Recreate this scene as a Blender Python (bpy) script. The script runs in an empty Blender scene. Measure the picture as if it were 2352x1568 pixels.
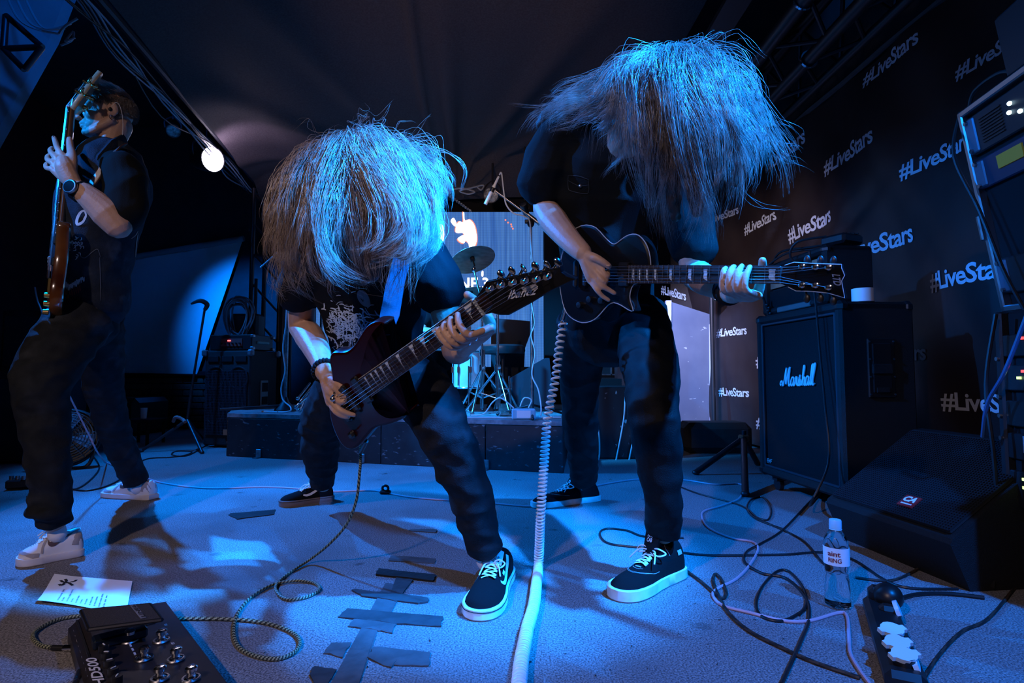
import bpy, math, random
import numpy as np
from mathutils import Vector, Matrix, noise
from mathutils.bvhtree import BVHTree

# ------------------------------------------------------------------ camera
F, CAMH = 1283.0, 0.65                      # focal length in pixels of the 2352 px frame, lens height above the floor
PIT = math.atan(76 / F)
scene = bpy.context.scene
cd = bpy.data.cameras.new('camera'); cam = bpy.data.objects.new('camera', cd)
scene.collection.objects.link(cam)
cd.sensor_width = 36; cd.sensor_fit = 'HORIZONTAL'; cd.lens = 36 * F / 2352; cd.clip_start = 0.02; cd.clip_end = 60
cam.location = (0, 0, CAMH); cam.rotation_euler = (math.pi / 2 + PIT, 0, 0)
scene.camera = cam

# ------------------------------------------------------------------ exposure, world
scene.view_settings.view_transform = 'Standard'; scene.view_settings.look = 'None'
scene.view_settings.exposure = 0.0; scene.view_settings.gamma = 1.0
try: scene.view_settings.use_curve_mapping = False
except Exception: pass
wd = bpy.data.worlds.new('world'); scene.world = wd; wd.use_nodes = True
wd.node_tree.nodes['Background'].inputs[0].default_value = (0.30, 0.24, 0.30, 1)
wd.node_tree.nodes['Background'].inputs[1].default_value = 0.005

# ------------------------------------------------------------------ stage lights, plus spots added to brighten single things
def spot(name, loc, target, watts, col, angle, blend=0.5, rad=0.06):
    l = bpy.data.lights.new(name, 'SPOT'); l.energy = watts; l.color = col
    l.spot_size = math.radians(angle); l.spot_blend = blend; l.shadow_soft_size = rad
    o = bpy.data.objects.new(name, l); scene.collection.objects.link(o)
    o.location = loc
    o.rotation_euler = (Vector(target) - Vector(loc)).to_track_quat('-Z', 'Y').to_euler()
    return o
BLUE = (0.0, 0.25, 1.0)
spot('blue_spot_front', (1.75, -0.35, 3.1), (0.35, 2.25, 0.0), 980, (0.0, 0.20, 1.0), 48, 0.8, 0.04)
spot('added_hair_spot', (1.35, 0.45, 2.75), (-0.29, 1.42, 1.04), 5200, (0.006, 0.25, 1.0), 12.5, 0.5, 0.03)  # added narrow beam to brighten the bent guitarist's hair
spot('added_hair_spot', (1.40, 0.75, 2.72), (0.52, 1.50, 1.30), 3000, (0.004, 0.23, 1.0), 34, 0.7, 0.04)  # second added beam, for the tall guitarist's hair
spot('blue_spot_side', (-3.3, 3.7, 2.8), (-0.9, 2.5, 0.35), 1500, (0.0, 0.21, 1.0), 60, 0.6, 0.04)
spot('added_rear_spot', (-3.3, 4.3, 2.6), (-2.0, 4.2, 0.0), 380, (0.0, 0.22, 1.0), 66, 0.7, 0.06)  # added spot to lift the dark floor at the left back
spot('added_bassist_spot', (-3.3, 0.5, 2.6), (-1.66, 2.18, 1.55), 760, (0.004, 0.24, 1.0), 24, 0.7, 0.05)  # added spot just for the bassist's face and hair
spot('added_cymbal_spot', (-0.1, 0.9, 2.75), (-0.36, 4.6, 1.5), 110, (1.0, 0.66, 0.55), 17, 0.8, 0.05)  # added warm spot that turns the cymbals brown
spot('added_panel_spot', (-1.9, 2.3, 2.95), (-2.8, 3.15, 2.3), 30, (0.0, 0.16, 1.0), 90, 0.8, 0.05)  # added spot above the frame, brightens the corner panel
spot('pale_spot_front', (-1.5, -1.2, 2.4), (-0.55, 1.6, 0.2), 165, (1.0, 0.74, 0.68), 78, 0.9, 0.06)
spot('added_drape_spot', (-0.9, -1.4, 1.3), (0.1, 5.2, 3.3), 420, (1.0, 0.68, 0.58), 30, 0.9, 0.15)  # added warm beam to lift the overhead drape, no actual house lamp
spot('blue_spot_drums', (-1.5, 3.4, 2.66), (-0.15, 4.9, 0.95), 1900, (0.01, 0.32, 1.0), 50, 0.7, 0.05)
spot('blue_spot_screen', (-2.95, 5.0, 2.4), (-3.2, 6.74, 1.35), 620, (0.0, 0.18, 1.0), 46, 1.0, 0.05)
spot('lavender_spot_back', (0.9, 3.6, 2.6), (1.62, 5.5, 0.9), 900, (0.30, 0.42, 1.0), 40, 0.7, 0.05)
spot('added_blue_banner_spot', (-2.5, 1.4, 2.75), (2.15, 2.6, 1.85), 2300, (0.004, 0.22, 1.0), 48, 0.9, 0.05)  # added spot so the banner lettering shows up blue
spot('added_pale_banner_spot', (-1.1, 0.9, 2.75), (2.0, 4.75, 1.3), 620, (1.0, 0.78, 0.82), 26, 0.8, 0.05)  # added spot so the far banner lettering shows up white

# ------------------------------------------------------------------ geometry helpers
def ray(px, py):
    a, v = (px - 1176) / F, (784 - py) / F
    return Vector((a, math.cos(PIT) - math.sin(PIT) * v, math.sin(PIT) + math.cos(PIT) * v))
def P(px, py, d):
    r = ray(px, py); t = d / r.y
    return Vector((r.x * t, d, CAMH + r.z * t))
def G(px, py, z=0.0):
    r = ray(px, py); t = (z - CAMH) / r.z
    return Vector((r.x * t, r.y * t, z))
def PX(px, py, x):
    r = ray(px, py); t = x / r.x
    return Vector((x, r.y * t, CAMH + r.z * t))
V = Vector
def lerp(a, b, t): return a + (b - a) * t

def catmull(pts, sub=6, closed=False):
    pts = [np.array(p, float) for p in pts]; n = len(pts)
    if n < 3 and not closed:
        return [tuple(pts[0] + (pts[1] - pts[0]) * i / sub) for i in range(sub + 1)]
    out = []
    for i in range(n if closed else n - 1):
        g = (lambda k: pts[k % n]) if closed else (lambda k: pts[max(0, min(n - 1, k))])
        p0, p1, p2, p3 = g(i - 1), g(i), g(i + 1), g(i + 2)
        for j in range(sub):
            t = j / sub
            out.append(tuple(0.5 * (2 * p1 + (p2 - p0) * t + (2 * p0 - 5 * p1 + 4 * p2 - p3) * t * t + (3 * p1 - p0 - 3 * p2 + p3) * t ** 3)))
    if not closed: out.append(tuple(pts[-1]))
    return out

class MB:
    """collects simple shapes and links them as ONE mesh object"""
    def __init__(s): s.v = []; s.f = []; s.mi = []; s.m = 0
    def add(s, vs, fs):
        b = len(s.v); s.v.extend(tuple(p) for p in vs)
        s.f.extend(tuple(b + i for i in f) for f in fs); s.mi.extend([s.m] * len(fs)); return s
    def box(s, c, size, M=None, bev=0.0):
        hx, hy, hz = size[0] / 2, size[1] / 2, size[2] / 2; c = V(c)
        M = M or Matrix.Identity(3)
        if bev <= 0:
            vs = [c + M @ V((x * hx, y * hy, z * hz)) for x in (-1, 1) for y in (-1, 1) for z in (-1, 1)]
            return s.add(vs, [(0, 1, 3, 2), (4, 6, 7, 5), (0, 4, 5, 1), (2, 3, 7, 6), (0, 2, 6, 4), (1, 5, 7, 3)])
        b = min(bev, hx * .95, hy * .95, hz * .95); vs = []; idx = {}
        for x in (-1, 1):
            for y in (-1, 1):
                for z in (-1, 1):
                    for ax in range(3):
                        q = [x * (hx - b), y * (hy - b), z * (hz - b)]; q[ax] = (x, y, z)[ax] * (hx, hy, hz)[ax]
                        idx[(x, y, z, ax)] = len(vs); vs.append(c + M @ V(q))
        fs = []
        cyc = [(-1, -1), (1, -1), (1, 1), (-1, 1)]
        for ax in range(3):
            for sg in (-1, 1):
                q = []
                for a, bb in cyc:
                    k = [0, 0, 0]; k[ax] = sg; k[(ax + 1) % 3] = a; k[(ax + 2) % 3] = bb; q.append(idx[(*k, ax)])
                fs.append(tuple(q if sg > 0 else q[::-1]))
        for ax in range(3):
            o1, o2 = (ax + 1) % 3, (ax + 2) % 3
            for a in (-1, 1):
                for bb in (-1, 1):
                    k0 = [0, 0, 0]; k1 = [0, 0, 0]; k0[ax] = -1; k1[ax] = 1
                    for k in (k0, k1): k[o1] = a; k[o2] = bb
                    fs.append((idx[(*k0, o1)], idx[(*k1, o1)], idx[(*k1, o2)], idx[(*k0, o2)]))
        for x in (-1, 1):
            for y in (-1, 1):
                for z in (-1, 1): fs.append((idx[(x, y, z, 0)], idx[(x, y, z, 1)], idx[(x, y, z, 2)]))
        return s.add(vs, fs)
    def quad(s, *p): return s.add(p, [tuple(range(len(p)))])
    def loft(s, pts, rads, n=10, ref=None, cap=True, hel=False):
        pts = [V(p) for p in pts]; k = len(pts)
        rads = [r if isinstance(r, (tuple, list, np.ndarray)) else (r, r) for r in rads]
        T = []
        for i in range(k):
            t = pts[min(k - 1, i + 1)] - pts[max(0, i - 1)]
            T.append(t.normalized() if t.length > 1e-9 else (T[-1] if T else V((0, 0, 1))))
        if ref is None:
            ref = V((0, 0, 1)) if abs(T[0].z) < .9 else V((1, 0, 0))
            side = T[0].cross(ref).normalized(); par = True
        else:
            ref = V(ref); par = False
        vs = []
        for i in range(k):
            if par: side = (side - T[i] * side.dot(T[i])).normalized()
            else: side = (ref - T[i] * ref.dot(T[i])).normalized()
            up = T[i].cross(side); a, b = rads[i]
            for j in range(n):
                w = 2 * math.pi * j / n
                vs.append(pts[i] + side * (a * math.cos(w)) + up * (b * math.sin(w)))
        base = len(s.v); s.v.extend(tuple(p) for p in vs)
        for i in range(k - 1):
            for j in range(n):
                j2 = (j + 1) % n
                s.f.append((base + i * n + j, base + i * n + j2, base + (i + 1) * n + j2, base + (i + 1) * n + j))
                s.mi.append(((i + j) // 2) % 2 if hel else s.m)
        if cap:
            s.f.append(tuple(base + j for j in range(n - 1, -1, -1))); s.mi.append(s.m)
            s.f.append(tuple(base + (k - 1) * n + j for j in range(n))); s.mi.append(s.m)
        return s
    def tube(s, pts, r, n=8, sub=6, cap=True, hel=False):
        q = catmull(pts, sub) if sub > 1 and len(pts) > 2 else [tuple(p) for p in pts]
        if isinstance(r, (list, tuple)):
            x = np.linspace(0, 1, len(q)); r = np.interp(x, np.linspace(0, 1, len(r)), r)
        else: r = [r] * len(q)
        return s.loft(q, list(r), n, cap=cap, hel=hel)
    def limb(s, pts, rads, n=14, ref=None, sub=5, capk=1.0):
        """tapered round-ended limb through joints"""
        q = catmull(pts, sub); R2 = [r if isinstance(r, tuple) else (r, r) for r in rads]
        x = np.linspace(0, 1, len(q)); xs = np.linspace(0, 1, len(R2))
        ra = np.interp(x, xs, [r[0] for r in R2]); rb = np.interp(x, xs, [r[1] for r in R2])
        t0 = (V(q[0]) - V(q[1])).normalized(); t1 = (V(q[-1]) - V(q[-2])).normalized()
        pre, rp = [], []
        for w in (0.12, 0.45, 0.8):
            c = math.cos(w * math.pi / 2)
            pre.append(V(q[0]) + t0 * (min(ra[0], rb[0]) * c * capk)); rp.append((ra[0] * math.sin(w * math.pi / 2), rb[0] * math.sin(w * math.pi / 2)))
        post, rq = [], []
        for w in (0.8, 0.45, 0.12):
            c = math.cos(w * math.pi / 2)
            post.append(V(q[-1]) + t1 * (min(ra[-1], rb[-1]) * c * capk)); rq.append((ra[-1] * math.sin(w * math.pi / 2), rb[-1] * math.sin(w * math.pi / 2)))
        return s.loft(pre + [V(p) for p in q] + post, rp + list(zip(ra, rb)) + rq, n, ref)
    def cyl(s, p0, p1, r0, r1=None, n=14): return s.loft([p0, p1], [r0, r0 if r1 is None else r1], n)
    def ell(s, c, r, M=None, n=14, m=9):
        c = V(c); M = M or Matrix.Identity(3); vs = []; fs = []
        for i in range(m + 1):
            a = math.pi * i / m
            for j in range(n):
                b = 2 * math.pi * j / n
                vs.append(c + M @ V((r[0] * math.sin(a) * math.cos(b), r[1] * math.sin(a) * math.sin(b), r[2] * math.cos(a))))
        for i in range(m):
            for j in range(n): fs.append((i * n + j, (i + 1) * n + j, (i + 1) * n + (j + 1) % n, i * n + (j + 1) % n))
        return s.add(vs, fs)
    def lathe(s, prof, o, axis=(0, 0, 1), n=24, cap=True):
        """prof: (radius, height) pairs along axis"""
        ax = V(axis).normalized(); o = V(o); x = ax.orthogonal().normalized(); y = ax.cross(x); k = len(prof)
        vs = [o + ax * h + (x * math.cos(2 * math.pi * j / n) + y * math.sin(2 * math.pi * j / n)) * max(r, 1e-4) for r, h in prof for j in range(n)]
        fs = [(i * n + j, i * n + (j + 1) % n, (i + 1) * n + (j + 1) % n, (i + 1) * n + j) for i in range(k - 1) for j in range(n)]
        if cap and (V(prof[0]) - V(prof[-1])).length > 1e-6: fs += [tuple(range(n - 1, -1, -1)), tuple((k - 1) * n + j for j in range(n))]
        return s.add(vs, fs)
    def prism(s, out, f0, f1):
        """out: 2-D outline; f0, f1 map (a, b) to the front and back face"""
        n = len(out); a = [f0(*p) for p in out]; b = [f1(*p) for p in out]
        return s.add(a + b, [tuple(range(n)), tuple(range(2 * n - 1, n - 1, -1))] + [(i, n + i, n + (i + 1) % n, (i + 1) % n) for i in range(n)])
    def torus(s, c, axis, R0, r, n=28, m=8):
        ax = V(axis).normalized(); x = ax.orthogonal().normalized(); y = ax.cross(x); c = V(c); vs = []; fs = []
        for i in range(n):
            a = 2 * math.pi * i / n; d = x * math.cos(a) + y * math.sin(a)
            for j in range(m):
                b = 2 * math.pi * j / m; vs.append(c + d * (R0 + r * math.cos(b)) + ax * (r * math.sin(b)))
        for i in range(n):
            for j in range(m): fs.append((i * m + j, ((i + 1) % n) * m + j, ((i + 1) % n) * m + (j + 1) % m, i * m + (j + 1) % m))
        return s.add(vs, fs)
    def build(s, name, mats, parent=None, smooth=True, angle=35):
        return link_mesh(name, s.v, s.f, mats, parent, smooth, s.mi, angle)

def link_mesh(name, vs, fs, mats, parent=None, smooth=True, mi=None, angle=35):
    vs = np.array([tuple(p) for p in vs], float) if not isinstance(vs, np.ndarray) else vs
    off = np.zeros(3)
    if parent is None and len(vs):
        off = np.array([(vs[:, 0].min() + vs[:, 0].max()) / 2, (vs[:, 1].min() + vs[:, 1].max()) / 2, vs[:, 2].min()])
    me = bpy.data.meshes.new(name); me.from_pydata((vs - off).tolist(), [], fs)
    mats = mats if isinstance(mats, (list, tuple)) else [mats]
    for m in mats: me.materials.append(m)
    if mi is not None and len(mats) > 1: me.polygons.foreach_set('material_index', np.array(mi, dtype=np.int32))
    me.validate()
    if smooth:
        me.polygons.foreach_set('use_smooth', [True] * len(me.polygons))
        if angle < 170:
            try: me.set_sharp_from_angle(angle=math.radians(angle))
            except Exception: pass
    o = bpy.data.objects.new(name, me); scene.collection.objects.link(o)
    if parent is not None: attach(o, parent)
    else: o.location = off
    return o
def world_of(o):
    m = Matrix.Translation(o.location)
    if o.parent: return world_of(o.parent) @ o.matrix_parent_inverse @ m
    return m
def attach(o, parent):
    o.parent = parent; o.matrix_parent_inverse = world_of(parent).inverted()
def thing(name, label, cat, loc=(0, 0, 0), group=None):
    o = bpy.data.objects.new(name, None); scene.collection.objects.link(o); o.location = loc
    o.empty_display_size = 0.1
    return tag(o, label, cat, group)
def tag(o, label=None, cat=None, group=None, kind=None):
    for k, w in (('label', label), ('category', cat), ('group', group), ('kind', kind)):
        if w: o[k] = w
    return o
def struct(name, mb, m, parent=None, smooth=False): return tag(mb.build(name, m, parent, smooth), kind='structure')
def copy_thing(root, offset, label=None):
    r = root.copy(); scene.collection.objects.link(r); r.location = root.location + V(offset)
    if label: r['label'] = label
    for ch in root.children:
        c = ch.copy(); scene.collection.objects.link(c); c.parent = r
        for g in ch.children:
            d = g.copy(); scene.collection.objects.link(d); d.parent = c
    return r
def rotm(x=0, y=0, z=0): return (Matrix.Rotation(math.radians(z), 3, 'Z') @ Matrix.Rotation(math.radians(y), 3, 'Y') @ Matrix.Rotation(math.radians(x), 3, 'X'))
def frame(fwd, up=(0, 0, 1)):
    """columns: right, forward, up"""
    f = V(fwd).normalized(); r = f.cross(V(up)).normalized(); u = r.cross(f)
    return Matrix((r, f, u)).transposed()

def union(name, mb, mats, parent, voxel=0.006, smooth=4, disp=None, angle=180):
    """one continuous skin over overlapping limbs"""
    me = bpy.data.meshes.new('raw'); me.from_pydata(mb.v, [], mb.f)
    o = bpy.data.objects.new('raw', me); scene.collection.objects.link(o)
    md = o.modifiers.new('r', 'REMESH'); md.mode = 'VOXEL'; md.voxel_size = voxel
    if smooth:
        sm = o.modifiers.new('s', 'SMOOTH'); sm.factor = .5; sm.iterations = smooth
    dg = bpy.context.evaluated_depsgraph_get()
    m2 = bpy.data.meshes.new_from_object(o.evaluated_get(dg))
    bpy.data.objects.remove(o); bpy.data.meshes.remove(me)
    n = len(m2.vertices)
    co = np.empty(n * 3); m2.vertices.foreach_get('co', co); co = co.reshape(-1, 3)
    if disp:
        no = np.empty(n * 3); m2.vertices.foreach_get('normal', no); no = no.reshape(-1, 3)
        co = disp(co, no); m2.vertices.foreach_set('co', co.ravel())
    m2.name = name; m2.materials.clear()
    for m in (mats if isinstance(mats, (list, tuple)) else [mats]): m2.materials.append(m)
    m2.polygons.foreach_set('use_smooth', [True] * len(m2.polygons)); m2.update()
    ob = bpy.data.objects.new(name, m2); scene.collection.objects.link(ob); attach(ob, parent)
    return ob

def text_mesh(s, bold=0.0, shear=0.0, space=1.0):
    c = bpy.data.curves.new('t', 'FONT'); c.body = s; c.size = 1.0; c.offset = bold; c.shear = shear; c.space_character = space; c.resolution_u = 3
    o = bpy.data.objects.new('t', c); scene.collection.objects.link(o)
    dg = bpy.context.evaluated_depsgraph_get(); me = bpy.data.meshes.new_from_object(o.evaluated_get(dg))
    vs = np.array([tuple(v.co) for v in me.vertices]); fs = [tuple(p.vertices) for p in me.polygons]
    bpy.data.objects.remove(o); bpy.data.curves.remove(c); bpy.data.meshes.remove(me)
    x0, x1, y0, y1 = vs[:, 0].min(), vs[:, 0].max(), vs[:, 1].min(), vs[:, 1].max()
    vs[:, 0] = (vs[:, 0] - x0) / (x1 - x0); vs[:, 1] = (vs[:, 1] - y0) / (y1 - y0)
    return vs, fs, (x1 - x0) / (y1 - y0)
def letters(name, s, o, right, up, m, parent, bold=0.0, shear=0.0, space=1.0):
    """flat lettering: o is its lower left corner, right and up its full extents"""
    vs, fs, _ = text_mesh(s, bold, shear, space); o, right, up = V(o), V(right), V(up)
    return link_mesh(name, [o + right * a[0] + up * a[1] for a in vs], fs, m, parent, False)

# ------------------------------------------------------------------ materials
def mat(name, col, rough=.6, metal=0.0, spec=.5, col2=None, scale=30, detail=4, bump=0.0, bscale=None, ramp=(.35, .65), emit=None, estr=0, coat=0, stretch=None, trans=0, ior=1.45, aniso=0):
    m = bpy.data.materials.new(name); m.use_nodes = True; nt = m.node_tree; b = nt.nodes['Principled BSDF']
    b.inputs['Base Color'].default_value = (*col, 1); b.inputs['Roughness'].default_value = rough
    b.inputs['Metallic'].default_value = metal; b.inputs['Specular IOR Level'].default_value = spec
    if coat: b.inputs['Coat Weight'].default_value = coat; b.inputs['Coat Roughness'].default_value = .08
    if trans: b.inputs['Transmission Weight'].default_value = trans; b.inputs['IOR'].default_value = ior
    if emit: b.inputs['Emission Color'].default_value = (*emit, 1); b.inputs['Emission Strength'].default_value = estr
    if aniso: b.inputs['Anisotropic'].default_value = aniso
    if col2 or bump:
        tc = nt.nodes.new('ShaderNodeTexCoord'); src = tc.outputs['Object']
        if stretch:
            mp = nt.nodes.new('ShaderNodeMapping'); mp.inputs['Scale'].default_value = stretch
            nt.links.new(src, mp.inputs['Vector']); src = mp.outputs['Vector']
    if col2:
        nz = nt.nodes.new('ShaderNodeTexNoise'); nz.inputs['Scale'].default_value = scale; nz.inputs['Detail'].default_value = detail
        cr = nt.nodes.new('ShaderNodeValToRGB'); cr.color_ramp.elements[0].position = ramp[0]; cr.color_ramp.elements[1].position = ramp[1]
        cr.color_ramp.elements[0].color = (*col, 1); cr.color_ramp.elements[1].color = (*col2, 1)
        nt.links.new(src, nz.inputs['Vector']); nt.links.new(nz.outputs['Fac'], cr.inputs['Fac']); nt.links.new(cr.outputs['Color'], b.inputs['Base Color'])
    if bump:
        n2 = nt.nodes.new('ShaderNodeTexNoise'); n2.inputs['Scale'].default_value = bscale or scale; n2.inputs['Detail'].default_value = 3
        bp = nt.nodes.new('ShaderNodeBump'); bp.inputs['Strength'].default_value = bump; bp.inputs['Distance'].default_value = .01
        nt.links.new(src, n2.inputs['Vector']); nt.links.new(n2.outputs['Fac'], bp.inputs['Height']); nt.links.new(bp.outputs['Normal'], b.inputs['Normal'])
    return m
def mix_layer(m, col, scale, lo, hi, stretch=(1, 1, 1), rot=0, detail=3, rough=None):
    """a second worn layer (scratches, stains) over a material's colour"""
    nt = m.node_tree; b = nt.nodes['Principled BSDF']
    tc = nt.nodes.new('ShaderNodeTexCoord'); mp = nt.nodes.new('ShaderNodeMapping'); mp.inputs['Scale'].default_value = stretch; mp.inputs['Rotation'].default_value = (rot, rot * .7, rot)
    nz = nt.nodes.new('ShaderNodeTexNoise'); nz.inputs['Scale'].default_value = scale; nz.inputs['Detail'].default_value = detail
    cr = nt.nodes.new('ShaderNodeMapRange'); cr.inputs['From Min'].default_value = lo; cr.inputs['From Max'].default_value = hi
    mx = nt.nodes.new('ShaderNodeMix'); mx.data_type = 'RGBA'; mx.inputs['B'].default_value = (*col, 1)
    inp = b.inputs['Base Color']
    if inp.is_linked: nt.links.new(inp.links[0].from_socket, mx.inputs['A'])
    else: mx.inputs['A'].default_value = inp.default_value
    nt.links.new(tc.outputs['Object'], mp.inputs['Vector']); nt.links.new(mp.outputs['Vector'], nz.inputs['Vector'])
    nt.links.new(nz.outputs['Fac'], cr.inputs['Value']); nt.links.new(cr.outputs['Result'], mx.inputs['Factor']); nt.links.new(mx.outputs['Result'], inp)
    return m

M = {}
M['carpet'] = mix_layer(mix_layer(mat('grey carpet', (.085, .08, .083), .95, spec=.1, col2=(.36, .345, .35), scale=230, detail=6, bump=.4, bscale=240, ramp=(.36, .64)),
              (.13, .125, .13), 2.2, .52, .85), (.08, .075, .075), 9, .68, .76)
M['black_wall'] = mat('black painted wall', (.012, .012, .014), .8, col2=(.02, .02, .024), scale=6, bump=.2, bscale=40)
M['red_wall'] = mat('dark red wall', (.06, .008, .008), .8, col2=(.035, .006, .006), scale=5)
M['drape'] = mat('black brown drape', (.046, .036, .034), .85, spec=.25, col2=(.065, .052, .05), scale=90, bump=.15, bscale=220)
M['black'] = mat('black plastic', (.010, .010, .011), .38)
M['matte'] = mat('matte black', (.008, .008, .009), .8, spec=.2)
M['tolex'] = mat('black grained vinyl', (.011, .012, .013), .55, spec=.3, bump=.5, bscale=420)
M['grille'] = mat('black grille cloth', (.007, .007, .0075), .9, spec=.2, col2=(.013, .013, .014), scale=260, bump=.5, bscale=400)
M['metal'] = mat('polished chrome', (.82, .82, .84), .16, 1)
M['dullmetal'] = mat('worn steel', (.45, .45, .47), .35, 1, col2=(.25, .25, .26), scale=30)
M['darkmetal'] = mat('dark steel', (.055, .055, .06), .42, .8)
M['gold'] = mat('gold plated metal', (.85, .62, .28), .22, 1)
M['white'] = mat('white rubber', (.80, .79, .78), .55, col2=(.62, .60, .58), scale=22)
M['print'] = mat('white print', (.78, .78, .80), .6)
M['paper'] = mat('white paper', (.93, .93, .93), .8)
M['ink'] = mat('black ink', (.01, .01, .012), .7)
M['skin'] = mat('light skin', (.58, .37, .28), .48, spec=.4, col2=(.50, .30, .22), scale=14, bump=.12, bscale=160)
M['skin'].node_tree.nodes['Principled BSDF'].inputs['Subsurface Weight'].default_value = .06
M['skin'].node_tree.nodes['Principled BSDF'].inputs['Subsurface Radius'].default_value = (.02, .008, .005)
M['nail'] = mat('fingernail', (.62, .42, .36), .3)
M['tee'] = mat('black cotton', (.007, .0075, .010), .9, spec=.15, bump=.15, bscale=350)
M['shirt'] = mat('black twill', (.006, .007, .0075), .85, spec=.15, bump=.2, bscale=420)
M['jean'] = mix_layer(mat('faded black denim', (.007, .0075, .009), .85, spec=.2, col2=(.014, .015, .018), scale=26, bump=.3, bscale=380), (.05, .055, .065), 8, .60, .85)
M['jeanblack'] = mat('black denim', (.0030, .0032, .004), .6, spec=.14, col2=(.006, .0065, .0075), scale=16, bump=.25, bscale=380)
M['jeanblue'] = mix_layer(mat('washed dark denim', (.007, .009, .012), .85, spec=.2, col2=(.014, .017, .022), scale=22, bump=.3, bscale=380), (.05, .058, .075), 8, .58, .85)
M['denim'] = mix_layer(mat('denim', (.014, .020, .030), .85, spec=.2, col2=(.024, .034, .05), scale=22, bump=.35, bscale=380), (.09, .115, .15), 10, .6, .8)
M['suede'] = mat('black suede', (.007, .007, .008), .95, spec=.12, bump=.2, bscale=420)
M['lace'] = mat('white lace', (.85, .85, .86), .8, bump=.3, bscale=500)
M['leather'] = mat('navy strap leather', (.018, .025, .046), .45, bump=.15, bscale=200)
# ================================================================== the room
XL, XR, YB, ZC, XB = -5.4, 2.5, 6.85, 3.75, 2.15
m = MB(); m.box(((XL + XR) / 2, 2.0, -.05), (XR - XL + .4, 10.4, .1)); FLOOR = struct('floor', m, M['carpet'])
m = MB(); m.box(((XL + XR) / 2, YB + .06, ZC / 2), (XR - XL + .4, .12, ZC)); WBACK = struct('wall_back', m, M['black_wall'])
m = MB(); m.box((XL - .06, 2.0, ZC / 2), (.12, 10, ZC)); WLEFT = struct('wall_left', m, M['red_wall'])
m = MB(); m.box((XR + .06, 2.0, ZC / 2), (.12, 10, ZC)); struct('wall_right', m, M['black_wall'])
m = MB(); m.box(((XL + XR) / 2, 2.0, ZC + .06), (XR - XL + .4, 10.2, .12)); struct('ceiling', m, M['black_wall'])

# bricks below the projection screen
bm_ = [mat('brick %d' % i, c, .9, bump=.6, bscale=60, col2=tuple(x * 1.5 for x in c), scale=30) for i, c in enumerate([(.10, .035, .028), (.075, .026, .024), (.12, .05, .035)])]
bx = MB(); bx.box((0, 0, 0), (.235, .05, .068), bev=.006); brk = None
for r in range(9):
    for c in range(8):
        x, z = -5.25 + c * .25 + (.125 if r % 2 else 0), .04 + r * .077
        if brk is None:
            brk = bx.build('brick', bm_[0], WBACK); o = brk; proto = [brk]
            for k in (1, 2):
                q = brk.data.copy(); q.materials.clear(); q.materials.append(bm_[k]); proto.append(q)
        else: o = brk.copy(); scene.collection.objects.link(o); 
        k = R_ = (r * 5 + c * 3 + (r * c) % 4) % 3
        if o is not brk and k: o.data = proto[k]
        o.location = (x, YB - .028 + random.uniform(-.004, .004), z)
        o.matrix_parent_inverse = world_of(WBACK).inverted()

# black drape tented above the stage
C0 = P(1042, 360, 5.9)
def drape_z(x, y):
    z = 2.86 + .10 * math.sin((x + .6) * 1.1) * .4 + .05 * math.sin(y * 1.3 + x)
    a = math.atan2(y - C0.y - .25, x - C0.x); r = math.hypot(x - C0.x, y - C0.y)
    for ai, w, h in ((-1.2, .05, .10), (-1.5, .04, .12), (-1.85, .06, .11), (-2.25, .07, .10), (-.8, .06, .07), (-2.65, .05, .08)):
        z -= h * math.exp(-((a - ai) / w) ** 2) * math.exp(-r / 2.2)
    z -= .05 * math.exp(-((x + .35 + .08 * y) / .03) ** 2)
    if y > 5.6: z -= (y - 5.6) * .55
    return z
vs, fs = [], []; NX, NY = 130, 110
for j in range(NY + 1):
    y = 1.2 + (6.15 - 1.2) * j / NY
    xl = lerp(-1.95, -2.72, (y - 1.2) / 4.95); xr = 1.15
    for i in range(NX + 1):
        x = lerp(xl, xr, i / NX); e = max(0, .12 - i / NX) / .12
        vs.append((x, y, drape_z(x, y) - .16 * e * e))
for j in range(NY):
    for i in range(NX):
        a = j * (NX + 1) + i; fs.append((a, a + NX + 1, a + NX + 2, a + 1))
tag(link_mesh('ceiling_drape', vs, fs, M['drape'], None, True, angle=180), 'black brown cloth tented overhead above the drums', 'drape')
# its left border: a batten with lamps and cables
ba = [V((-1.98, 1.0, 2.72)), V((-2.28, 3.1, 2.70)), V((-2.74, 6.1, 2.66))]
m = MB(); m.tube(ba, .028, 10); tag(m.build('lighting_batten', M['darkmetal']), 'dark pipe along the left edge of the overhead drape', 'pipe')
mC = [mat('black cable', (.012, .012, .013), .4), mat('grey cable', (.30, .31, .33), .45)]
rr = random.Random(5)
for k in range(7):
    m = MB(); pts = []
    for i in range(12):
        t = i / 11; p = V(catmull(ba, 20)[int(t * 40)])
        pts.append(p + V((-.05 + .05 * rr.uniform(-1, 1), 0, -.03 - .16 * abs(math.sin(t * math.pi * (3 + k))) * rr.uniform(.3, 1) + rr.uniform(-.03, .03))))
    m.tube(pts, .006, 6, 5)
    tag(m.build('cable', mC[k % 2 == 0]), ('grey' if k % 2 == 0 else 'black') + ' cable looping along the pipe beside the overhead drape', 'cable', ('grey' if k % 2 == 0 else 'black') + ' cables strung on the pipe')
# far wider strip of drape left of the batten, in shade
m = MB(); m.add([(-1.98, .8, 2.70), (-3.5, .8, 2.95), (-3.9, 6.2, 2.95), (-2.74, 6.2, 2.66)], [(0, 1, 2, 3)])
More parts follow.
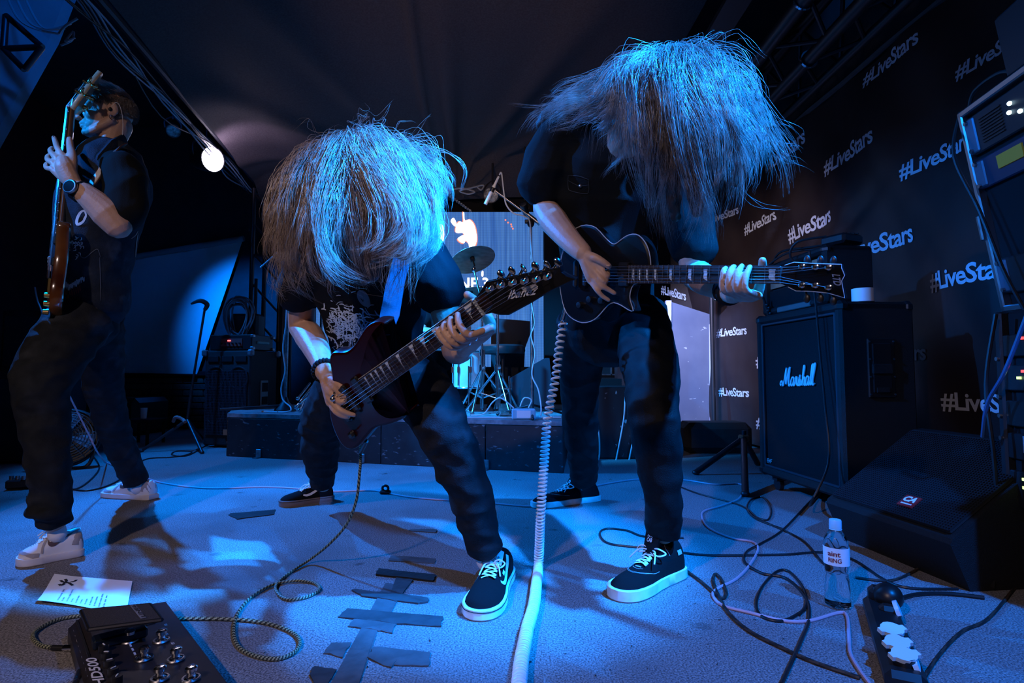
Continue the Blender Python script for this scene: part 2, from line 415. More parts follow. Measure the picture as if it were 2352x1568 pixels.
# hanging blue lit panel, top left
pa, pb, pc, pd = P(-120, -160, 3.0), P(210, -160, 3.2), P(112, 92, 3.3), P(-120, 500, 3.1)
mP = mat('blue grey cloth', (.22, .23, .26), .8, bump=.3, bscale=14, col2=(.30, .31, .34), scale=4)
m = MB(); n_ = V((.03, .04, 0)); m.add([pa, pb, pc, pd, pa + n_, pb + n_, pc + n_, pd + n_], [(0, 1, 2, 3), (7, 6, 5, 4), (0, 4, 5, 1), (1, 5, 6, 2), (2, 6, 7, 3), (3, 7, 4, 0)])
pn = thing('hanging_panel', 'blue lit cloth panel hanging in the top left corner', 'panel', pc)
m.build('cloth', mP, pn, False)
m = MB()
q = [P(8, 112, 3.0), P(14, 36, 3.0), P(97, 108, 3.0), P(56, 160, 3.0)]
for a, b in ((0, 2), (2, 3), (3, 0), (1, 2), (0, 1)): m.cyl(q[a], q[b], .016)
m.build('truss_frame', M['darkmetal'], pn)
for k in range(3):
    m = MB(); m.tube([P(10 + 20 * k, -20, 3.0), P(40 + 25 * k, 40 + 8 * k, 2.95), P(80 + 22 * k, 66, 2.95), P(135 + 14 * k, 78 - k * 12, 2.98)], .006, 6)
    tag(m.build('cable', mC[1]), 'grey cable sagging across the blue lit corner panel', 'cable', 'cables over the corner panel')
m = MB(); m.tube([P(135, 78, 2.95), P(150, 60, 2.95), P(178, 42, 2.95)], .007, 6); m.tube([P(140, 104, 2.95), P(165, 92, 2.95), P(168, 72, 2.95), P(150, 95, 2.93), P(172, 86, 2.95)], .006, 6)
tag(m.build('cable_tie', mC[1]), 'knotted pale cable ends above the bass headstock', 'cable')

# stage lamps on the batten
def par_can(px, py, d, aim, label, face, r=.085, on=0):
    c = P(px, py, d); ax = V(aim).normalized()
    t = thing('stage_lamp', label, 'stage lamp', c)
    m = MB(); m.lathe([(r * .35, -.20), (r * .8, -.18), (r * .95, -.10), (r, 0), (r * 1.05, .01), (r * 1.05, .02), (r * .96, .02), (r * .96, -.02)], c, ax, cap=False); m.build('housing', M['black'], t)
    m = MB(); m.lathe([(.001, .012), (r * .5, .014), (r * .97, .008), (r * .97, -.004), (.001, -.006)], c, ax); m.build('lens', face, t)
    m = MB(); s = ax.cross(V((0, 0, 1))).normalized(); up = s.cross(ax)
    m.tube([c + s * r * 1.05 - ax * .08, c + s * r * 1.1 + V((0, 0, r)) - ax * .08, c + V((0, 0, r * 1.9)) - ax * .08, c - s * r * 1.1 + V((0, 0, r)) - ax * .08, c - s * r * 1.05 - ax * .08], .008, 6, 4)
    m.build('yoke', M['darkmetal'], t)
    m = MB(); hp_ = c + V((0, 0, r * 1.5)) - ax * .08; m.cyl(hp_, V((hp_.x, hp_.y, max(hp_.z + .1, drape_z(hp_.x, hp_.y) if hp_.x < 1.2 else 2.98))), .010, n=8); m.build('hanger', M['darkmetal'], t); return t
mGlow = mat('lit lamp lens', (1, 1, 1), .3, emit=(.86, .74, 1.0), estr=30)
mLens = mat('unlit lamp lens', (.55, .52, .42), .2, col2=(.15, .14, .12), scale=50, bump=.4, bscale=60)
par_can(486, 366, 4.7, (.88, -.45, -.2), 'lit stage lamp glowing lavender white below the drape', mGlow, .105)
spot('lavender_lamp', P(500, 372, 4.55), P(590, 300, 5.0), 16, (.72, .58, 1.0), 110, .8, .05)
par_can(398, 300, 4.3, (.5, -.7, -.5), 'small unlit stage lamp hanging left of the lit one', mLens, .05)
par_can(1128, 448, 5.6, (-.15, -.9, -.35), 'unlit stage lamp with many small lenses behind the overhead microphone', mLens, .075)
par_can(1202, 470, 5.3, (-.2, -.9, .3), 'small silver lamp above right side of the drum screen', M['dullmetal'], .035)
par_can(1680, 120, 3.6, (-.4, -.8, -.4), 'black stage lamp hanging in the truss behind the tall guitarist', mLens, .07)

# pipes and boxes behind the drape's back edge
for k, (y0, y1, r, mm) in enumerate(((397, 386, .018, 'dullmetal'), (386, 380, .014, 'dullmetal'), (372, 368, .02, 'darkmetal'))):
    m = MB(); m.cyl(P(600 if k else 930, y0 + (8 if k else 2), 6.2), P(1262, y1, 6.2), r); tag(m.build('ceiling_pipe', M[mm] if k else mat('steel with painted light', (.8, .78, .74), .3)), ['bright steel pipe, lowest of three above the drum screen', 'thin steel pipe, middle one of three above the drum screen', 'dark pipe right under the drape edge above the drums'][k], 'pipe')  # lowest pipe is steel; near-white colour stands in for light falling on it
m = MB(); m.box(P(990, 425, 5.9), (.42, .12, .17), bev=.01); tag(m.build('ballast_box', mat('grey lavender box', (.22, .20, .24), .5)), 'grey box fixed above the drum screen', 'box')
m = MB(); m.tube([P(1030, 437, 5.7), P(1060, 432, 5.7), P(1090, 440, 5.7), P(1075, 445, 5.7), P(1055, 438, 5.7), P(1080, 432, 5.7), P(1110, 425, 5.7), P(1105, 436, 5.7), P(1095, 428, 5.7)], .008, 6); tag(m.build('cable', mC[1]), 'pale cable bundled with a loop under the pipes', 'cable')
m = MB()
for i in range(26):
    a = lerp(P(1020, 440, 5.75), P(1085, 487, 5.75), i / 26); m.torus(a, (1, 0, .7) if i % 2 else (.2, 1, 0), .012, .004, 8, 5)
tag(m.build('chain', M['dullmetal']), 'steel chain slanting down to the drum screen', 'chain')

# projection screen on the left
mScr = mat('matt projection cloth', (.62, .62, .66), .9)
TL, TR, BR, BL = P(255, 604, 6.74), P(556, 552, 6.74), P(453, 861, 6.74), P(215, 858, 6.74)
t = thing('projection_screen', 'wide projection screen hanging on the left back wall', 'projection screen', BL)
vs, fs = [], []
for j in range(13):
    for i in range(17):
        a = lerp(lerp(TL, TR, i / 16), lerp(BL, BR, i / 16), j / 12); vs.append(a + V((0, .012 * math.sin(i * .9 + j * .2), 0)))
for j in range(12):
    for i in range(16): a = j * 17 + i; fs.append((a, a + 1, a + 18, a + 17))
link_mesh('screen_cloth', vs, fs, mScr, t, True, angle=180)
m = MB(); m.cyl(lerp(TL, TR, -.05) + V((0, -.02, .02)), TR + V((.03, -.02, .02)), .035); m.build('roller_case', mat('grey case', (.30, .30, .33), .5), t)
m = MB(); m.cyl(BL + V((0, -.01, 0)), BR + V((0, -.01, 0)), .014); m.build('bottom_bar', M['black'], t)
m = MB(); m.box((-4.3, YB - .05, .665), (1.9, .08, .05)); tag(m.build('trim_1', M['matte'], None, False), kind='structure')

# ------------------------------------------------------------------ drum riser
RB = .34
FL, FR, BKR, BKL = V((-2.28, 4.5, 0)), V((.34, 3.72, 0)), V((.62, 5.9, 0)), V((-2.86, 5.9, 0))
t = thing('drum_riser', 'low black scuffed drum platform behind the guitarists', 'drum riser', (FL + FR) / 2)
mRis = mix_layer(mix_layer(mat('scuffed black board', (.012, .012, .014), .5, col2=(.02, .02, .023), scale=14), (.16, .16, .17), 20, .64, .72, (1, 1, 2.2), .5), (.25, .25, .26), 34, .70, .74, (.35, .35, 1.6), .9)
mTop = mix_layer(mat('worn riser top', (.16, .16, .17), .75, col2=(.26, .26, .27), scale=30, bump=.2, bscale=90), (.08, .08, .085), 7, .5, .7)
q = [FL, FR, BKR, BKL]
m = MB(); m.add([p + V((0, 0, RB - .03)) for p in q] + [p + V((0, 0, RB)) for p in q], [(3, 2, 1, 0), (4, 5, 6, 7)] + [(i, (i + 1) % 4, (i + 1) % 4 + 4, i + 4) for i in range(4)]); m.build('deck', mTop, t, False)
fd = (FR - FL).normalized(); fn = fd.cross(V((0, 0, 1)))
cuts = [0, .262, .505, .80, 1.0]
for i in range(4):
    a, b = FL.lerp(FR, cuts[i]) + fd * .003, FL.lerp(FR, cuts[i + 1]) - fd * .003
    m = MB(); mid = (a + b) / 2 - fn * .012; m.box(mid + V((0, 0, (RB - .034) / 2)), ((b - a).length, .022, RB - .034), Matrix((fd, -fn, V((0, 0, 1)))).transposed(), bev=.004); m.build('front_panel', mRis, t, False)
m = MB(); m.box((FR + BKR) / 2 + V((-.012, 0, (RB - .034) / 2)), (.022, (BKR - FR).length - .05, RB - .034), rotm(z=-7.3)); m.build('side_panel', mRis, t, False)
m = MB(); m.box((FL + BKL) / 2 + V((.012, 0, (RB - .034) / 2)), (.022, (BKL - FL).length - .05, RB - .034), rotm(z=22.5)); m.build('side_panel', mRis, t, False)
for px in (617, 882, 1160):
    s = (px - 527) / (1305 - 527); a = FL.lerp(FR, s * .985) + fn * .003
    m = MB(); m.box(a + V((0, 0, .035)), (.045, .006, .065), Matrix((fd, -fn, V((0, 0, 1)))).transposed(), bev=.002); m.box(a + fn * .02 + V((0, 0, .004)), (.045, .04, .006), Matrix((fd, -fn, V((0, 0, 1)))).transposed()); m.build('floor_bracket', M['dullmetal'], t)

# ------------------------------------------------------------------ LED screen behind the drums
def led_mat():
    m = bpy.data.materials.new('lit led wall'); m.use_nodes = True; nt = m.node_tree; b = nt.nodes['Principled BSDF']
    b.inputs['Base Color'].default_value = (.01, .01, .012, 1)
    tc = nt.nodes.new('ShaderNodeTexCoord'); sp = nt.nodes.new('ShaderNodeSeparateXYZ'); nt.links.new(tc.outputs['Object'], sp.inputs[0])
    def wave(sc, axis):
        w = nt.nodes.new('ShaderNodeTexWave'); w.bands_direction = axis; w.inputs['Scale'].default_value = sc; nt.links.new(tc.outputs['Object'], w.inputs['Vector']); return w.outputs['Fac']
    w1, w2 = wave(26, 'X'), wave(26, 'Z')
    nz = nt.nodes.new('ShaderNodeTexNoise'); nz.inputs['Scale'].default_value = 9; mp = nt.nodes.new('ShaderNodeMapping'); mp.inputs['Scale'].default_value = (4, 1, .12)
    nt.links.new(tc.outputs['Object'], mp.inputs[0]); nt.links.new(mp.outputs[0], nz.inputs['Vector'])
    cr = nt.nodes.new('ShaderNodeValToRGB'); e = cr.color_ramp.elements; e[0].position = .25; e[0].color = (.015, .080, .32, 1); e[1].position = .80; e[1].color = (.065, .19, .48, 1)
    nt.links.new(nz.outputs['Fac'], cr.inputs['Fac'])
    def mth(op, a, b_):
        n = nt.nodes.new('ShaderNodeMath'); n.operation = op
        for i, x in enumerate((a, b_)):
            if isinstance(x, (int, float)): n.inputs[i].default_value = x
            else: nt.links.new(x, n.inputs[i])
        return n.outputs[0]
    s = mth('MULTIPLY', mth('ADD', mth('MULTIPLY', w1, .5), .55), mth('ADD', mth('MULTIPLY', w2, .4), .65))
    nt.links.new(cr.outputs['Color'], b.inputs['Emission Color']); nt.links.new(mth('MULTIPLY', s, 1.8), b.inputs['Emission Strength']); return m
a, b = P(730, 486, 6.1), P(1249, 842, 6.1)
t = thing('led_screen', 'glowing blue led wall behind the drum kit', 'led screen', (a + b) / 2 - V((0, 0, (a.z - b.z) / 2)))
m = MB(); m.box((a + b) / 2 + V((0, .05, 0)), (b.x - a.x, .08, a.z - b.z)); m.build('display', led_mat(), t, False)
m = MB(); m.box((a + b) / 2 + V((0, .12, 0)), (b.x - a.x + .06, .06, a.z - b.z + .06)); m.build('back_frame', M['matte'], t, False)
mW = mat('lit white pixels', (.8, .8, .8), .5, emit=(1.0, .93, .95), estr=2.2); mRd = mat('lit red pixels', (.8, .3, .2), .5, emit=(1, .25, .16), estr=1.1)
def screen_patch(name, pts, mm, dy=0):
    m = MB(); out = catmull([(x, y) for x, y in pts], 4, True); m.prism(out, lambda x, y: P(x, y, 6.095 - dy), lambda x, y: P(x, y, 6.105)); m.build(name, mm, t, False)
face = [(1064, 510), (1063, 490), (1066, 488), (1068, 506), (1078, 504), (1088, 514), (1093, 530), (1095, 548), (1092, 562), (1084, 572), (1078, 569), (1076, 560), (1070, 552), (1066, 558), (1058, 556), (1051, 548), (1060, 541), (1066, 539), (1062, 535), (1050, 535), (1046, 530), (1049, 516), (1056, 508)]
screen_patch('screen_image', [(x + (2 if x > 1075 else -2), y + (2 if y > 540 else -1)) for x, y in face], mRd)
screen_patch('screen_image', face, mW, .003)
screen_patch('screen_image', [(1035, 508), (1042, 500), (1049, 514), (1045, 520)], mW)
screen_patch('screen_image', [(1010, 515), (1018, 520), (1020, 545), (1012, 560), (1004, 530)], mW)
screen_patch('screen_image', [(1035, 630), (1040, 622), (1062, 640), (1060, 650), (1040, 646)], mW)
screen_patch('screen_image', [(1106, 624), (1110, 622), (1110, 634), (1106, 634)], mW)
for k, s in enumerate(('NE.3',)):
    letters('screen_lettering', s, P(1054, 664, 6.09), P(1122, 664, 6.09) - P(1054, 664, 6.09), V((0, 0, .13)), mW, t, .02)
for x, y in ((1161, 505), (1167, 511), (1174, 515), (1175, 520), (1178, 525)):
    screen_patch('red_dot', [(x - 1.5, y - 1.5), (x + 1.5, y - 1.5), (x + 1.5, y + 1.5), (x - 1.5, y + 1.5)], mRd)
# black masking around the screen
m = MB(); m.box((P(1110, 455, 6.35).x, 6.35, 3.06), (3.4, .05, 1.36)); tag(m.build('valance', M['matte'], None, False), 'black cloth border right above the led wall', 'drape')
# ================================================================== things at the back of the stage
DT = RB   # height of the riser deck
mShell = mat('pale drum shell', (.62, .66, .68), .25, col2=(.5, .53, .55), scale=8, coat=.5)
mHead = mat('drum head', (.75, .76, .76), .6)
mCym = mat('bronze cymbal', (.26, .17, .13), .4, .35, col2=(.40, .28, .22), scale=14, stretch=(1, 1, 5), bump=.1)

def tripod(m, c, h, spread, r, n=3, a0=.4, z0=0, zf=.0):
    """three braced legs of a drum stand from a collar at height h"""
    for k in range(n):
        a = a0 + 2 * math.pi * k / n; f = V((math.cos(a) * spread, math.sin(a) * spread, zf))
        m.cyl(c + V((0, 0, h)), c + f, r); m.cyl(c + V((0, 0, h * .32)), (c + V((0, 0, h))).lerp(c + f, .55), r * .7)
def cymbal_stand(px, d, top_py, label, cym=None, boom=None, a0=.4):
    c0 = P(px, 900, d); c = V((c0.x, d, DT)); top = P(px, top_py, d).z - DT
    t = thing('cymbal_stand', label, 'drum stand', c)
    m = MB(); m.cyl(c + V((0, 0, .06)), c + V((0, 0, top)), .011); m.cyl(c + V((0, 0, .04)), c + V((0, 0, top * .55)), .016); m.build('pole', M['metal'], t)
    for k in range(3):
        a = a0 + 2 * math.pi * k / 3; f = V((math.cos(a) * .27, math.sin(a) * .27, .012))
        m = MB(); m.cyl(c + V((0, 0, .36)), c + f, .009); m.cyl(c + V((0, 0, .12)), (c + V((0, 0, .36))).lerp(c + f, .55), .006); m.box(c + f, (.035, .035, .024), bev=.006); m.build('leg', M['metal'], t)
    m = MB(); m.cyl(c + V((0, 0, .33)), c + V((0, 0, .39)), .024); m.cyl(c + V((.01, -.03, .36)), c + V((.03, -.06, .37)), .009); m.cyl(c + V((0, 0, top * .55 - .02)), c + V((0, 0, top * .55 + .03)), .022); m.build('clamp', M['metal'], t)
    if boom:
        m = MB(); e = P(*boom); m.cyl(c + V((0, 0, top)), e, .008); m.ell(e, (.02, .02, .028)); m.build('boom_arm', M['metal'], t)
    return t
def cymbal(c, nrm, r, label):
    nrm = V(nrm).normalized(); t = thing('cymbal', label, 'cymbal', c)
    m = MB(); m.lathe([(.006, r * .15), (r * .10, r * .145), (r * .19, r * .10), (r * .24, r * .075), (r * .6, r * .045), (r, 0), (r, -.002), (r * .6, r * .045 - .003), (r * .24, r * .07), (r * .1, r * .13), (.006, r * .14)], c, nrm, 48); m.build('plate', mCym, t)
    m = MB(); m.cyl(V(c) - nrm * .06, V(c) + nrm * (r * .15 + .05), .007); m.ell(V(c) + nrm * (r * .15 + .03), (.014, .014, .016)); m.cyl(V(c) - nrm * .005, V(c) + nrm * r * .13, .02); m.build('wing_nut', M['darkmetal'], t)
cymbal(P(1086, 597, 4.62), (-.28, .36, .9), .193, 'bronze crash cymbal seen from below before the led screen')
cymbal(P(1082, 676, 4.75), (-.14, .22, 1), .17, 'second smaller cymbal under the crash, behind the guitar headstock')
cymbal_stand(1143, 4.45, 722, 'chrome drum stand standing right of the other one, before the stool', a0=.9)
cymbal_stand(1107, 4.52, 700, 'chrome cymbal stand whose arm leads up to the crash', boom=(1088, 618, 4.6), a0=.3)
def drum(px, py, d, r, h, z, label, ax=(0, 0, 1), cat='drum', mm=None):
    c = P(px, py, d); c = V((c.x, c.y, z)); ax = V(ax).normalized(); t = thing('drum', label, cat, c)
    m = MB(); m.lathe([(r, 0), (r, h), (r - .01, h), (r - .01, 0), (r, 0)], c, ax, 40); m.build('shell', mm or mShell, t)
    for q in (0, h):
        m = MB(); m.torus(c + ax * q, ax, r + .004, .008, 40, 6); m.build('hoop', M['metal'], t)
        m = MB(); m.lathe([(.001, q + (.004 if q else -.004)), (r, q + (.003 if q else -.003)), (r, q)], c, ax, 40); m.build('drum_head', mHead, t)
    x = ax.orthogonal().normalized(); y = ax.cross(x)
    for k in range(8):
        a = 2 * math.pi * k / 8 + .2; dvec = x * math.cos(a) + y * math.sin(a)
        m = MB(); m.cyl(c + dvec * (r + .012) + ax * .02, c + dvec * (r + .012) + ax * (h - .02), .005, n=6); m.box(c + dvec * (r + .01) + ax * h / 2, (.018, .018, .05)); m.build('lug', M['metal'], t)
    return t
td = drum(1076, 870, 4.72, .125, .30, DT + .20, 'pale floor tom standing behind the bent guitarist')
for k in range(3):
    a = .6 + 2.1 * k; c = P(1076, 870, 4.72); c = V((c.x + .14 * math.cos(a), 4.72 + .14 * math.sin(a), DT))
    m = MB(); m.cyl(c, c + V((0, 0, .38)), .007); m.ell(c + V((0, 0, .012)), (.014, .014, .014)); m.build('leg', M['metal'], td)
drum(930, 800, 4.85, .27, .40, DT + .28, 'bass drum lying on its side behind the bent guitarist', (-.1, 1, 0))
drum(985, 760, 4.72, .175, .14, .86, 'snare drum raised before the drummer, mostly hidden')
# stool
c = P(1155, 805, 4.95); t = thing('drum_stool', 'round black padded drum stool right of the cymbal stands', 'stool', (c.x, c.y, DT))
m = MB(); m.lathe([(.001, .05), (.17, .05), (.195, .035), (.2, .0), (.19, -.03), (.001, -.035)], c, (0, 0, 1), 36); m.build('seat', mat('black vinyl seat', (.02, .02, .022), .32), t)
m = MB(); m.cyl((c.x, c.y, DT + .1), (c.x, c.y, c.z), .016); m.build('post', M['darkmetal'], t)
for k in range(3):
    a = .2 + 2.094 * k; m = MB(); m.cyl((c.x, c.y, DT + .26), (c.x + .22 * math.cos(a), c.y + .22 * math.sin(a), DT + .012), .01); m.build('leg', M['darkmetal'], t)
# bass pedal with chain posts
c = V((P(1160, 900, 4.3).x, 4.3, DT)); t = thing('hi_hat_pedal', 'chrome drum pedal at the front of the riser', 'pedal', c)
m = MB(); m.box(c + V((0, 0, .012)), (.09, .26, .012), bev=.004); m.box(c + V((0, 0, .05)), (.07, .24, .008), rotm(x=14), bev=.003); m.build('foot_plate', M['dullmetal'], t)
m = MB(); m.cyl(c + V((-.05, .12, .01)), c + V((-.03, .12, .3)), .008); m.cyl(c + V((.05, .12, .01)), c + V((.03, .12, .3)), .008); m.cyl(c + V((-.05, .12, .2)), c + V((.05, .12, .2)), .006); m.build('posts', M['metal'], t)

# overhead microphone on its boom stand
c = V((P(1222, 920, 4.1).x, 4.1, DT)); t = thing('microphone_stand', 'tall thin microphone stand with a long boom right of the drums', 'microphone stand', c)
top = P(1219, 512, 4.1)
m = MB(); m.cyl(c + V((0, 0, .05)), V((c.x, 4.1, P(0, 720, 4.1).z)), .014); m.cyl(V((c.x, 4.1, P(0, 725, 4.1).z)), top, .009); m.build('pole', M['dullmetal'], t)
m = MB(); m.cyl(P(1140, 440, 4.1), P(1238, 512, 4.1), .008); m.cyl(P(1212, 492, 4.1), P(1240, 514, 4.1), .015); m.cyl(P(1238, 512, 4.1), P(1278, 542, 4.1), .009); m.build('boom', M['dullmetal'], t)
m = MB(); m.ell(top, (.028, .028, .035)); m.box(top + V((-.02, 0, .01)), (.05, .03, .03), bev=.006); m.build('clamp', M['black'], t)
for k in range(3):
    a = .5 + 2.094 * k; m = MB(); m.cyl(c + V((0, 0, .09)), c + V((.3 * math.cos(a), .3 * math.sin(a), .012)), .009); m.ell(c + V((.3 * math.cos(a), .3 * math.sin(a), .012)), (.012, .012, .012)); m.build('leg', M['darkmetal'], t)
a, b = P(1115, 469, 4.08), P(1147, 402, 4.08)
t = thing('microphone', 'white pencil microphone pointing down on the boom end', 'microphone', a)
mMic = mat('pale lacquer', (.72, .78, .8), .35)
m = MB(); m.cyl(a, a.lerp(b, .46), .0135); m.build('capsule', mMic, t)
m = MB(); m.cyl(a.lerp(b, .42), a.lerp(b, .56), .017); m.build('clip', M['black'], t)
m = MB(); m.cyl(a.lerp(b, .54), a.lerp(b, .62), .014); m.cyl(a.lerp(b, .62), a.lerp(b, .95), .011, .008); m.build('body', mMic, t)
mBluC = mat('pale cable', (.55, .60, .63), .45)
m = MB(); m.tube([b, P(1152, 398, 4.07), P(1157, 440, 4.07), P(1163, 470, 4.07), P(1180, 490, 4.08), P(1205, 497, 4.08), P(1217, 510, 4.07), P(1220, 560, 4.08), P(1223, 610, 4.08), P(1218, 670, 4.07), P(1228, 740, 4.07), P(1220, 770, 4.08), P(1229, 810, 4.07), P(1222, 860, 4.07), P(1238, 900, 4.05), V((P(1240, 930, 4.02).x, 4.02, DT + .006)), V((P(1200, 935, 4.1).x, 4.15, DT + .006))], .0055, 7, 6)
tag(m.build('microphone_cable', mBluC), 'pale cable winding down the tall microphone stand', 'cable')

# second stand on the left of the riser
c = V((P(655, 930, 4.75).x, 4.75, DT)); t = thing('microphone_stand', 'straight microphone stand at the left end of the riser', 'microphone stand', c)
m = MB(); m.cyl(c, V((c.x, 4.75, P(0, 560, 4.75).z)), .011); m.cyl(c, V((c.x, 4.75, P(0, 690, 4.75).z)), .015); m.build('pole', M['dullmetal'], t)
m = MB(); m.cyl(P(598, 614, 4.75), P(660, 560, 4.75), .006); m.build('boom', M['dullmetal'], t)
m = MB(); m.lathe([(.09, 0), (.085, .02), (.03, .08), (.018, .12)], c); m.build('base', M['darkmetal'], t)
m = MB(); m.cyl(c + V((0, -.02, .05)), c + V((-.42, -.25, .03)), .012); m.build('leg', M['darkmetal'], t)
m = MB(); m.tube([P(660, 660, 4.72), P(657, 740, 4.72), P(650, 800, 4.72), P(655, 850, 4.72), P(646, 890, 4.72), P(650, 918, 4.70), V((P(672, 925, 4.7).x, 4.66, DT + .04)), V((P(660, 935, 4.6).x, 4.6, DT + .006)), V((P(600, 935, 4.65).x, 4.66, DT + .006)), V((P(640, 940, 4.6).x, 4.58, DT + .006))], .006, 7)
tag(m.build('microphone_cable', mBluC), 'pale cable wound down the left microphone stand', 'cable')
c = V((P(702, 930, 4.55).x, 4.62, DT)); t = thing('folded_stand', 'folded chrome tripod lying left of the bent guitarist', 'drum stand', c)
for k, (a, b) in enumerate((((680, 935), (722, 882)), ((690, 925), (735, 885)), ((684, 915), (712, 880)), ((688, 942), (705, 905)))):
    m = MB(); m.cyl(P(*a, 4.55), P(*b, 4.75), .010); m.ell(P(*a, 4.55), (.016, .016, .016)); m.build('leg', M['metal'], t)
# tall bright stand seen between arm and shirt
c = V((P(737, 800, 4.8).x, 4.8, DT)); t = thing('cymbal_stand', 'bright stand seen between the bent guitarist\'s arm and shirt', 'drum stand', c)
m = MB(); m.cyl(c + V((0, 0, .02)), V((c.x, 4.8, P(0, 640, 4.8).z)), .013); m.build('pole', M['metal'], t)
m = MB(); tripod(m, c, .35, .25, .008); m.build('legs', M['metal'], t)

# stage box on the riser edge
c = V((P(1203, 945, 3.85).x, 3.9, DT)); t = thing('stage_box', 'small pale blue box with white label on the riser edge', 'box', c)
m = MB(); m.box(c + V((0, 0, .038)), (.165, .08, .072), bev=.008); m.build('case', mat('pale blue box', (.25, .55, .68), .5), t)
m = MB(); m.box(c + V((0, -.042, .038)), (.095, .004, .05)); m.build('paper_label', M['paper'], t)
for k, pts in enumerate(([(1060, 946), (1110, 940), (1150, 946), (1178, 948)], [(1230, 950), (1262, 942), (1290, 940)], [(1080, 955), (1110, 951), (1130, 925), (1150, 915), (1180, 938)], [(1195, 935), (1205, 915), (1222, 920), (1215, 938)])):
    z = [.005] * 4 if k < 2 else [.006, .006, .07, .01]
    m = MB(); m.tube([V((P(x, y, 3.95).x, 3.98 + .03 * k, DT + (.006 if k < 2 else max(.006, P(x, y, 3.98).z - DT)))) for x, y in pts], .0055, 6)
    tag(m.build('cable', mBluC), ['pale cable running left from the stage box', 'pale cable running right from the stage box', 'pale cable arching up before the drum stands', 'short cable loop behind the stage box'][k], 'cable')

# dark covered gear right of the drums
def wedge_block(name, pts, d0, d1, mm, label, cat, zb):
    t = []
    m = MB(); m.prism(pts, lambda x, y: P(x, y, d0), lambda x, y: P(x, y, d0) + V((0, d1 - d0, 0)))
    o = m.build(name, mm, None, False); tag(o, label, cat); return o
wedge_block('covered_speaker', [(1128, 730), (1228, 738), (1206, 800), (1200, 934), (1128, 934)], 5.2, 5.5, mat('navy black cloth', (.015, .018, .026), .8), 'dark cloth covered speaker behind the drum stool', 'speaker', 0)
wedge_block('covered_case', [(1172, 868), (1252, 822), (1262, 822), (1275, 956), (1172, 958)], 4.75, 5.2, mat('dark case cloth', (.016, .02, .03), .8), 'dark sloping covered case right of the drum hardware', 'case', 0)
# tall masking flat right of the screen
m = MB(); a, b = P(1250, 480, 5.9), P(1420, 940, 5.9); m.box(((a.x + b.x) / 2, 5.95, 1.35), (b.x - a.x, .06, 2.7)); tag(m.build('masking_flat', M['matte'], None, False), 'tall black flat standing right of the led wall', 'panel')
# scratched flight case, right of the riser
a, b = P(1372, 888, 4.35), P(1478, 1090, 4.35)
mScr2 = mix_layer(mat('scratched black case', (.012, .014, .018), .45), (.40, .42, .45), 26, .66, .72, (1, 1, .6), .8)
t = thing('flight_case', 'scratched dark flight case between the tall guitarist\'s legs', 'case', ((a.x + b.x) / 2, 4.6, 0))
m = MB(); m.box(((a.x + b.x) / 2 + .05, 4.6, a.z / 2), (b.x - a.x + .25, .5, a.z), bev=.012); m.build('body', mScr2, t, False)
for k in range(3):
    m = MB(); x0 = 1366 + k * 30; m.tube([P(x0 + 40, 900, 4.33), P(x0 + 38, 950, 4.3), P(x0 + 30, 1000, 4.32), P(x0 + 14, 1080, 4.30)] if k else [P(1366, 945, 4.3), P(1376, 1000, 4.28), P(1376, 1050, 4.3), P(1366, 1070, 4.3)], .006, 6)
    tag(m.build('cable', mBluC), ['pale cable hanging at the left of the flight case', 'pale cable hanging down the middle of the flight case', 'pale cable hanging down the right of the flight case'][k], 'cable')
a, b = P(1352, 768, 4.9), P(1412, 868, 4.9); t = thing('monitor', 'small dark screen with a bright frame edge behind the tall guitarist', 'monitor', ((a.x + b.x) / 2, 4.9, b.z))
m = MB(); m.box(((a.x + b.x) / 2, 4.93, (a.z + b.z) / 2), (b.x - a.x, .05, a.z - b.z)); m.build('back', M['black'], t, False)
m = MB(); mm_ = .012
for c_, s_ in ((((a.x + b.x) / 2, 4.9, b.z + .03), (b.x - a.x, .02, mm_)), ((b.x - .03, 4.9, (a.z + b.z) / 2), (mm_, .02, a.z - b.z - .05)), (((a.x + b.x) / 2, 4.9, a.z - .03), (b.x - a.x, .02, mm_))): m.box(c_, s_)
m.build('frame', M['dullmetal'], t, False)
m = MB(); m.box(((a.x + b.x) / 2, 4.93, b.z / 2), (.3, .3, b.z - .01)); m.build('pedestal', M['matte'], t, False)

# pale scratched board at the back right
mBd = mix_layer(mix_layer(mat('painted board', (.20, .22, .30), .5, col2=(.26, .28, .36), scale=3), (.75, .76, .8), 11, .70, .72, (1, 1, 1.4), .5), (.75, .78, .8), 30, .72, .75, (.3, .3, 1.5), 1.1)
a, b, c_, d_ = P(1532, 690, 5.35), P(1632, 722, 5.6), P(1636, 1010, 5.6), P(1560, 1042, 5.35)
t = thing('scratched_board', 'tall pale scratched board standing left of the banner end', 'board', (a.x, 5.4, 0))
fz = lambda p: V((p.x, p.y, .02))
m = MB(); n_ = V((0, .05, 0)); c_, d_ = fz(V((P(1634, 1000, 5.6).x, 5.6, 0))), fz(V((P(1530, 1000, 5.35).x, 5.35, 0)))
m.add([a, b, c_, d_, a + n_, b + n_, c_ + n_, d_ + n_], [(3, 2, 1, 0), (4, 5, 6, 7), (0, 1, 5, 4), (1, 2, 6, 5), (2, 3, 7, 6), (3, 0, 4, 7)]); m.build('panel', mBd, t, False)
mEd = mat('white painted edge', (.62, .60, .66), .6)
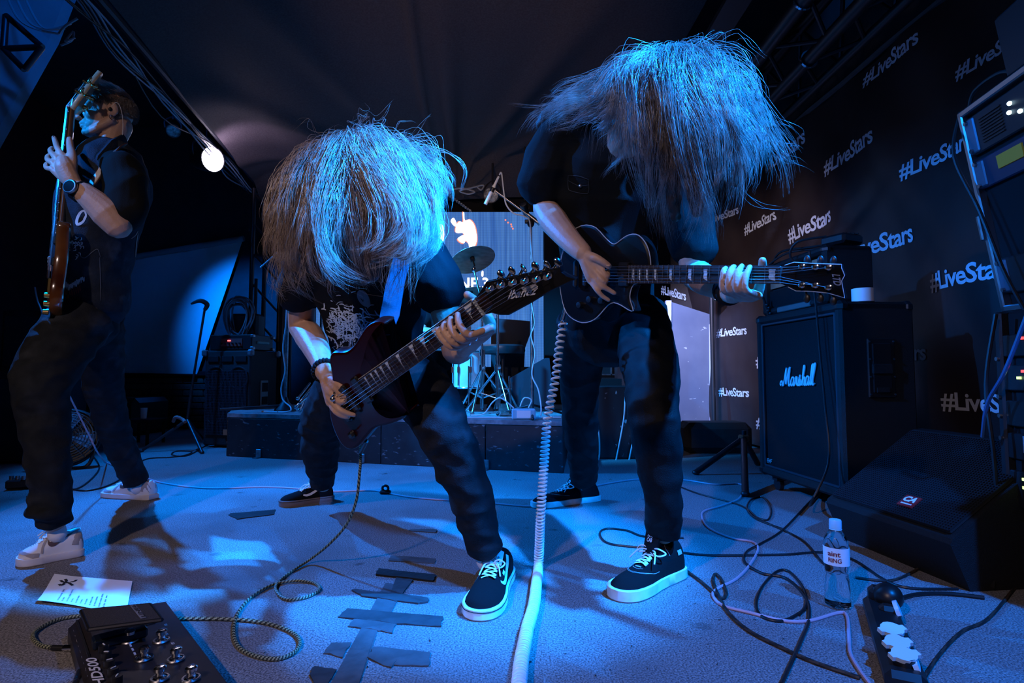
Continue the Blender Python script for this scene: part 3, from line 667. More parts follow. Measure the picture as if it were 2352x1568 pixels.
m = MB(); e = V((-.01, -.012, 0)); m.add([a + e, a + V((.04, -.012, 0)), d_ + V((.04, -.012, 0)), d_ + e, a + e + n_, a + V((.04, .04, 0)), d_ + V((.04, .04, 0)), d_ + e + n_], [(3, 2, 1, 0), (4, 5, 6, 7), (0, 1, 5, 4), (1, 2, 6, 5), (2, 3, 7, 6), (3, 0, 4, 7)]); m.build('edge_strip', mEd, t, False)
m = MB(); e = V((.015, -.012, 0)); m.add([b + V((-.02, -.012, -.1)), b + e + V((0, 0, -.1)), c_ + e, c_ + V((-.02, -.012, 0)), b + V((-.02, .04, -.1)), b + V((.015, .04, -.1)), c_ + V((.015, .04, 0)), c_ + V((-.02, .04, 0))], [(3, 2, 1, 0), (4, 5, 6, 7), (0, 1, 5, 4), (1, 2, 6, 5), (2, 3, 7, 6), (3, 0, 4, 7)]); m.build('edge_strip', mEd, t, False)
m = MB(); m.box((P(1600, 700, 5.75).x, 5.78, 1.9), (1.0, .06, 1.15)); 
# drum kit hardware cases etc. on the left: truss tower behind the guitarist
m = MB(); c = V((P(618, 900, 5.6).x, 5.6, 0))
t = thing('lighting_truss', 'black lattice tower at the left end behind the riser', 'truss', c)
for dx, dy in ((-.14, -.14), (.14, -.14), (.14, .14), (-.14, .14)):
    m = MB(); m.cyl(c + V((dx, dy, 0)), c + V((dx, dy, 2.50)), .022); m.build('chord', M['darkmetal'], t)
for z in range(8):
    for s in (-1, 1):
        m = MB(); m.cyl(c + V((-.14 * s, .14 * -1, .05 + z * .3)), c + V((.14 * s, -.14, .35 + z * .3)), .011, n=8); m.build('brace', M['darkmetal'], t); s2 = 1
        break
m = MB(); m.cyl(c + V((.2, -.18, .02)), c + V((.2, -.18, 2.5)), .03); tag(m.build('scaffold_pole', M['darkmetal']), 'dark upright pole behind the bent guitarist\'s elbow', 'pole')

# bass amplifier on the left
fl, fr = V((P(458, 1000, 5.0).x, 5.05, 0)), V((P(565, 1000, 4.9).x, 4.95, 0))
fd_ = (fr - fl).normalized(); bk = V((-fd_.y, fd_.x, 0)); FM = Matrix((fd_, bk, V((0, 0, 1)))).transposed(); W_ = (fr - fl).length; D_ = .38; Hc = P(0, 805, 5.0).z
cen = (fl + fr) / 2 + bk * D_ / 2
t = thing('bass_cabinet', 'bass speaker cabinet with punched grille left of the riser', 'speaker cabinet', cen)
m = MB(); m.box(cen + V((0, 0, Hc / 2 + .01)), (W_, D_, Hc - .02), FM, bev=.012); m.build('body', M['tolex'], t)
L = lambda x, y, z: fl + fd_ * x + bk * y + V((0, 0, z))
mPm = mat('blue black steel grille', (.06, .07, .09), .42, .6)
m = MB()
for i in range(25):
    m.box(L(W_ / 2, -.008, .12 + i * (Hc - .30) / 24), (W_ - .06, .006, .004), FM)
for i in range(31):
    m.box(L(.03 + i * (W_ - .06) / 30, -.011, Hc / 2 - .03), (.004, .004, Hc - .30), FM)
tag(m.build('grille', mPm, t, False), kind='stuff')
for cx, cz in ((.25, .72), (.75, .72), (.25, .36), (.75, .36)):
    c = L(W_ * cx, -.004, Hc * cz); m = MB(); m.torus(c, bk, W_ * .20, .008, 24, 6); m.lathe([(.001, 0), (W_ * .08, -.004), (W_ * .19, .004)], c, bk, 24); m.build('speaker_cone', M['darkmetal'], t)
for k in range(3):
    m = MB(); m.box(L(W_ * (.2 + .3 * k), -.002, Hc - .075), (W_ * .24, .02, .055), FM, bev=.004); m.build('vent', M['matte'], t)
for x, y, z in ((0, 0, Hc), (W_, 0, Hc), (W_, D_, Hc)):
    m = MB(); m.box(L(x, y, z - .02), (.05, .05, .06), FM, bev=.012); m.build('corner_guard', mat('steel blue corner', (.18, .22, .25), .4, .6), t)
m = MB(); m.box(L(W_ + .004, D_ * .5, Hc * .55), (.012, .10, .24), FM, bev=.004); m.build('side_handle', mat('handle rim', (.16, .20, .20), .5), t)
for z_, h_ in ((.62, .08), (.48, .07)): m = MB(); m.box(L(W_ + .009, D_ * .5, Hc * z_), (.012, .075, h_), FM); m.build('handle_recess', M['matte'], t)
m = MB(); m.box(L(W_ * .62, -.016, .14), (W_ * .28, .006, .05), FM); m.build('badge', mat('orange badge', (.45, .12, .05), .5), t)
letters('badge_lettering', 'BASS', L(W_ * .5, -.0195, .125), fd_ * W_ * .24, V((0, 0, .03)), M['ink'], t, .03) if False else None
# amplifier head
t2 = thing('bass_amplifier_head', 'bass amplifier head with a red panel on top of its cabinet', 'amplifier', L(W_ / 2, D_ / 2, Hc))
m = MB(); m.box(L(W_ * .52, D_ * .45, Hc + .075), (W_ * .92, D_ * .8, .14), FM, bev=.008); m.build('case', M['black'], t2)
m = MB(); m.box(L(W_ * .55, D_ * .05 - .003, Hc + .075), (W_ * .46, .006, .07), FM); m.build('control_panel', mat('red brown panel', (.22, .05, .045), .4), t2)
m = MB()
for k in range(6): m.cyl(L(W_ * (.34 + .08 * k), D_ * .05, Hc + .065), L(W_ * (.34 + .08 * k), D_ * .05 - .02, Hc + .065), .008)
m.build('knobs', M['black'], t2)
for z in (.02, .13):
    for y in (.08, .82):
        m = MB(); m.box(L(W_ * .98, D_ * y, Hc + z), (.035, .035, .03), FM, bev=.006); m.build('corner_guard', M['dullmetal'], t2)
m = MB(); m.box(L(W_ * .985, D_ * .45, Hc + .075), (.02, .17, .025), FM, bev=.006); m.build('side_handle', mat('teal handle', (.10, .25, .24), .5), t2)
m = MB(); m.box(L(W_ * .50, D_ * .05 - .008, Hc + .09), (.03, .004, .012), FM); m.build('pilot_light', mat('red pilot light', (.5, .05, .05), .4, emit=(1, .12, .12), estr=3), t2)
# coil of cable on a stand above the amplifier
c = P(545, 728, 5.15); rr = random.Random(3)
m = MB()
for k in range(11):
    pts = []; a0 = rr.uniform(0, 6); ra, rb = rr.uniform(.10, .15), rr.uniform(.16, .24); off = V((rr.uniform(-.03, .03), rr.uniform(-.04, .04), rr.uniform(-.03, .03)))
    for i in range(15):
        a = a0 + 2 * math.pi * i / 14; pts.append(c + off + V((math.cos(a) * ra * .8, math.sin(a * 2) * .03, math.sin(a) * rb * .85 - .02)))
    m.tube(pts, .007, 6, 3)
tag(m.build('coiled_cable', mat('steel grey cable', (.10, .11, .13), .4)), 'bundle of coiled cables above the bass amplifier head', 'cable')
m = MB(); m.cyl(V((c.x + .05, 5.4, 0)), V((c.x + .05, 5.4, P(0, 640, 5.4).z)), .016); m.box(V((c.x + .02, 5.32, P(0, 752, 5.4).z)), (.26, .16, .24), bev=.02); tag(m.build('pole_stand', M['darkmetal']), 'dark pole carrying the coiled cables', 'stand')
# guitar stand
b0 = V((P(452, 980, 5.0).x, 4.85, 0)); t = thing('guitar_stand', 'empty tripod guitar stand before the projection screen', 'guitar stand', b0)
tp = P(470, 712, 4.9)
m = MB(); m.cyl(b0 + V((.0, 0, .24)), b0 + V((.02, .02, .55)), .013); m.cyl(b0 + V((.02, .02, .55)), tp, .010); m.build('pole', M['black'], t)
m = MB(); m.tube([tp, tp + V((.02, 0, .05)), tp + V((-.03, -.02, .08)), tp + V((-.10, -.04, .05))], [.016, .022, .02, .008], 8); m.build('yoke', M['black'], t)
for a_ in (200, 320, 90):
    e = b0 + V((.33 * math.cos(math.radians(a_)), .33 * math.sin(math.radians(a_)), .012)); m = MB(); m.cyl(b0 + V((0, 0, .26)), e, .013); m.ell(e, (.018, .018, .014)); m.build('leg', M['darkmetal'], t)
m = MB(); m.tube([b0 + V((-.09, -.05, .25)), b0 + V((-.05, -.08, .29)), b0 + V((0, -.07, .27)), b0 + V((.04, -.1, .25))], .014, 8); m.build('rest', mat('pinkish foam', (.30, .17, .16), .8), t)

# floor fan behind the bassist
c = P(150, 1003, 3.9); t = thing('floor_fan', 'round dark floor fan between the bassist\'s legs', 'fan', (c.x, c.y, 0)); ax = V((.45, -.85, .28)).normalized(); x = ax.orthogonal().normalized(); y = ax.cross(x); r = .19
m = MB()
for k in range(10): m.torus(c + ax * (.05 - .05 * (k / 9) ** 2), ax, .03 + (r - .03) * k / 9, .0028, 32, 5)
for k in range(12):
    a = math.pi * 2 * k / 12; d = x * math.cos(a) + y * math.sin(a); m.cyl(c + ax * .05 + d * .03, c + d * r, .0028, n=5)
m.build('front_grille', M['dullmetal'], t)
m = MB(); m.torus(c - ax * .03, ax, r + .005, .012, 36, 8); m.lathe([(r, -.03), (r * .9, -.10), (.06, -.13), (.001, -.13)], c, ax, 30); m.build('housing', M['black'], t)
for k in range(4):
    a = math.pi / 2 * k + .3; d = x * math.cos(a) + y * math.sin(a); e = x * math.cos(a + .7) + y * math.sin(a + .7)
    m = MB(); m.add([c + d * .03, c + d * r * .88 + ax * .012, c + (d + e).normalized() * r * .9 - ax * .004, c + e * r * .86 - ax * .02, c + e * .03], [(0, 1, 2, 3, 4)]); m.build('blade', mat('grey fan blade', (.35, .37, .40), .4) if k == 0 else bpy.data.materials['grey fan blade'], t)
m = MB(); m.tube([c + x * r * 1.05, c + x * r * 1.1 + V((0, 0, -.15)), V((c.x - .15, c.y, .015)), V((c.x + .15, c.y, .015)), c - x * r * 1.1 + V((0, 0, -.15)), c - x * r * 1.05], .012, 7); m.build('stand', M['black'], t)

# left edge clutter
t = thing('guitar_amplifier', 'small black amplifier stack at the far left behind the bassist', 'amplifier', (-3.55, 4.3, 0))
m = MB(); m.box((-3.62, 4.3, .32), (.5, .35, .62), rotm(z=20), bev=.012); m.build('lower_cabinet', M['tolex'], t)
m = MB(); m.box((-3.60, 4.3, .90), (.42, .3, .46), rotm(z=20), bev=.012); m.build('upper_cabinet', M['black'], t)
m = MB(); m.box((-3.55, 4.13, .90), (.34, .012, .36), rotm(z=20)); m.build('grille', M['grille'], t)
m = MB(); m.tube([P(80, 660, 4.1), P(86, 690, 4.0), P(97, 720, 3.95), P(100, 760, 3.95)], .006, 6); tag(m.build('cable', mat('pink grey cable', (.42, .28, .30), .5)), 'pinkish cable hanging over the amplifier at far left', 'cable')
m = MB(); m.prism([(0, 0), (.52, 0), (.42, .36), (.10, .30)], lambda a, b: V((-2.65 + a * .55, 2.75 - a * .5, b)), lambda a, b: V((-2.65 + a * .55 - .36, 2.75 - a * .5 - .40, b)))
t = thing('floor_monitor', 'black wedge floor monitor at the left edge behind the bassist', 'floor monitor', (-2.6, 2.5, 0)); m.build('body', M['tolex'], t, False)
m = MB(); m.box((-2.42, 2.38, .06), (.03, .2, .05)); m.build('side_handle', M['matte'], t)
c = G(45, 1122); m = MB(); m.box(c + V((0, .02, .03)), (.13, .11, .05), rotm(z=25), bev=.008)
t = thing('effect_pedal', 'small black effect pedal on the floor at the left edge', 'effect pedal', c); m.build('case', M['black'], t)
for k in range(3):
    m = MB(); m.cyl(c + V((-.04 + .035 * k, -.01, .053)), c + V((-.04 + .035 * k, -.01, .075)), .011); m.build('knob', M['dullmetal'], t)
m = MB(); m.box((-4.4, 6.2, .20), (.9, .6, .40), bev=.05); tag(m.build('low_couch', mat('dark green vinyl', (.012, .03, .022), .35)), 'low dark green couch under the projection screen', 'couch')
c = V((P(330, 950, 5.3).x, 5.3, .0)); t = thing('side_table', 'small dark table before the brick wall', 'table', c)
m = MB(); m.box(c + V((0, 0, .22)), (.3, .3, .03), bev=.005); m.build('table_top', M['matte'], t)
for sx in (-1, 1):
    for sy in (-1, 1): m = MB(); m.cyl(c + V((.12 * sx, .12 * sy, 0)), c + V((.12 * sx, .12 * sy, .21)), .014, n=8); m.build('leg', M['matte'], t)
m = MB(); m.lathe([(.024, 0), (.03, .10), (.027, .10), (.022, .004), (.001, .004)], c + V((0, 0, .237)), n=20); tag(m.build('cup', mat('white cup', (.8, .85, .88), .4)), 'small white cup on the dark side table', 'cup')
# ================================================================== printed banner on the right
mBan = mat('black banner vinyl', (.022, .014, .014), .42, spec=.45, col2=(.030, .020, .019), scale=5, bump=.22, bscale=8)
BT = 2.57
def wr(y, z):
    """wrinkles of the banner, always away from the room"""
    w = .018 * (1 + math.sin(y * 5.1 + z * 3.2)) + .012 * (1 + math.sin(y * 11 - z * 6.5 + 1.3)) + .02 * (1 + math.sin(z * 2.1 - y * 1.7))
    for yy, zz, a in ((4.2, 1.45, .8), (3.7, 1.55, 1.1), (4.6, 1.9, .9)):
        s = (y - yy) * math.cos(a) + (z - zz) * math.sin(a); t_ = -(y - yy) * math.sin(a) + (z - zz) * math.cos(a)
        w += .035 * math.exp(-(s / .05) ** 2 - (t_ / .35) ** 2)
    return w
PATH = [V((XB, 1.15)), V((XB, 4.86)), V((1.965, 5.55)), V((1.80, 5.95))]
cum = [0]
for a, b in zip(PATH, PATH[1:]): cum.append(cum[-1] + (b - a).length)
def on_banner(s, z, lift=0.0):
    k = max(i for i in range(len(cum) - 1) if cum[i] <= s + 1e-9) if s >= 0 else 0
    k = min(k, len(PATH) - 2); d = (PATH[k + 1] - PATH[k]).normalized(); p = PATH[k] + d * (s - cum[k]); n = V((d.y, -d.x))
    q = p + n * (wr(1.15 + s, z) - lift); return V((q.x, q.y, z))
bn = thing('banner', 'large black banner printed with repeated white words along the right wall', 'banner', (XB, 3.5, 0))
vs, fs = [], []; NS, NZ = 150, 60
for j in range(NZ + 1):
    for i in range(NS + 1):
        s = cum[-1] * i / NS; vs.append(on_banner(s, lerp(.03 if s > cum[1] - .3 else .0, BT - .03 * math.sin(s * 2.3) ** 2, j / NZ)))
for j in range(NZ):
    for i in range(NS): a = j * (NS + 1) + i; fs.append((a, a + NS + 1, a + NS + 2, a + 1))
link_mesh('sheet', vs, fs, mBan, bn, True, angle=180)
m = MB(); m.tube([on_banner(cum[-1] * i / 12, BT + .01) for i in range(13)], .022, 8, 2); m.build('top_hem', mat('dark hem', (.03, .03, .035), .5), bn)
TXT = text_mesh('#LiveStars', .020, 0, .93)
def s_of(px):
    """where the view ray of column px crosses the banner, measured along it"""
    r = ray(px, 860)
    for k in range(len(PATH) - 1):
        a, b = PATH[k], PATH[k + 1]; d = b - a; den = r.x * d.y - r.y * d.x
        if abs(den) < 1e-9: continue
        u = -(r.x * a.y - r.y * a.x) / den
        if -1e-6 <= u <= 1 + 1e-6: return cum[k] + u * d.length, (a + d * u).y
    return None
def banner_word(x0, y0, x1, h=.108):
    s0, d0 = s_of(x0); s1, d1 = s_of(x1); z0 = P(x0, y0, d0).z
    vs, fs, asp = TXT; w = abs(s0 - s1); h = min(max(w / asp, .085), .125)
    out = [on_banner(lerp(s0, s1, a[0]), z0 + a[1] * h, .0035) for a in vs]
    link_mesh('lettering', out, [f[::-1] for f in fs], mBanT, bn, False)
mBanT = mat('pale banner print', (.62, .66, .72), .5, spec=.4)
for a in ((1996, 205, 2131), (2203, 190, 2372), (1768, 400, 1861), (1897, 408, 2026), (2074, 418, 2240), (1622, 517, 1688), (1698, 541, 1776), (1799, 562, 1908), (1942, 606, 2089),
          (2130, 674, 2332), (1644, 776, 1711), (1986, 835, 2116), (1645, 910, 1711), (2141, 944, 2332), (1725, 846, 1800), (1727, 985, 1800), (1640, 690, 1668)):
    banner_word(*a)
# the neighbouring banner end, farther back
q0, q1, q2, q3 = P(1540, 585, 5.98), P(1640, 560, 5.72), P(1636, 722, 5.72), P(1540, 694, 5.98)
t = thing('banner', 'short far banner end hanging above the scratched board', 'banner', q3)
m = MB(); n_ = V((.02, .03, 0)); m.add([q0, q1, q2, q3, q0 + n_, q1 + n_, q2 + n_, q3 + n_], [(3, 2, 1, 0), (4, 5, 6, 7), (0, 1, 5, 4), (1, 2, 6, 5), (2, 3, 7, 6), (3, 0, 4, 7)]); m.build('sheet', mBan, t, False)
e = (q2 - q3); letters('lettering', '#LiveStars', q3 - e * .25 + V((0, -.02, .05)), e * .62, V((0, 0, .11)), mBanT, t, .02, 0, .93)
letters('lettering', '#LiveStars', q3 - e * .1 + V((0, -.02, .30)), e * .9, V((0, 0, .11)), mBanT, t, .02, 0, .93)
a, b = P(1634, 640, 5.3), P(1664, 690, 5.3); t = thing('green_sign', 'small dark green sign with a white border at the banner edge', 'sign', (a.x, 5.3, b.z))
m = MB(); m.box(((a.x + b.x) / 2, 5.3, (a.z + b.z) / 2), (b.x - a.x, .012, a.z - b.z)); m.build('plate', mat('green sign paint', (.01, .10, .05), .5), t, False)
m = MB(); w, h = (b.x - a.x) / 2, (a.z - b.z) / 2; c = V(((a.x + b.x) / 2, 5.291, (a.z + b.z) / 2))
for dx, dz, sx, sz in ((0, h - .012, 2 * w, .014), (0, -h + .012, 2 * w, .014), (-w + .012, 0, .014, 2 * h), (w - .012, 0, .014, 2 * h), (-w * .5, 0, .025, h * .9), (w * .35, .02, .012, h * .5)): m.box(c + V((dx, 0, dz)), (sx, .006, sz))
m.build('border', M['print'], t, False)
m = MB(); m.cyl(P(1633, 640, 5.25), V((P(1633, 640, 5.25).x, 5.25, .03)), .02); tag(m.build('banner_pole', M['darkmetal']), 'thin dark pole at the left edge of the banner', 'pole')

# ------------------------------------------------------------------ guitar speaker cabinet and amplifier head
A_, B_ = V((1.432, 3.27, 0)), V((1.492, 2.53, 0)); fd_ = (B_ - A_).normalized(); bk = V((-fd_.y, fd_.x, 0)); W_ = (B_ - A_).length; D_ = .36; Z0, Z1 = .085, .985
FM = Matrix((fd_, bk, V((0, 0, 1)))).transposed(); L = lambda x, y, z: A_ + fd_ * x + bk * y + V((0, 0, z))
t = thing('guitar_cabinet', 'tall black guitar speaker cabinet with a white script badge before the banner', 'speaker cabinet', L(W_ / 2, D_ / 2, 0))
m = MB(); w = .045
for x in (w / 2, W_ - w / 2): m.box(L(x, D_ / 2, (Z0 + Z1) / 2), (w, D_, Z1 - Z0), FM, bev=.012)
for z in (Z0 + w / 2, Z1 - w / 2): m.box(L(W_ / 2, D_ / 2, z), (W_, D_, w), FM, bev=.012)
m.box(L(W_ / 2, D_ - .01, (Z0 + Z1) / 2), (W_ - .02, .02, Z1 - Z0 - .02), FM); m.build('body', M['tolex'], t)
m = MB(); m.box(L(W_ / 2, .03, (Z0 + Z1) / 2), (W_ - 2 * w, .02, Z1 - Z0 - 2 * w), FM); m.build('grille_cloth', M['grille'], t, False)
m = MB()
for x in (w + .006, W_ - w - .006): m.box(L(x, .012, (Z0 + Z1) / 2), (.012, .014, Z1 - Z0 - 2 * w), FM, bev=.003)
for z in (Z0 + w + .006, Z1 - w - .006): m.box(L(W_ / 2, .012, z), (W_ - 2 * w, .014, .012), FM, bev=.003)
m.build('piping', mat('dark teal piping', (.02, .035, .045), .35), t)
for x in (0, W_):
    for y in (0, D_):
        for z in (Z0, Z1):
            m = MB(); m.box(L(x + (.022 if x == 0 else -.022), y + (.022 if y == 0 else -.022), z + (.022 if z == Z0 else -.022)), (.056, .056, .056), FM, bev=.018); m.build('corner_guard', M['black'], t)
for x in (.08, W_ - .08):
    for y in (.07, D_ - .07):
        m = MB(); m.cyl(L(x, y - .012, .034), L(x, y + .012, .034), .034); m.box(L(x, y, .07), (.05, .05, .03), FM); m.build('caster', M['darkmetal'], t)
hz = .68
m = MB(); m.box(L(W_ + .002, D_ * .52, hz), (.012, .13, .27), FM, bev=.004); m.build('side_handle', M['black'], t)
m = MB(); m.box(L(W_ + .006, D_ * .52, hz), (.012, .095, .23), FM, bev=.01); m.build('handle_cup', M['matte'], t)
m = MB(); m.box(L(W_ + .010, D_ * .52, hz - .005), (.012, .10, .05), FM, bev=.012); m.build('grip', M['tolex'], t)
m = MB(); m.box(L(W_ + .008, D_ * .52 + .0, hz - .10), (.012, .07, .03), rotm(x=0) @ FM, bev=.01); m.build('grip', M['tolex'], t)
for z in (hz - .12, hz - .04, hz + .04, hz + .12):
    for y in (-.058, .058): m = MB(); m.cyl(L(W_ + .006, D_ * .52 + y, z), L(W_ + .012, D_ * .52 + y, z), .0045, n=8); m.build('screw', M['dullmetal'], t)
# script badge, hand drawn strokes (unit: letter height)
SCR = [[(.15, .05), (.02, .12), (.05, .25), (.2, .28), (.34, .05), (.62, 1.0), (.60, .5), (.62, .12)], [(.62, .12), (.98, 1.02), (.92, .5), (.92, .1), (1.0, .02), (1.1, .12)],
       [(1.42, .42), (1.28, .46), (1.16, .3), (1.15, .1), (1.25, .02), (1.38, .15), (1.46, .45), (1.40, .12), (1.48, .02), (1.58, .15)], [(1.58, .15), (1.68, .5), (1.66, .38), (1.78, .44), (1.74, .15), (1.82, .02), (1.92, .15)],
       [(1.92, .12), (2.06, .55), (2.0, .4), (2.1, .25), (2.08, .05), (1.96, .02), (1.9, .1)], [(2.1, .06), (2.22, .1), (2.42, .7), (2.46, .98), (2.38, .96), (2.30, .3), (2.28, .02), (2.36, .3), (2.48, .42), (2.52, .3), (2.48, .06), (2.56, .02), (2.64, .12)],
       [(2.86, .42), (2.74, .46), (2.64, .3), (2.63, .1), (2.72, .02), (2.84, .15), (2.92, .45), (2.86, .12), (2.92, .02), (3.02, .15)], [(3.02, .12), (3.20, .7), (3.26, 1.0), (3.17, .98), (3.07, .3), (3.08, .04), (3.18, .06)], [(3.18, .06), (3.38, .7), (3.46, 1.04), (3.36, 1.0), (3.26, .3), (3.28, .02), (3.42, .08)]]
m = MB(); sx, sz = .088, .098
for st in SCR: m.tube([L(.22 + x * sx + y * sz * .10, .012, .585 + y * sz + x * .004) for x, y in st], .0052, 6, 4)
m.build('script_badge', M['print'], t)
letters('maker_plate', 'EMF', L(.055, .016, Z0 + w + .022), fd_ * .055, V((0, 0, .024)), mat('grey plate print', (.4, .4, .42), .5), t, .02, .3)

t = thing('amplifier_head', 'black guitar amplifier head on the tall cabinet behind the headstock', 'amplifier', L(W_ * .5, .16, Z1))
HZ = .285; hx0, hx1 = .03, W_ - .13
m = MB(); m.box(L(hx0 + .018, .15, Z1 + HZ / 2 + .006), (.036, .25, HZ), FM, bev=.012); m.box(L(hx1 - .018, .15, Z1 + HZ / 2 + .006), (.036, .25, HZ), FM, bev=.012)
m.box(L((hx0 + hx1) / 2, .15, Z1 + HZ - .012), (hx1 - hx0, .25, .036), FM, bev=.012); m.box(L((hx0 + hx1) / 2, .15, Z1 + .024), (hx1 - hx0, .25, .036), FM, bev=.012); m.box(L((hx0 + hx1) / 2, .17, Z1 + HZ / 2), (hx1 - hx0 - .03, .2, HZ - .03), FM); m.build('case', M['tolex'], t)
m = MB(); m.box(L((hx0 + hx1) / 2, .065, Z1 + .20), (hx1 - hx0 - .075, .012, .09), FM); m.build('control_panel', mat('bronze panel', (.38, .24, .15), .35, .4), t)
for k in range(12):
    x = hx0 + .07 + k * (hx1 - hx0 - .14) / 11
    m = MB(); m.cyl(L(x, .058, Z1 + .205), L(x, .036, Z1 + .205), .013, .011, 12); m.cyl(L(x, .036, Z1 + .205), L(x, .033, Z1 + .205), .009, n=10); m.build('knob', M['dullmetal'] if k % 2 else M['black'], t)
m = MB(); m.box(L((hx0 + hx1) / 2, .06, Z1 + .09), (hx1 - hx0 - .075, .012, .10), FM); m.build('front_cloth', M['grille'], t, False)
for x in (hx0, hx1):
    m = MB(); m.box(L(x + (.02 if x == hx0 else -.02), .045, Z1 + HZ - .014), (.05, .05, .05), FM, bev=.018); m.build('corner_guard', M['black'], t)
m = MB(); m.box(L(W_ * .45, .03, Z1 + .022), (.30, .012, .030), FM, bev=.004); m.build('front_rail', mat('grey rail', (.12, .12, .12), .5), t)
c = L(W_ - .21, .17, Z1 + HZ + .045); m = MB(); m.box(c, (.13, .15, .05), FM @ rotm(z=20), bev=.012); 
tt = thing('effect_pedal', 'black effect pedal lying on top of the amplifier head', 'effect pedal', c - V((0, 0, .03))); m.build('case', M['black'], tt)
for k in range(4): m = MB(); m.box(c + bk * (.02 * k - .02) + V((0, 0, .028)), (.10, .008, .01), FM @ rotm(z=20), bev=.003); m.build('rib', M['tolex'], tt)
for k, pts in enumerate(([L(.08, .06, Z1 + HZ + .01), L(.25, .02, Z1 + HZ + .05), L(.45, .05, Z1 + HZ + .03), L(.52, .12, Z1 + HZ + .03)], [L(.03, .04, Z1 + .20), L(.10, .0, Z1 + .26), L(.3, .02, Z1 + HZ + .03), L(.5, .08, Z1 + HZ + .012)], [L(.42, .03, Z1 + .2), L(.40, -.02, Z1 + .28), L(.44, .0, Z1 + HZ + .06), L(.52, .1, Z1 + HZ + .07)])):
    m = MB(); m.tube(pts, .006, 7); tag(m.build('cable', mC[0]), ['black cable lying across the amplifier head', 'black cable curving up over the left of the amplifier head', 'black cable looping from the amplifier controls to the pedal above'][k], 'cable')
c = P(1981, 660, 2.592); c = V((c.x, c.y, Z1 + .003)); t = thing('tape_roll', 'white roll of tape standing on the tall speaker cabinet', 'tape roll', c)
m = MB(); m.lathe([(.046, 0), (.046, .062), (.034, .062), (.034, 0), (.046, 0)], c, n=36); m.build('tape', mat('white tape', (.78, .80, .80), .5), t)
m = MB(); m.lathe([(.034, .001), (.034, .061), (.031, .061), (.031, .001), (.034, .001)], c, n=36); m.build('core', M['paper'], t)
# hanging transmitter
t = thing('wireless_transmitter', 'black wireless transmitter dangling on a beaded cord at the cabinet\'s corner', 'transmitter', P(1795, 790, 3.1))
dH = 3.165
m = MB(); m.tube([P(1752, 682, dH), P(1760, 705, dH), P(1768, 740, dH), P(1776, 762, dH), P(1788, 778, dH)], .007, 8)
for k in range(9): m.ell(P(1762 + k * 1.6 + 3 * (k % 2), 700 + k * 6.5, dH - .006), (.012, .012, .010))
m.build('cord', M['black'], t)
m = MB(); m.box(P(1796, 796, dH), (.050, .022, .074), rotm(y=-18), bev=.008); m.build('case', M['black'], t)
m = MB(); m.lathe([(.001, .002), (.015, .002), (.015, 0)], P(1793, 803, dH - .012), (0, -1, 0), 20); m.build('round_badge', mat('blue badge', (.12, .35, .75), .4), t)
letters('badge_lettering', 'a', P(1793, 803, dH - .016) + V((-.006, 0, -.006)), V((.011, 0, 0)), V((0, 0, .012)), M['ink'], t, .04)
m = MB(); m.tube([L(.54, -.005, Z1 + .27), L(.60, -.02, Z1), L(.62, -.02, .75), L(.66, -.03, .5), L(.70, -.05, .25), L(.66, -.12, .05), G(1898, 1118) + V((0, 0, .006))], .005, 7)
tag(m.build('cable', mC[0]), 'thin black cable hanging down the front of the tall cabinet', 'cable')

# tripod with an orange clamp
c = P(1708, 1006, 3.75); g = V((c.x, c.y, 0)); t = thing('tripod_stand', 'dark tripod stand with an orange clamp before the banner', 'stand', g)
m = MB(); m.cyl(c - V((0, 0, .03)), c + V((.004, .004, .05)), .016); m.build('pole', M['darkmetal'], t)
m = MB(); m.box(c, (.06, .05, .045), rotm(z=15), bev=.008); m.build('clamp', mat('orange plastic', (.55, .11, .05), .45), t)
for p in (G(1598, 1090), G(1712, 1140), V((c.x + .22, c.y + .3, 0))):
    m = MB(); m.cyl(c, p + V((0, 0, .014)), .019); m.ell(p + V((0, 0, .016)), (.024, .024, .016)); m.build('leg', M['darkmetal'], t)
m = MB(); a, b = P(1575, 1030, 4.6), P(1735, 1088, 4.6); m.box(((a.x + b.x) / 2, 4.75, .13), (b.x - a.x, .3, .25), bev=.05); tag(m.build('gear_bag', mat('black bag cloth', (.012, .012, .014), .7, bump=.4, bscale=25)), 'black gear bag on the floor under the banner end', 'bag')

# ------------------------------------------------------------------ wedge monitor
WO = V((1.285, 2.27, 0)); wd_ = V((.06, -.55, 0)).normalized(); wb = V((-wd_.y, wd_.x, 0)); WL = .56
t = thing('floor_monitor', 'big black wedge floor monitor with a red badge by the bottle', 'floor monitor', WO + wd_ * WL / 2 + wb * .2)
LW = lambda s, b, z: WO + wd_ * s + wb * b + V((0, 0, z))
prof = [(.03, 0), (-.03, .14), (-.022, .156), (.36, .425), (.40, .43), (.46, .40), (.46, 0)]
m = MB(); m.prism(prof, lambda a, b: LW(0, a, b), lambda a, b: LW(WL, a, b)); m.build('body', M['tolex'], t, False)
fx = V(prof[3] + (0,)) - V(prof[2] + (0,)); fl_ = fx.length; fx.normalize(); up_ = wb * fx.x + V((0, 0, fx.y)); nn = up_.cross(wd_) * 1; nn = nn if nn.z > 0 else -nn
FC = lambda s, b, h: LW(s, prof[2][0], prof[2][1]) + up_ * b + nn * h
mWire = mat('black perforated steel', (.020, .023, .027), .45, .3)
m = MB(); Q = Matrix((wd_, up_, nn)).transposed(); m.box(FC(WL / 2, fl_ / 2, .004), (WL - .03, fl_ - .03, .008), Q, bev=.004); m.build('grille_back', M['matte'], t, False)
m = MB()
for i in range(44): m.box(FC(WL / 2, .02 + i * (fl_ - .04) / 43, .0105), (WL - .04, .0042, .004), Q)
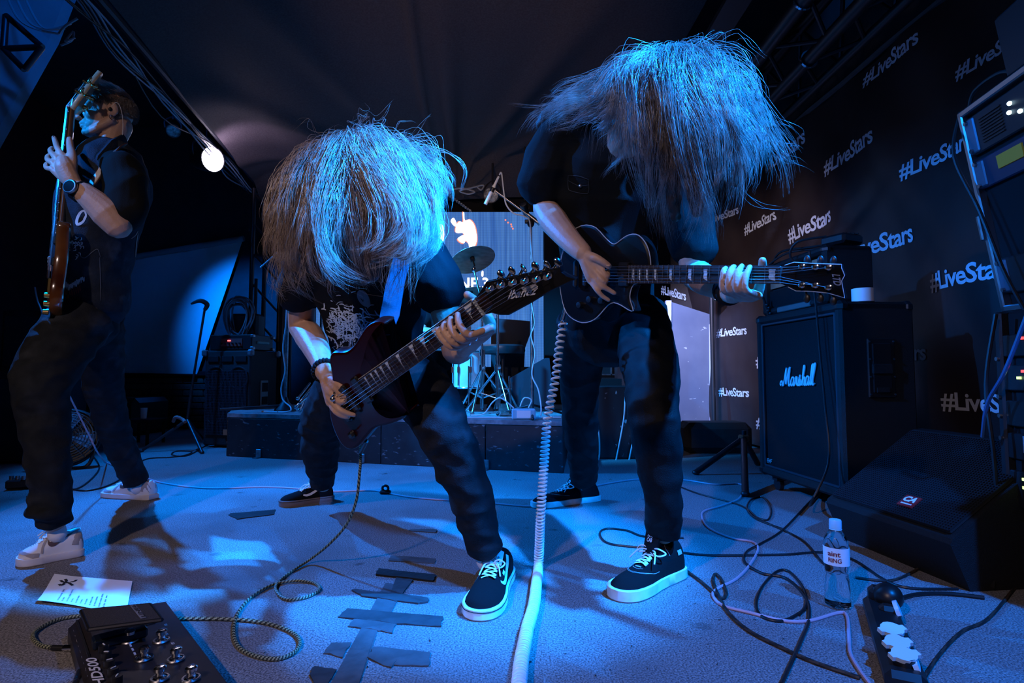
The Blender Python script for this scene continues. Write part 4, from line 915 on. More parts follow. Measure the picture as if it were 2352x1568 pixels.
for i in range(54): m.box(FC(.02 + i * (WL - .04) / 53, fl_ / 2, .0112), (.0036, fl_ - .04, .004), Q)
tag(m.build('grille_wires', mWire, t, False), kind='stuff')
m = MB(); m.box(FC(.335, .085, .0145), (.062, .052, .004), Q); m.build('badge', mat('red badge', (.30, .02, .02), .5), t, False)
letters('badge_lettering', 'CA', FC(.309, .080, .0172), wd_ * .05, up_ * .026, M['print'], t, .05, .2)
m = MB(); m.box(FC(.336, .070, .017), (.044, .005, .001), Q); m.build('badge_line', M['print'], t, False)

# ------------------------------------------------------------------ equipment racks at the right edge
t = thing('equipment_rack', 'lower black equipment rack with lit lamps at the right edge', 'equipment rack', (1.7, 1.5, 0))
a = V((1.56, 1.80, 0)); fd_ = V((-.18, -1, 0)).normalized(); bk = V((-fd_.y, fd_.x, 0)); FM = Matrix((fd_, bk, V((0, 0, 1)))).transposed(); LR = lambda s, b, z: a + fd_ * s + bk * b + V((0, 0, z)); RW = .5
m = MB(); m.box(LR(RW / 2, .23, .43), (RW, .42, .84), FM, bev=.01); m.build('case', M['matte'], t)
for s in (.015, RW - .015): m = MB(); m.box(LR(s, .012, .43), (.03, .03, .84), FM, bev=.006); m.build('rail', M['darkmetal'], t)
units = [(.12, .18, 'tolex'), (.30, .12, 'darkmetal'), (.43, .09, 'matte'), (.53, .09, 'black'), (.64, .09, 'darkmetal'), (.74, .08, 'black')]
for z, h, mm in units:
    m = MB(); m.box(LR(RW / 2, .012, z), (RW - .06, .02, h - .012), FM, bev=.003); m.build('rack_unit', M[mm], t)
mG = mat('green yellow lamp', (.3, .5, .1), .4, emit=(.55, .9, .25), estr=2.5); mRL = mat('red lamp', (.5, .05, .05), .4, emit=(1, .05, .05), estr=3); mWL = mat('white lamp', (.6, .8, .8), .4, emit=(.6, .9, 1), estr=3)
for s, z, mm in ((.10, .31, mG), (.16, .33, mG), (.10, .335, mG), (.16, .305, mG), (.12, .66, mRL), (.1, .64, mG), (.12, .76, mRL), (.18, .54, mRL)):
    m = MB(); m.box(LR(s, -.001, z), (.012, .006, .008), FM); m.build('lamp', mm, t)
for z in (.25, .45, .52, .58, .70):
    m = MB(); m.cyl(LR(.015, -.002, z), LR(.015, -.010, z), .007, n=10); m.build('screw', M['dullmetal'], t)
m = MB(); m.box(LR(.16, .0, .44), (.11, .006, .05), FM); m.build('paper_label', mat('grey label', (.22, .24, .27), .6), t)
for k, pts in enumerate(([LR(.06, -.03, .84), LR(.03, -.05, .62), LR(.05, -.05, .4), LR(.02, -.03, .15), LR(.1, -.1, .01)], [LR(.18, -.02, .83), LR(.12, -.05, .66), LR(.05, -.06, .56), LR(.0, -.05, .45)])):
    m = MB(); m.tube(pts, .006, 7); tag(m.build('cable', mC[0] if k == 0 else mat('blue cable', (.03, .08, .18), .4)), ['black cable hanging in front of the lower rack', 'blue cable hanging in front of the lower rack'][k], 'cable')

t = thing('equipment_rack', 'upper silver edged equipment rack tilted above the wedge at the right edge', 'equipment rack', (1.65, 1.7, .86))
o = P(2303, 716, 1.92); up_ = (P(2200, 262, 1.92) - o).normalized(); fd_ = V((-.22, -1, 0)); fd_ = (fd_ - up_ * fd_.dot(up_)).normalized(); bk = up_.cross(fd_); bk = bk if bk.x > 0 else -bk
FM = Matrix((fd_, bk, up_)).transposed(); RH = (P(2200, 262, 1.92) - o).length; LR = lambda s, b, z: o + fd_ * s + bk * b + up_ * z; RW = .52
m = MB(); m.box(LR(RW / 2, .25, RH / 2), (RW - .01, .46, RH - .01), FM); m.build('case', M['matte'], t, False)
mAl = mat('brushed aluminium edge', (.50, .52, .56), .32, 1)
for s in (.01, RW - .01): m = MB(); m.box(LR(s, .01, RH / 2), (.022, .03, RH), FM, bev=.004); m.build('edge_rail', mAl, t)
for z in (.01, RH - .01): m = MB(); m.box(LR(RW / 2, .01, z), (RW, .03, .022), FM, bev=.004); m.build('edge_rail', mAl, t)
mEar = mat('blue grey ear', (.10, .14, .19), .4, .4)
for z, h, mm in ((RH - .10, .13, M['darkmetal']), (RH - .235, .10, mat('navy rack face', (.02, .035, .07), .35, .3)), (.12, .12, M['darkmetal'])):
    m = MB(); m.box(LR(RW / 2, .014, z), (RW - .05, .02, h), FM, bev=.004); m.build('rack_unit', mm, t)
    m = MB(); m.box(LR(.045, .004, z), (.05, .012, h - .012), FM, bev=.004); m.build('rack_ear', mEar, t)
    for q in (-1, 1): m = MB(); m.cyl(LR(.038, -.003, z + q * h * .38), LR(.038, -.010, z + q * h * .38), .007, n=12); m.build('screw', M['dullmetal'], t)
m = MB()
for i in range(9): m.box(LR(.15, .002, RH - .14 + i * .010), (.11, .006, .004), FM)
m.build('vents', M['black'], t, False)
m = MB(); m.box(LR(.20, .002, RH - .225), (.12, .006, .042), FM); m.build('display', mat('yellow green display', (.22, .20, .02), .3, emit=(.25, .22, .01), estr=.12), t, False)
for s, z in ((.24, -.10), (.285, -.115), (.25, -.075)): m = MB(); m.ell(LR(s, .0, RH + z), (.007, .007, .007), n=10, m=6); m.build('lamp', mWL, t)
m = MB(); m.box(LR(.006, -.008, RH * .42), (.016, .02, .09), FM, bev=.004); m.build('latch', M['dullmetal'], t)
for k, pts in enumerate(([LR(-.02, .02, RH + .01), LR(.0, -.04, RH * .8), LR(.06, -.035, RH * .5), LR(.12, -.04, RH * .2), LR(.16, -.03, 0)], [LR(-.02, .05, RH + .02), LR(.03, .05, RH + .06), LR(.15, .06, RH + .06), LR(.22, .07, RH + .012)])):
    m = MB(); m.tube(pts, .006, 7); tag(m.build('cable', mC[0]), ['black cable hanging before the upper rack', 'black cable coiled on top of the upper rack'][k], 'cable')
m = MB(); m.box(LR(.36, .16, RH + .11), (.30, .26, .2), FM, bev=.01); tag(m.build('rack_box', M['black']), 'black box on top of the upper rack in the right corner', 'box')

# ------------------------------------------------------------------ roof truss, upper right
t = thing('roof_truss', 'dark lattice roof truss running along the top of the banner', 'truss', (1.84, 3.2, 2.5))
ch = [(1.60, 2.70, .048), (1.84, 2.60, .042), (2.06, 2.60, .030), (1.95, 2.98, .04)]
for x, z, r in ch: m = MB(); m.cyl((x, 1.0, z), (x, 5.2, z), r); m.build('chord', M['darkmetal'], t)
k = 0
for y in np.arange(1.4, 5.0, .5):
    for i, j in ((0, 1), (1, 2), (0, 3), (2, 3)):
        a, b = ch[i], ch[j]; y0, y1 = (y, y + .25) if (k % 2 == 0) else (y + .25, y)
        m = MB(); m.cyl((a[0], y0, a[1]), (b[0], y1, b[1]), .013, n=8); m.build('brace', M['darkmetal'], t)
        m = MB(); m.cyl((b[0], y1, b[1]), (a[0], y0 + .5, a[1]), .013, n=8); m.build('brace', M['darkmetal'], t)
for y in (2.95, 3.62, 3.35): 
    m = MB(); m.torus((1.60 if y != 3.35 else 1.84, y, 2.70 if y != 3.35 else 2.60), (0, 1, 0), .05, .010, 20, 6); m.build('coupler_ring', M['metal'], t)
m = MB(); m.box((1.25, 3.2, 2.72), (.14, 4.2, .03)); tag(m.build('cable_tray', M['darkmetal'], None, False), 'dark perforated cable tray left of the roof truss', 'cable tray')
m = MB(); m.box((2.42, 3.2, 3.0), (.06, 4.5, .9)); tag(m.build('trim_2', mat('blue grey cladding', (.08, .09, .10), .7, col2=(.05, .055, .06), scale=3), None, False), kind='structure')
# ================================================================== things on the floor
# gaffer tape
mTap = [mix_layer(mat('gaffer tape %d' % i, c, .75, spec=.2, col2=tuple(x * 1.35 for x in c), scale=24, bump=.25, bscale=50), tuple(x * 1.7 for x in c), 9, .5, .8) for i, c in enumerate([(.014, .015, .016), (.036, .036, .038), (.065, .064, .066)])]
def tape(pts, k, label, z=.0022):
    pts = [G(x, y) for x, y in pts]; cen = sum(pts, V()) / len(pts); rr = random.Random(len(label)); ring = []
    for i, p in enumerate(pts):
        q = pts[(i + 1) % len(pts)]
        for j in range(4):
            w = p.lerp(q, j / 4); e = (w - cen).normalized(); ring.append(w + e * rr.uniform(-.003, .003) + V((0, 0, z + rr.uniform(0, .002))))
    m = MB(); m.add(ring + [p + V((0, 0, .0012)) - V((0, 0, p.z)) for p in ring] + [cen + V((0, 0, z + .001))], [(i, (i + 1) % len(ring), 2 * len(ring)) for i in range(len(ring))] + [(len(ring) + i, len(ring) + (i + 1) % len(ring), (i + 1) % len(ring), i) for i in range(len(ring))])
    tag(m.build('tape_strip', mTap[k], None, True, 30), label, 'tape')
tape([(755, 1580), (886, 1340), (930, 1346), (897, 1412), (868, 1450), (830, 1560), (822, 1580)], 2, 'long grey gaffer tape strip running from the bottom edge up the floor', .0018)
tape([(910, 1328), (948, 1334), (912, 1384), (890, 1378)], 1, 'short dark tape piece crossing under the topmost black strip', .003)
tape([(861, 1322), (870, 1309), (1001, 1323), (996, 1337)], 0, 'topmost black tape strip lying across the long grey one', .005)
tape([(807, 1358), (816, 1355), (850, 1361), (905, 1364), (986, 1376), (983, 1385), (960, 1388), (905, 1381), (832, 1371)], 1, 'second tape strip with curled ends across the long grey one', .004)
tape([(778, 1419), (797, 1400), (1017, 1418), (1014, 1441), (905, 1434)], 1, 'wide grey tape strip across the middle of the long one', .003)
tape([(801, 1440), (812, 1424), (912, 1428), (901, 1456), (870, 1450)], 2, 'short worn tape patch just under the wide middle strip', .0024)
tape([(745, 1502), (760, 1480), (806, 1478), (787, 1513)], 2, 'worn tape stub left of the long strip, near the bottom', .003)
tape([(843, 1512), (858, 1488), (991, 1501), (986, 1532), (905, 1530), (898, 1536)], 2, 'grey tape strip reaching right from the long one near the bottom', .003)
tape([(709, 1551), (723, 1534), (771, 1543), (753, 1577), (722, 1572)], 1, 'dark torn tape piece at the bottom left of the long strip', .004)
tape([(890, 1289), (898, 1277), (1003, 1284), (998, 1295)], 2, 'faint worn tape strip above the topmost black one')
tape([(524, 1184), (530, 1180), (632, 1171), (630, 1182), (545, 1193)], 0, 'black tape strip on the floor behind the left foot of the bent guitarist')
tape([(938, 1220), (943, 1216), (1004, 1217), (1000, 1224)], 2, 'faint tape strip between the bent guitarist\'s legs')
rr = random.Random(8); m = MB()
for k in range(110):
    p = G(rr.uniform(60, 1950), rr.uniform(1130, 1560)); a = rr.uniform(0, 3.1); w, h = rr.uniform(.0015, .006), rr.uniform(.0008, .002); ca, sa = math.cos(a), math.sin(a)
    m.add([p + V((ca * w * u - sa * h * v_, sa * w * u + ca * h * v_, .0022)) for u, v_ in ((-1, -.6), (.2, -1), (1, .3), (-.4, 1))], [(0, 1, 2, 3)])
tag(m.build('floor_litter', M['ink'], None, False), 'dark specks and scraps scattered over the grey carpet', 'litter', kind='stuff')

# cables
mPink = mat('lavender cable', (.55, .38, .45), .4)
mBraid = [mat('black braid', (.015, .018, .015), .6), mat('olive braid', (.30, .31, .18), .6)]
mSpeck = [mat('black woven cable', (.012, .012, .012), .6), mat('brown woven fleck', (.055, .035, .025), .6)]
def fcable(pts, r, mm, label, n=8, sub=8, hel=False, name='cable', z=None, group=None):
    m = MB(); m.tube([G(x, y, r) + (V((0, 0, z[i])) if z else V()) for i, (x, y) in enumerate(pts)], r, n, sub, hel=hel)
    return tag(m.build(name, mm), label, 'cable', group)
m = MB()
pts = [P(828, 1022, 1.80), P(828, 1050, 1.79), P(826, 1085, 1.79), P(818, 1150, 1.80), P(795, 1205, 1.83), P(755, 1250, 1.89), P(715, 1282, 1.96)] + [G(x, y, .006) for x, y in ((680, 1305), (646, 1330), (633, 1352), (655, 1374), (700, 1372), (733, 1354), (722, 1338), (680, 1333), (625, 1343), (578, 1370), (547, 1408), (537, 1448), (548, 1484), (588, 1506), (640, 1512), (680, 1494), (687, 1468), (660, 1446), (600, 1428), (520, 1421), (430, 1420), (370, 1421), (300, 1418), (240, 1412), (190, 1413), (135, 1422), (90, 1443), (76, 1462), (96, 1482), (140, 1487), (158, 1487))]
m.tube(pts, .0046, 8, 26, hel=True); cb = thing('braided_cable', 'black and olive braided cable from the red guitar to the pedal board', 'cable', G(640, 1512)); m.build('braid', mBraid, cb)
m = MB(); m.cyl(G(120, 1487, .007), G(156, 1488, .007), .0062); m.build('sleeve', M['black'], cb); m = MB(); m.cyl(G(148, 1488, .008), G(182, 1487, .012), .0072); m.build('plug', M['metal'], cb)
fcable([(240, 1060), (285, 1078), (330, 1095), (380, 1110), (480, 1121), (600, 1118), (680, 1121), (760, 1128), (850, 1126), (885, 1131), (940, 1141), (1020, 1148), (1100, 1152), (1225, 1163), (1300, 1150), (1345, 1122), (1420, 1106), (1480, 1100), (1570, 1102), (1640, 1112), (1702, 1112), (1700, 1142), (1660, 1160), (1620, 1172), (1612, 1186), (1628, 1212), (1680, 1235), (1728, 1244), (1741, 1262), (1720, 1300), (1690, 1330), (1650, 1350), (1637, 1366), (1660, 1390), (1720, 1406), (1800, 1425), (1860, 1425), (1925, 1407), (1945, 1414), (1950, 1460), (1953, 1500), (1975, 1540), (2005, 1580)], .0045, mPink, 'long lavender cable winding across the floor to the bottom right', sub=6)
fcable([(1570, 1235), (1482, 1232), (1440, 1218), (1392, 1214), (1378, 1227), (1400, 1248), (1480, 1258), (1560, 1268), (1640, 1275), (1800, 1273), (1890, 1268), (1960, 1285), (2030, 1330), (2090, 1350), (2200, 1352)], .0042, mC[0], 'black cable looping around the tall guitarist\'s front shoe to the wedge')
fcable([(1545, 1110), (1600, 1132), (1700, 1160), (1745, 1192), (1840, 1238), (1890, 1292), (1930, 1310)], .0042, mC[0], 'black cable running from behind the tall guitarist towards the bottle')
fcable([(1800, 1215), (1735, 1190), (1716, 1165), (1728, 1145), (1752, 1142), (1771, 1168), (1764, 1193), (1738, 1188)], .0042, mC[0], 'small black cable loop on the floor before the tripod')
fcable([(1898, 1118), (1862, 1150), (1800, 1215), (1748, 1248), (1716, 1266), (1710, 1290), (1750, 1316), (1806, 1328), (1850, 1372), (1858, 1420), (1838, 1475), (1795, 1570)], .0046, mC[0], 'thick black cable running from the cabinet down to the bottom edge')
fcable([(1848, 1400), (1800, 1425), (1750, 1415), (1737, 1385), (1752, 1345), (1785, 1312), (1812, 1312), (1842, 1345), (1852, 1385), (1835, 1412)], .0042, mC[0], 'round black cable loop left of the bottle')
fcable([(1568, 1304), (1610, 1335), (1655, 1372), (1668, 1360), (1655, 1328), (1643, 1318), (1638, 1332), (1648, 1362), (1672, 1405), (1720, 1448), (1800, 1489), (1870, 1520), (1975, 1556)], .0048, mSpeck, 'woven brown flecked cable with a small loop near the lavender cable', hel=True)
fcable([(1965, 1326), (2050, 1332), (2120, 1300)], .0042, mSpeck, 'woven dark cable behind the bottle at the wedge', hel=True)
fcable([(2062, 1376), (2110, 1364), (2180, 1363), (2260, 1372)], .006, mC[0], 'thick black power cable leaving the socket strip to the right')
fcable([(2120, 1560), (2160, 1500), (2210, 1450), (2270, 1420), (2330, 1350)], .0042, mSpeck, 'woven dark cable at the bottom right corner by the rack', hel=True)
fcable([(140, 1116), (200, 1126), (270, 1104), (330, 1056), (390, 1050), (425, 1045), (440, 1037), (405, 1036), (395, 1044), (430, 1046), (470, 1024), (500, 1004)], .0048, mC[0], 'black cable with a loop on the floor between the bassist and the riser')
fcable([(60, 1140), (150, 1128), (195, 1112), (228, 1075), (215, 1048)], .0048, mC[0], 'black cable curling on the floor behind the bassist\'s front leg')
m = MB(); m.tube([P(138, 868, 2.75), P(150, 890, 2.8), P(180, 950, 2.95), P(205, 1000, 3.05), P(225, 1040, 3.2), G(245, 1064, .006)], .0042, 7); tag(m.build('cable', mPink), 'thin lavender cable hanging from the bass to the floor', 'cable')
c = G(885, 1134); t = thing('cable_adapter', 'small black round adapter on the lavender cable', 'adapter', c)
m = MB(); m.torus(c + V((0, 0, .030)), (0, 1, .2), .016, .007, 20, 8); m.build('ring', M['black'], t); m = MB(); m.box(c + V((0, 0, .010)), (.06, .028, .02), bev=.006); m.build('case', M['black'], t)

# white coiled cable
path = catmull([P(1293, 742, 1.92), P(1284, 800, 1.90), P(1276, 870, 1.88), P(1258, 960, 1.87), P(1250, 1060, 1.86), P(1242, 1180, 1.85), G(1237, 1295, .018), G(1233, 1335, .018), G(1226, 1390, .018), G(1212, 1440, .018), G(1205, 1475, .018), G(1197, 1520, .018), G(1190, 1600, .018)], 60)
path = [V(p) for p in path]; hp = []; ph = 0.0
x_ = [0]
for a, b in zip(path, path[1:]): x_.append(x_[-1] + (b - a).length)
n_tot = x_[-1]; hang = .78; sN = 0; i = 0; s = 0.0; side = V((1, 0, 0))
while s < n_tot - .01:
    while x_[i + 1] < s: i += 1
    p = path[i].lerp(path[i + 1], (s - x_[i]) / (x_[i + 1] - x_[i])); T = (path[i + 1] - path[i]).normalized()
    side = (side - T * side.dot(T)).normalized(); up = T.cross(side)
    rad = .0128 if s < hang else .0135
    hp.append(p + side * rad * math.cos(ph) + up * rad * math.sin(ph))
    pitch = np.interp(s, [0, .25, .45, hang, hang + .05], [.022, .020, .0130, .0108, .0098]); 
    dphi = 2 * math.pi / 16; ph += dphi; s += pitch / 16
m = MB(); m.loft(hp, [.0036] * len(hp), 6); t = thing('coiled_cable', 'white coiled cable hanging from the black guitar and lying on the floor', 'cable', G(1225, 1395)); m.build('coil', mat('white cable sheath', (.80, .79, .77), .38), t)
m = MB(); m.cyl(P(1300, 705, 1.9), P(1290, 740, 1.92), .007); m.cyl(P(1290, 738, 1.92), P(1288, 752, 1.92), .0095); m.build('plug', M['metal'], t)

# set list
ca, cb_, cc, cd_ = G(125, 1322), G(304, 1337), G(290, 1408), G(85, 1388)
t = thing('set_list', 'white printed sheet of paper lying before the pedal board', 'paper', (ca + cc) / 2)
SH = lambda u, v: lerp(lerp(ca, cb_, u), lerp(cd_, cc, u), v) + V((0, 0, .004 + .006 * max(0, .25 - u) * abs(v - .5) * 4 + .003 * math.sin(u * 6) * v + .010 * max(0, v - .75) * (1 - u) * 2))
vs = [SH(i / 14, j / 8) for j in range(9) for i in range(15)]; link_mesh('sheet', vs, [(j * 15 + i, j * 15 + i + 15, j * 15 + i + 16, j * 15 + i + 1) for j in range(8) for i in range(14)], M['paper'], t, True)
m = MB(); rr = random.Random(4)
def bar(mm, u0, v0, u1, v1, w):
    a, b = SH(u0, v0), SH(u1, v1); d = (b - a).normalized(); s_ = V((-d.y, d.x, 0)) * w; z = V((0, 0, .0012)); mm.add([a + s_ + z, b + s_ + z, b - s_ + z, a - s_ + z], [(3, 2, 1, 0)])
for r in range(11):
    u = .22 + r * .052; v = .92
    for wds in range(rr.choice((2, 3, 3, 4)) + (1 if r in (0, 9, 10) else 0)):
        l = rr.uniform(.06, .13) if wds else .025
        k = v
        while k > v - l: bar(m, u, k, u + .004, k - .012, .0022); k -= .019
        v -= l + .03
m.build('printed_lines', mat('grey blue ink', (.22, .25, .32), .7), t, False)
m = MB()
for st in ([(.17, .38), (.20, .22), (.17, .16)], [(.12, .22), (.16, .27), (.24, .28), (.30, .36)], [(.20, .34), (.16, .40), (.13, .36)], [(.25, .24), (.30, .20), (.31, .14)]):
    for a, b in zip(st, st[1:]): bar(m, *a, *b, .0035)
m.build('pen_mark', M['ink'], t, False)

# ------------------------------------------------------------------ multi effect pedal board
O = G(157, 1428, .05); O.z = 0; e1 = V((.264, -.285, 0)).normalized(); e2 = V((-e1.y, e1.x, 0)); e2 = e2 if e2.x > 0 else -e2
PW, PL, PH = .215, .54, .055; FM = Matrix((e1, e2, V((0, 0, 1)))).transposed() if e1.cross(e2).z > 0 else Matrix((e1, -e2, V((0, 0, 1)))).transposed()
LP = lambda s, w, z: O + e1 * s + e2 * w + V((0, 0, z))
mPB = mat('dark purple black enamel', (.018, .016, .019), .42, col2=(.024, .021, .025), scale=60)
t = thing('effects_board', 'black multi effect pedal board with chrome switches at the bottom left', 'effects board', LP(PL / 2, PW / 2, 0))
m = MB(); m.prism([(0, 0), (0, .030), (.03, PH), (PW - .01, PH - .016), (PW, .012), (PW, 0)], lambda a, b: LP(0, a, b + .004), lambda a, b: LP(PL, a, b + .004)); m.build('chassis', mPB, t, False)
m = MB(); m.box(LP(PL / 2, .016, .05), (PL - .01, .004, .004), FM); m.build('top_seam', M['darkmetal'], t)
def board_z(w): return lerp(PH, PH - .016, (w - .03) / (PW - .04)) + .004 if w > .03 else PH + .004
def loc_board(px, py, z):
    p = G(px, py, z) - O; return p.dot(e1), p.dot(e2)
for px, py in ((298, 1467), (371, 1461), (331, 1506), (404, 1503), (367, 1551), (439, 1546)):
    s, w = loc_board(px, py, .06); c = LP(s, w, board_z(w))
    sw = MB(); sw.lathe([(.013, 0), (.013, .004), (.009, .006), (.0075, .010), (.0075, .016), (.0115, .018), (.0115, .024), (.008, .027), (.001, .0275)], c, n=16); sw.build('foot_switch', M['metal'], t)
    sw = MB(); sw.torus(c + V((0, 0, .003)), (0, 0, 1), .015, .003, 20, 6); sw.build('switch_collar', M['dullmetal'], t)
for k, (px, py) in enumerate(((228, 1468), (238, 1488), (244, 1505), (251, 1523), (260, 1542), (268, 1560))):
    s, w = loc_board(px, py, .065); c = LP(s, w, board_z(w)); kb = MB(); kb.lathe([(.010, 0), (.0095, .014), (.001, .0145)], c, n=14); kb.build('knob', M['black'], t)
    kb = MB(); kb.box(c + V((0, 0, .0152)), (.002, .010, .0012), rotm(z=20 + 35 * k)); kb.build('pointer', M['print'], t)
up_ = -e1
s1_, w1_ = loc_board(249, 1570, .06); s0_, w0_ = loc_board(221, 1508, .06); w1_ = (w0_ + w1_) / 2 - .012
letters('model_lettering', 'HD500', LP(s1_, w1_ + .010, board_z(w1_ + .010) + .0016), -e1 * (s1_ - s0_), -e2 * .018 + V((0, 0, .0015)), M['print'], t, .02, .2)
for s, w, s_, l in ((.16, .112, 'LOOPER', .03), (.165, .175, 'FS5', .012), (.22, .112, 'FS1', .012), (.225, .165, 'FS6', .012), (.285, .115, 'FS2', .012), (.285, .165, 'FS7', .012)):
    letters('switch_lettering', s_, LP(s + l, w, board_z(w) + .0016), -e1 * l, -e2 * .006, M['print'], t, .02)
for k in range(9): 
    l = (.012, .01, .018, .008, .014)[k % 5]; pm = MB(); pm.box(LP(.04 + .034 * k, .009, .0395), (l, .004, .001), FM @ rotm(x=0)); pm.build('jack_lettering', M['print'], t, False)
    pm = MB(); pm.box(LP(.13 + .025 * k, .088, board_z(.088) + .001), (.014, .0035, .001), FM); pm.build('knob_lettering', mat('blue white print', (.45, .55, .8), .6) if k == 0 else bpy.data.materials['blue white print'], t, False)
# expression pedal
q = [P(187, 1399, 1.31), P(344, 1385, 1.345), P(371, 1419, 1.265), P(205, 1441, 1.215)]
n_ = (q[1] - q[0]).cross(q[3] - q[0]).normalized(); n_ = n_ if n_.z > 0 else -n_
m = MB(); m.add(q + [p - n_ * .008 for p in q], [(3, 2, 1, 0), (4, 5, 6, 7), (0, 1, 5, 4), (1, 2, 6, 5), (2, 3, 7, 6), (3, 0, 4, 7)])
ep = m.build('expression_pedal', mat('grey treadle rubber', (.045, .04, .042), .75, bump=.5, bscale=300), t, False)
m = MB()
for a, b in zip(q, q[1:] + q[:1]): m.cyl(a - n_ * .004, b - n_ * .004, .0048, n=8)
m.build('treadle_edge', M['darkmetal'], ep)
PLQ = lambda u, v: lerp(lerp(q[0], q[1], u), lerp(q[3], q[2], u), v) + n_ * .0016
m = MB(); m.quad(PLQ(.69, .07), PLQ(.78, .05), PLQ(.80, .90), PLQ(.715, .93)); m.build('logo_plate', mat('silver plate', (.42, .43, .5), .35, .7), ep, False)
letters('logo_lettering', 'LINE6', PLQ(.797, .86) + n_ * .001, PLQ(.765, .10) - PLQ(.797, .86), (PLQ(.70, .5) - PLQ(.775, .5)) * .8, M['ink'], ep, .02)
m = MB(); c = (q[0] + q[1] + q[2] + q[3]) / 4; m.box(V((c.x, c.y, .067)), (.040, .10, .022), FM, bev=.004); m.build('pedal_hinge', mat('blue black hinge', (.010, .018, .03), .3, .4), t)
m = MB(); m.box(c + e2 * .055 - V((0, 0, .022)), (.045, .025, .024), FM, bev=.004); m.build('pedal_lever', M['dullmetal'], t)
m = MB(); m.tube([LP(.30, -.01, .03), LP(.34, -.02, .028), LP(.42, -.03, .02), LP(.55, -.04, .01)], .0055, 9); m.cyl(LP(.255, .0, .03), LP(.30, -.01, .03), .0062); tag(m.build('patch_cable', M['dullmetal']), 'steel sleeved cable at the left side of the pedal board', 'cable')

# ------------------------------------------------------------------ water bottle
c = G(1925, 1393); c.z = .002; t = thing('water_bottle', 'clear plastic water bottle standing on the carpet by the wedge', 'bottle', c)
mPet = mat('clear plastic', (.95, .98, 1), .04, trans=1, ior=1.42, spec=.6)
PR = [(.001, .006), (.018, .002), (.026, .0), (.032, .006), (.0325, .02), (.0300, .030), (.0325, .045), (.0295, .075), (.0275, .085), (.030, .10), (.0318, .115), (.0322, .128), (.0322, .160), (.0318, .168), (.029, .185), (.020, .203), (.0135, .212), (.0130, .222)]
nb = 40; vs = []; fs = []
for r, h in PR:
    for j in range(nb):
        a = 2 * math.pi * j / nb; k = r * (1 + (.035 * math.sin(5 * a) if h < .03 else .02 * math.sin(8 * a + h * 90) if h < .115 else .01 * math.sin(6 * a) if h > .165 and h < .2 else 0)); vs.append(c + V((k * math.cos(a), k * math.sin(a), h + (.004 * abs(math.sin(2.5 * a)) if h < .004 else 0))))
for i in range(len(PR) - 1):
    for j in range(nb): fs.append((i * nb + j, i * nb + (j + 1) % nb, (i + 1) * nb + (j + 1) % nb, (i + 1) * nb + j))
fs.append(tuple(range(nb - 1, -1, -1))); fs.append(tuple((len(PR) - 1) * nb + j for j in range(nb))); link_mesh('bottle_body', vs, fs, mPet, t, True)
m = MB(); m.lathe([(.0150, .214), (.0158, .215), (.0158, .236), (.0145, .239), (.001, .239)], c, n=28); m.torus(c + V((0, 0, .2125)), (0, 0, 1), .0150, .0016, 24, 6); m.build('cap', mat('pale blue cap', (.35, .62, .72), .4), t)
vs, fs = [], []
for j in range(31):
    a = math.radians(150 + 235 * j / 30); 
    for h in (.118, .166): vs.append(c + V((.0331 * math.cos(a), .0331 * math.sin(a), h)))
fs = [(2 * j, 2 * j + 2, 2 * j + 3, 2 * j + 1) for j in range(30)]
link_mesh('paper_label', vs, fs, mat('bottle label', (.78, .80, .82), .5), t, True)
def bottle_text(s, a0, a1, z, h, mm):
    vs, fs, _ = text_mesh(s, .02); link_mesh('label_lettering', [c + V((.0338 * math.cos(math.radians(lerp(a0, a1, p[0]))), .0338 * math.sin(math.radians(lerp(a0, a1, p[0]))), z + p[1] * h)) for p in vs], fs, mm, t, False)
mRt = mat('dark red print', (.22, .03, .05), .5)
bottle_text('aint', 202, 258, .144, .013, mRt); bottle_text('RING', 204, 262, .127, .012, mRt)

# ------------------------------------------------------------------ socket strip
a, b = G(2018, 1404), G(2085, 1600); sd = (b - a).normalized(); sb = V((-sd.y, sd.x, 0)); sb = sb if sb.x > 0 else -sb; sl = (b - a).length
LS = lambda s, w, z: a + sd * s + sb * w + V((0, 0, z)); FM = Matrix((sd, sb, V((0, 0, 1)))).transposed() if sd.cross(sb).z > 0 else Matrix((sd, -sb, V((0, 0, 1)))).transposed()
t = thing('socket_strip', 'black rubber socket strip with white flap covers at the bottom right', 'power strip', LS(sl / 2, .02, 0))
m = MB(); m.box(LS(sl / 2, .0, .022), (sl, .075, .042), FM, bev=.012); m.build('body', M['black'], t)
m = MB(); m.ell(LS(.03, .02, .055), (.04, .036, .034), FM); m.box(LS(.015, .0, .05), (.05, .05, .045), FM, bev=.012); m.build('end_plug', M['black'], t)
mFl = mat('white flap plastic', (.62, .74, .80), .5)
def flap(c, ax, sx, sy, nrm, name='socket_cover'):
    ax = V(ax).normalized(); nrm = V(nrm).normalized(); sd2 = nrm.cross(ax)
    out = [(-1, -.32), (-.78, -.36), (-.55, -.72), (-.2, -.98), (.2, -.98), (.55, -.72), (.72, -.40), (1, -.36), (1, .32), (.72, .36), (.5, .75), (.15, .98), (-.2, .96), (-.55, .7), (-.78, .36), (-1, .32)]
    m = MB(); m.prism(out, lambda x, y: c + ax * x * sx + sd2 * y * sy + nrm * .006, lambda x, y: c + ax * x * sx + sd2 * y * sy - nrm * .004); m.build(name, mFl, t, True)
for px, py in ((2049, 1447), (2061, 1477), (2077, 1505)):
    c = G(px, py, .06); ax = (G(px + 30, py - 3, .06) - c); flap(c, ax, .034, .021, V((-.1, -.35, 1)))
    m = MB(); m.cyl(V((c.x, c.y, .03)), c, .021); m.build('socket', M['black'], t)
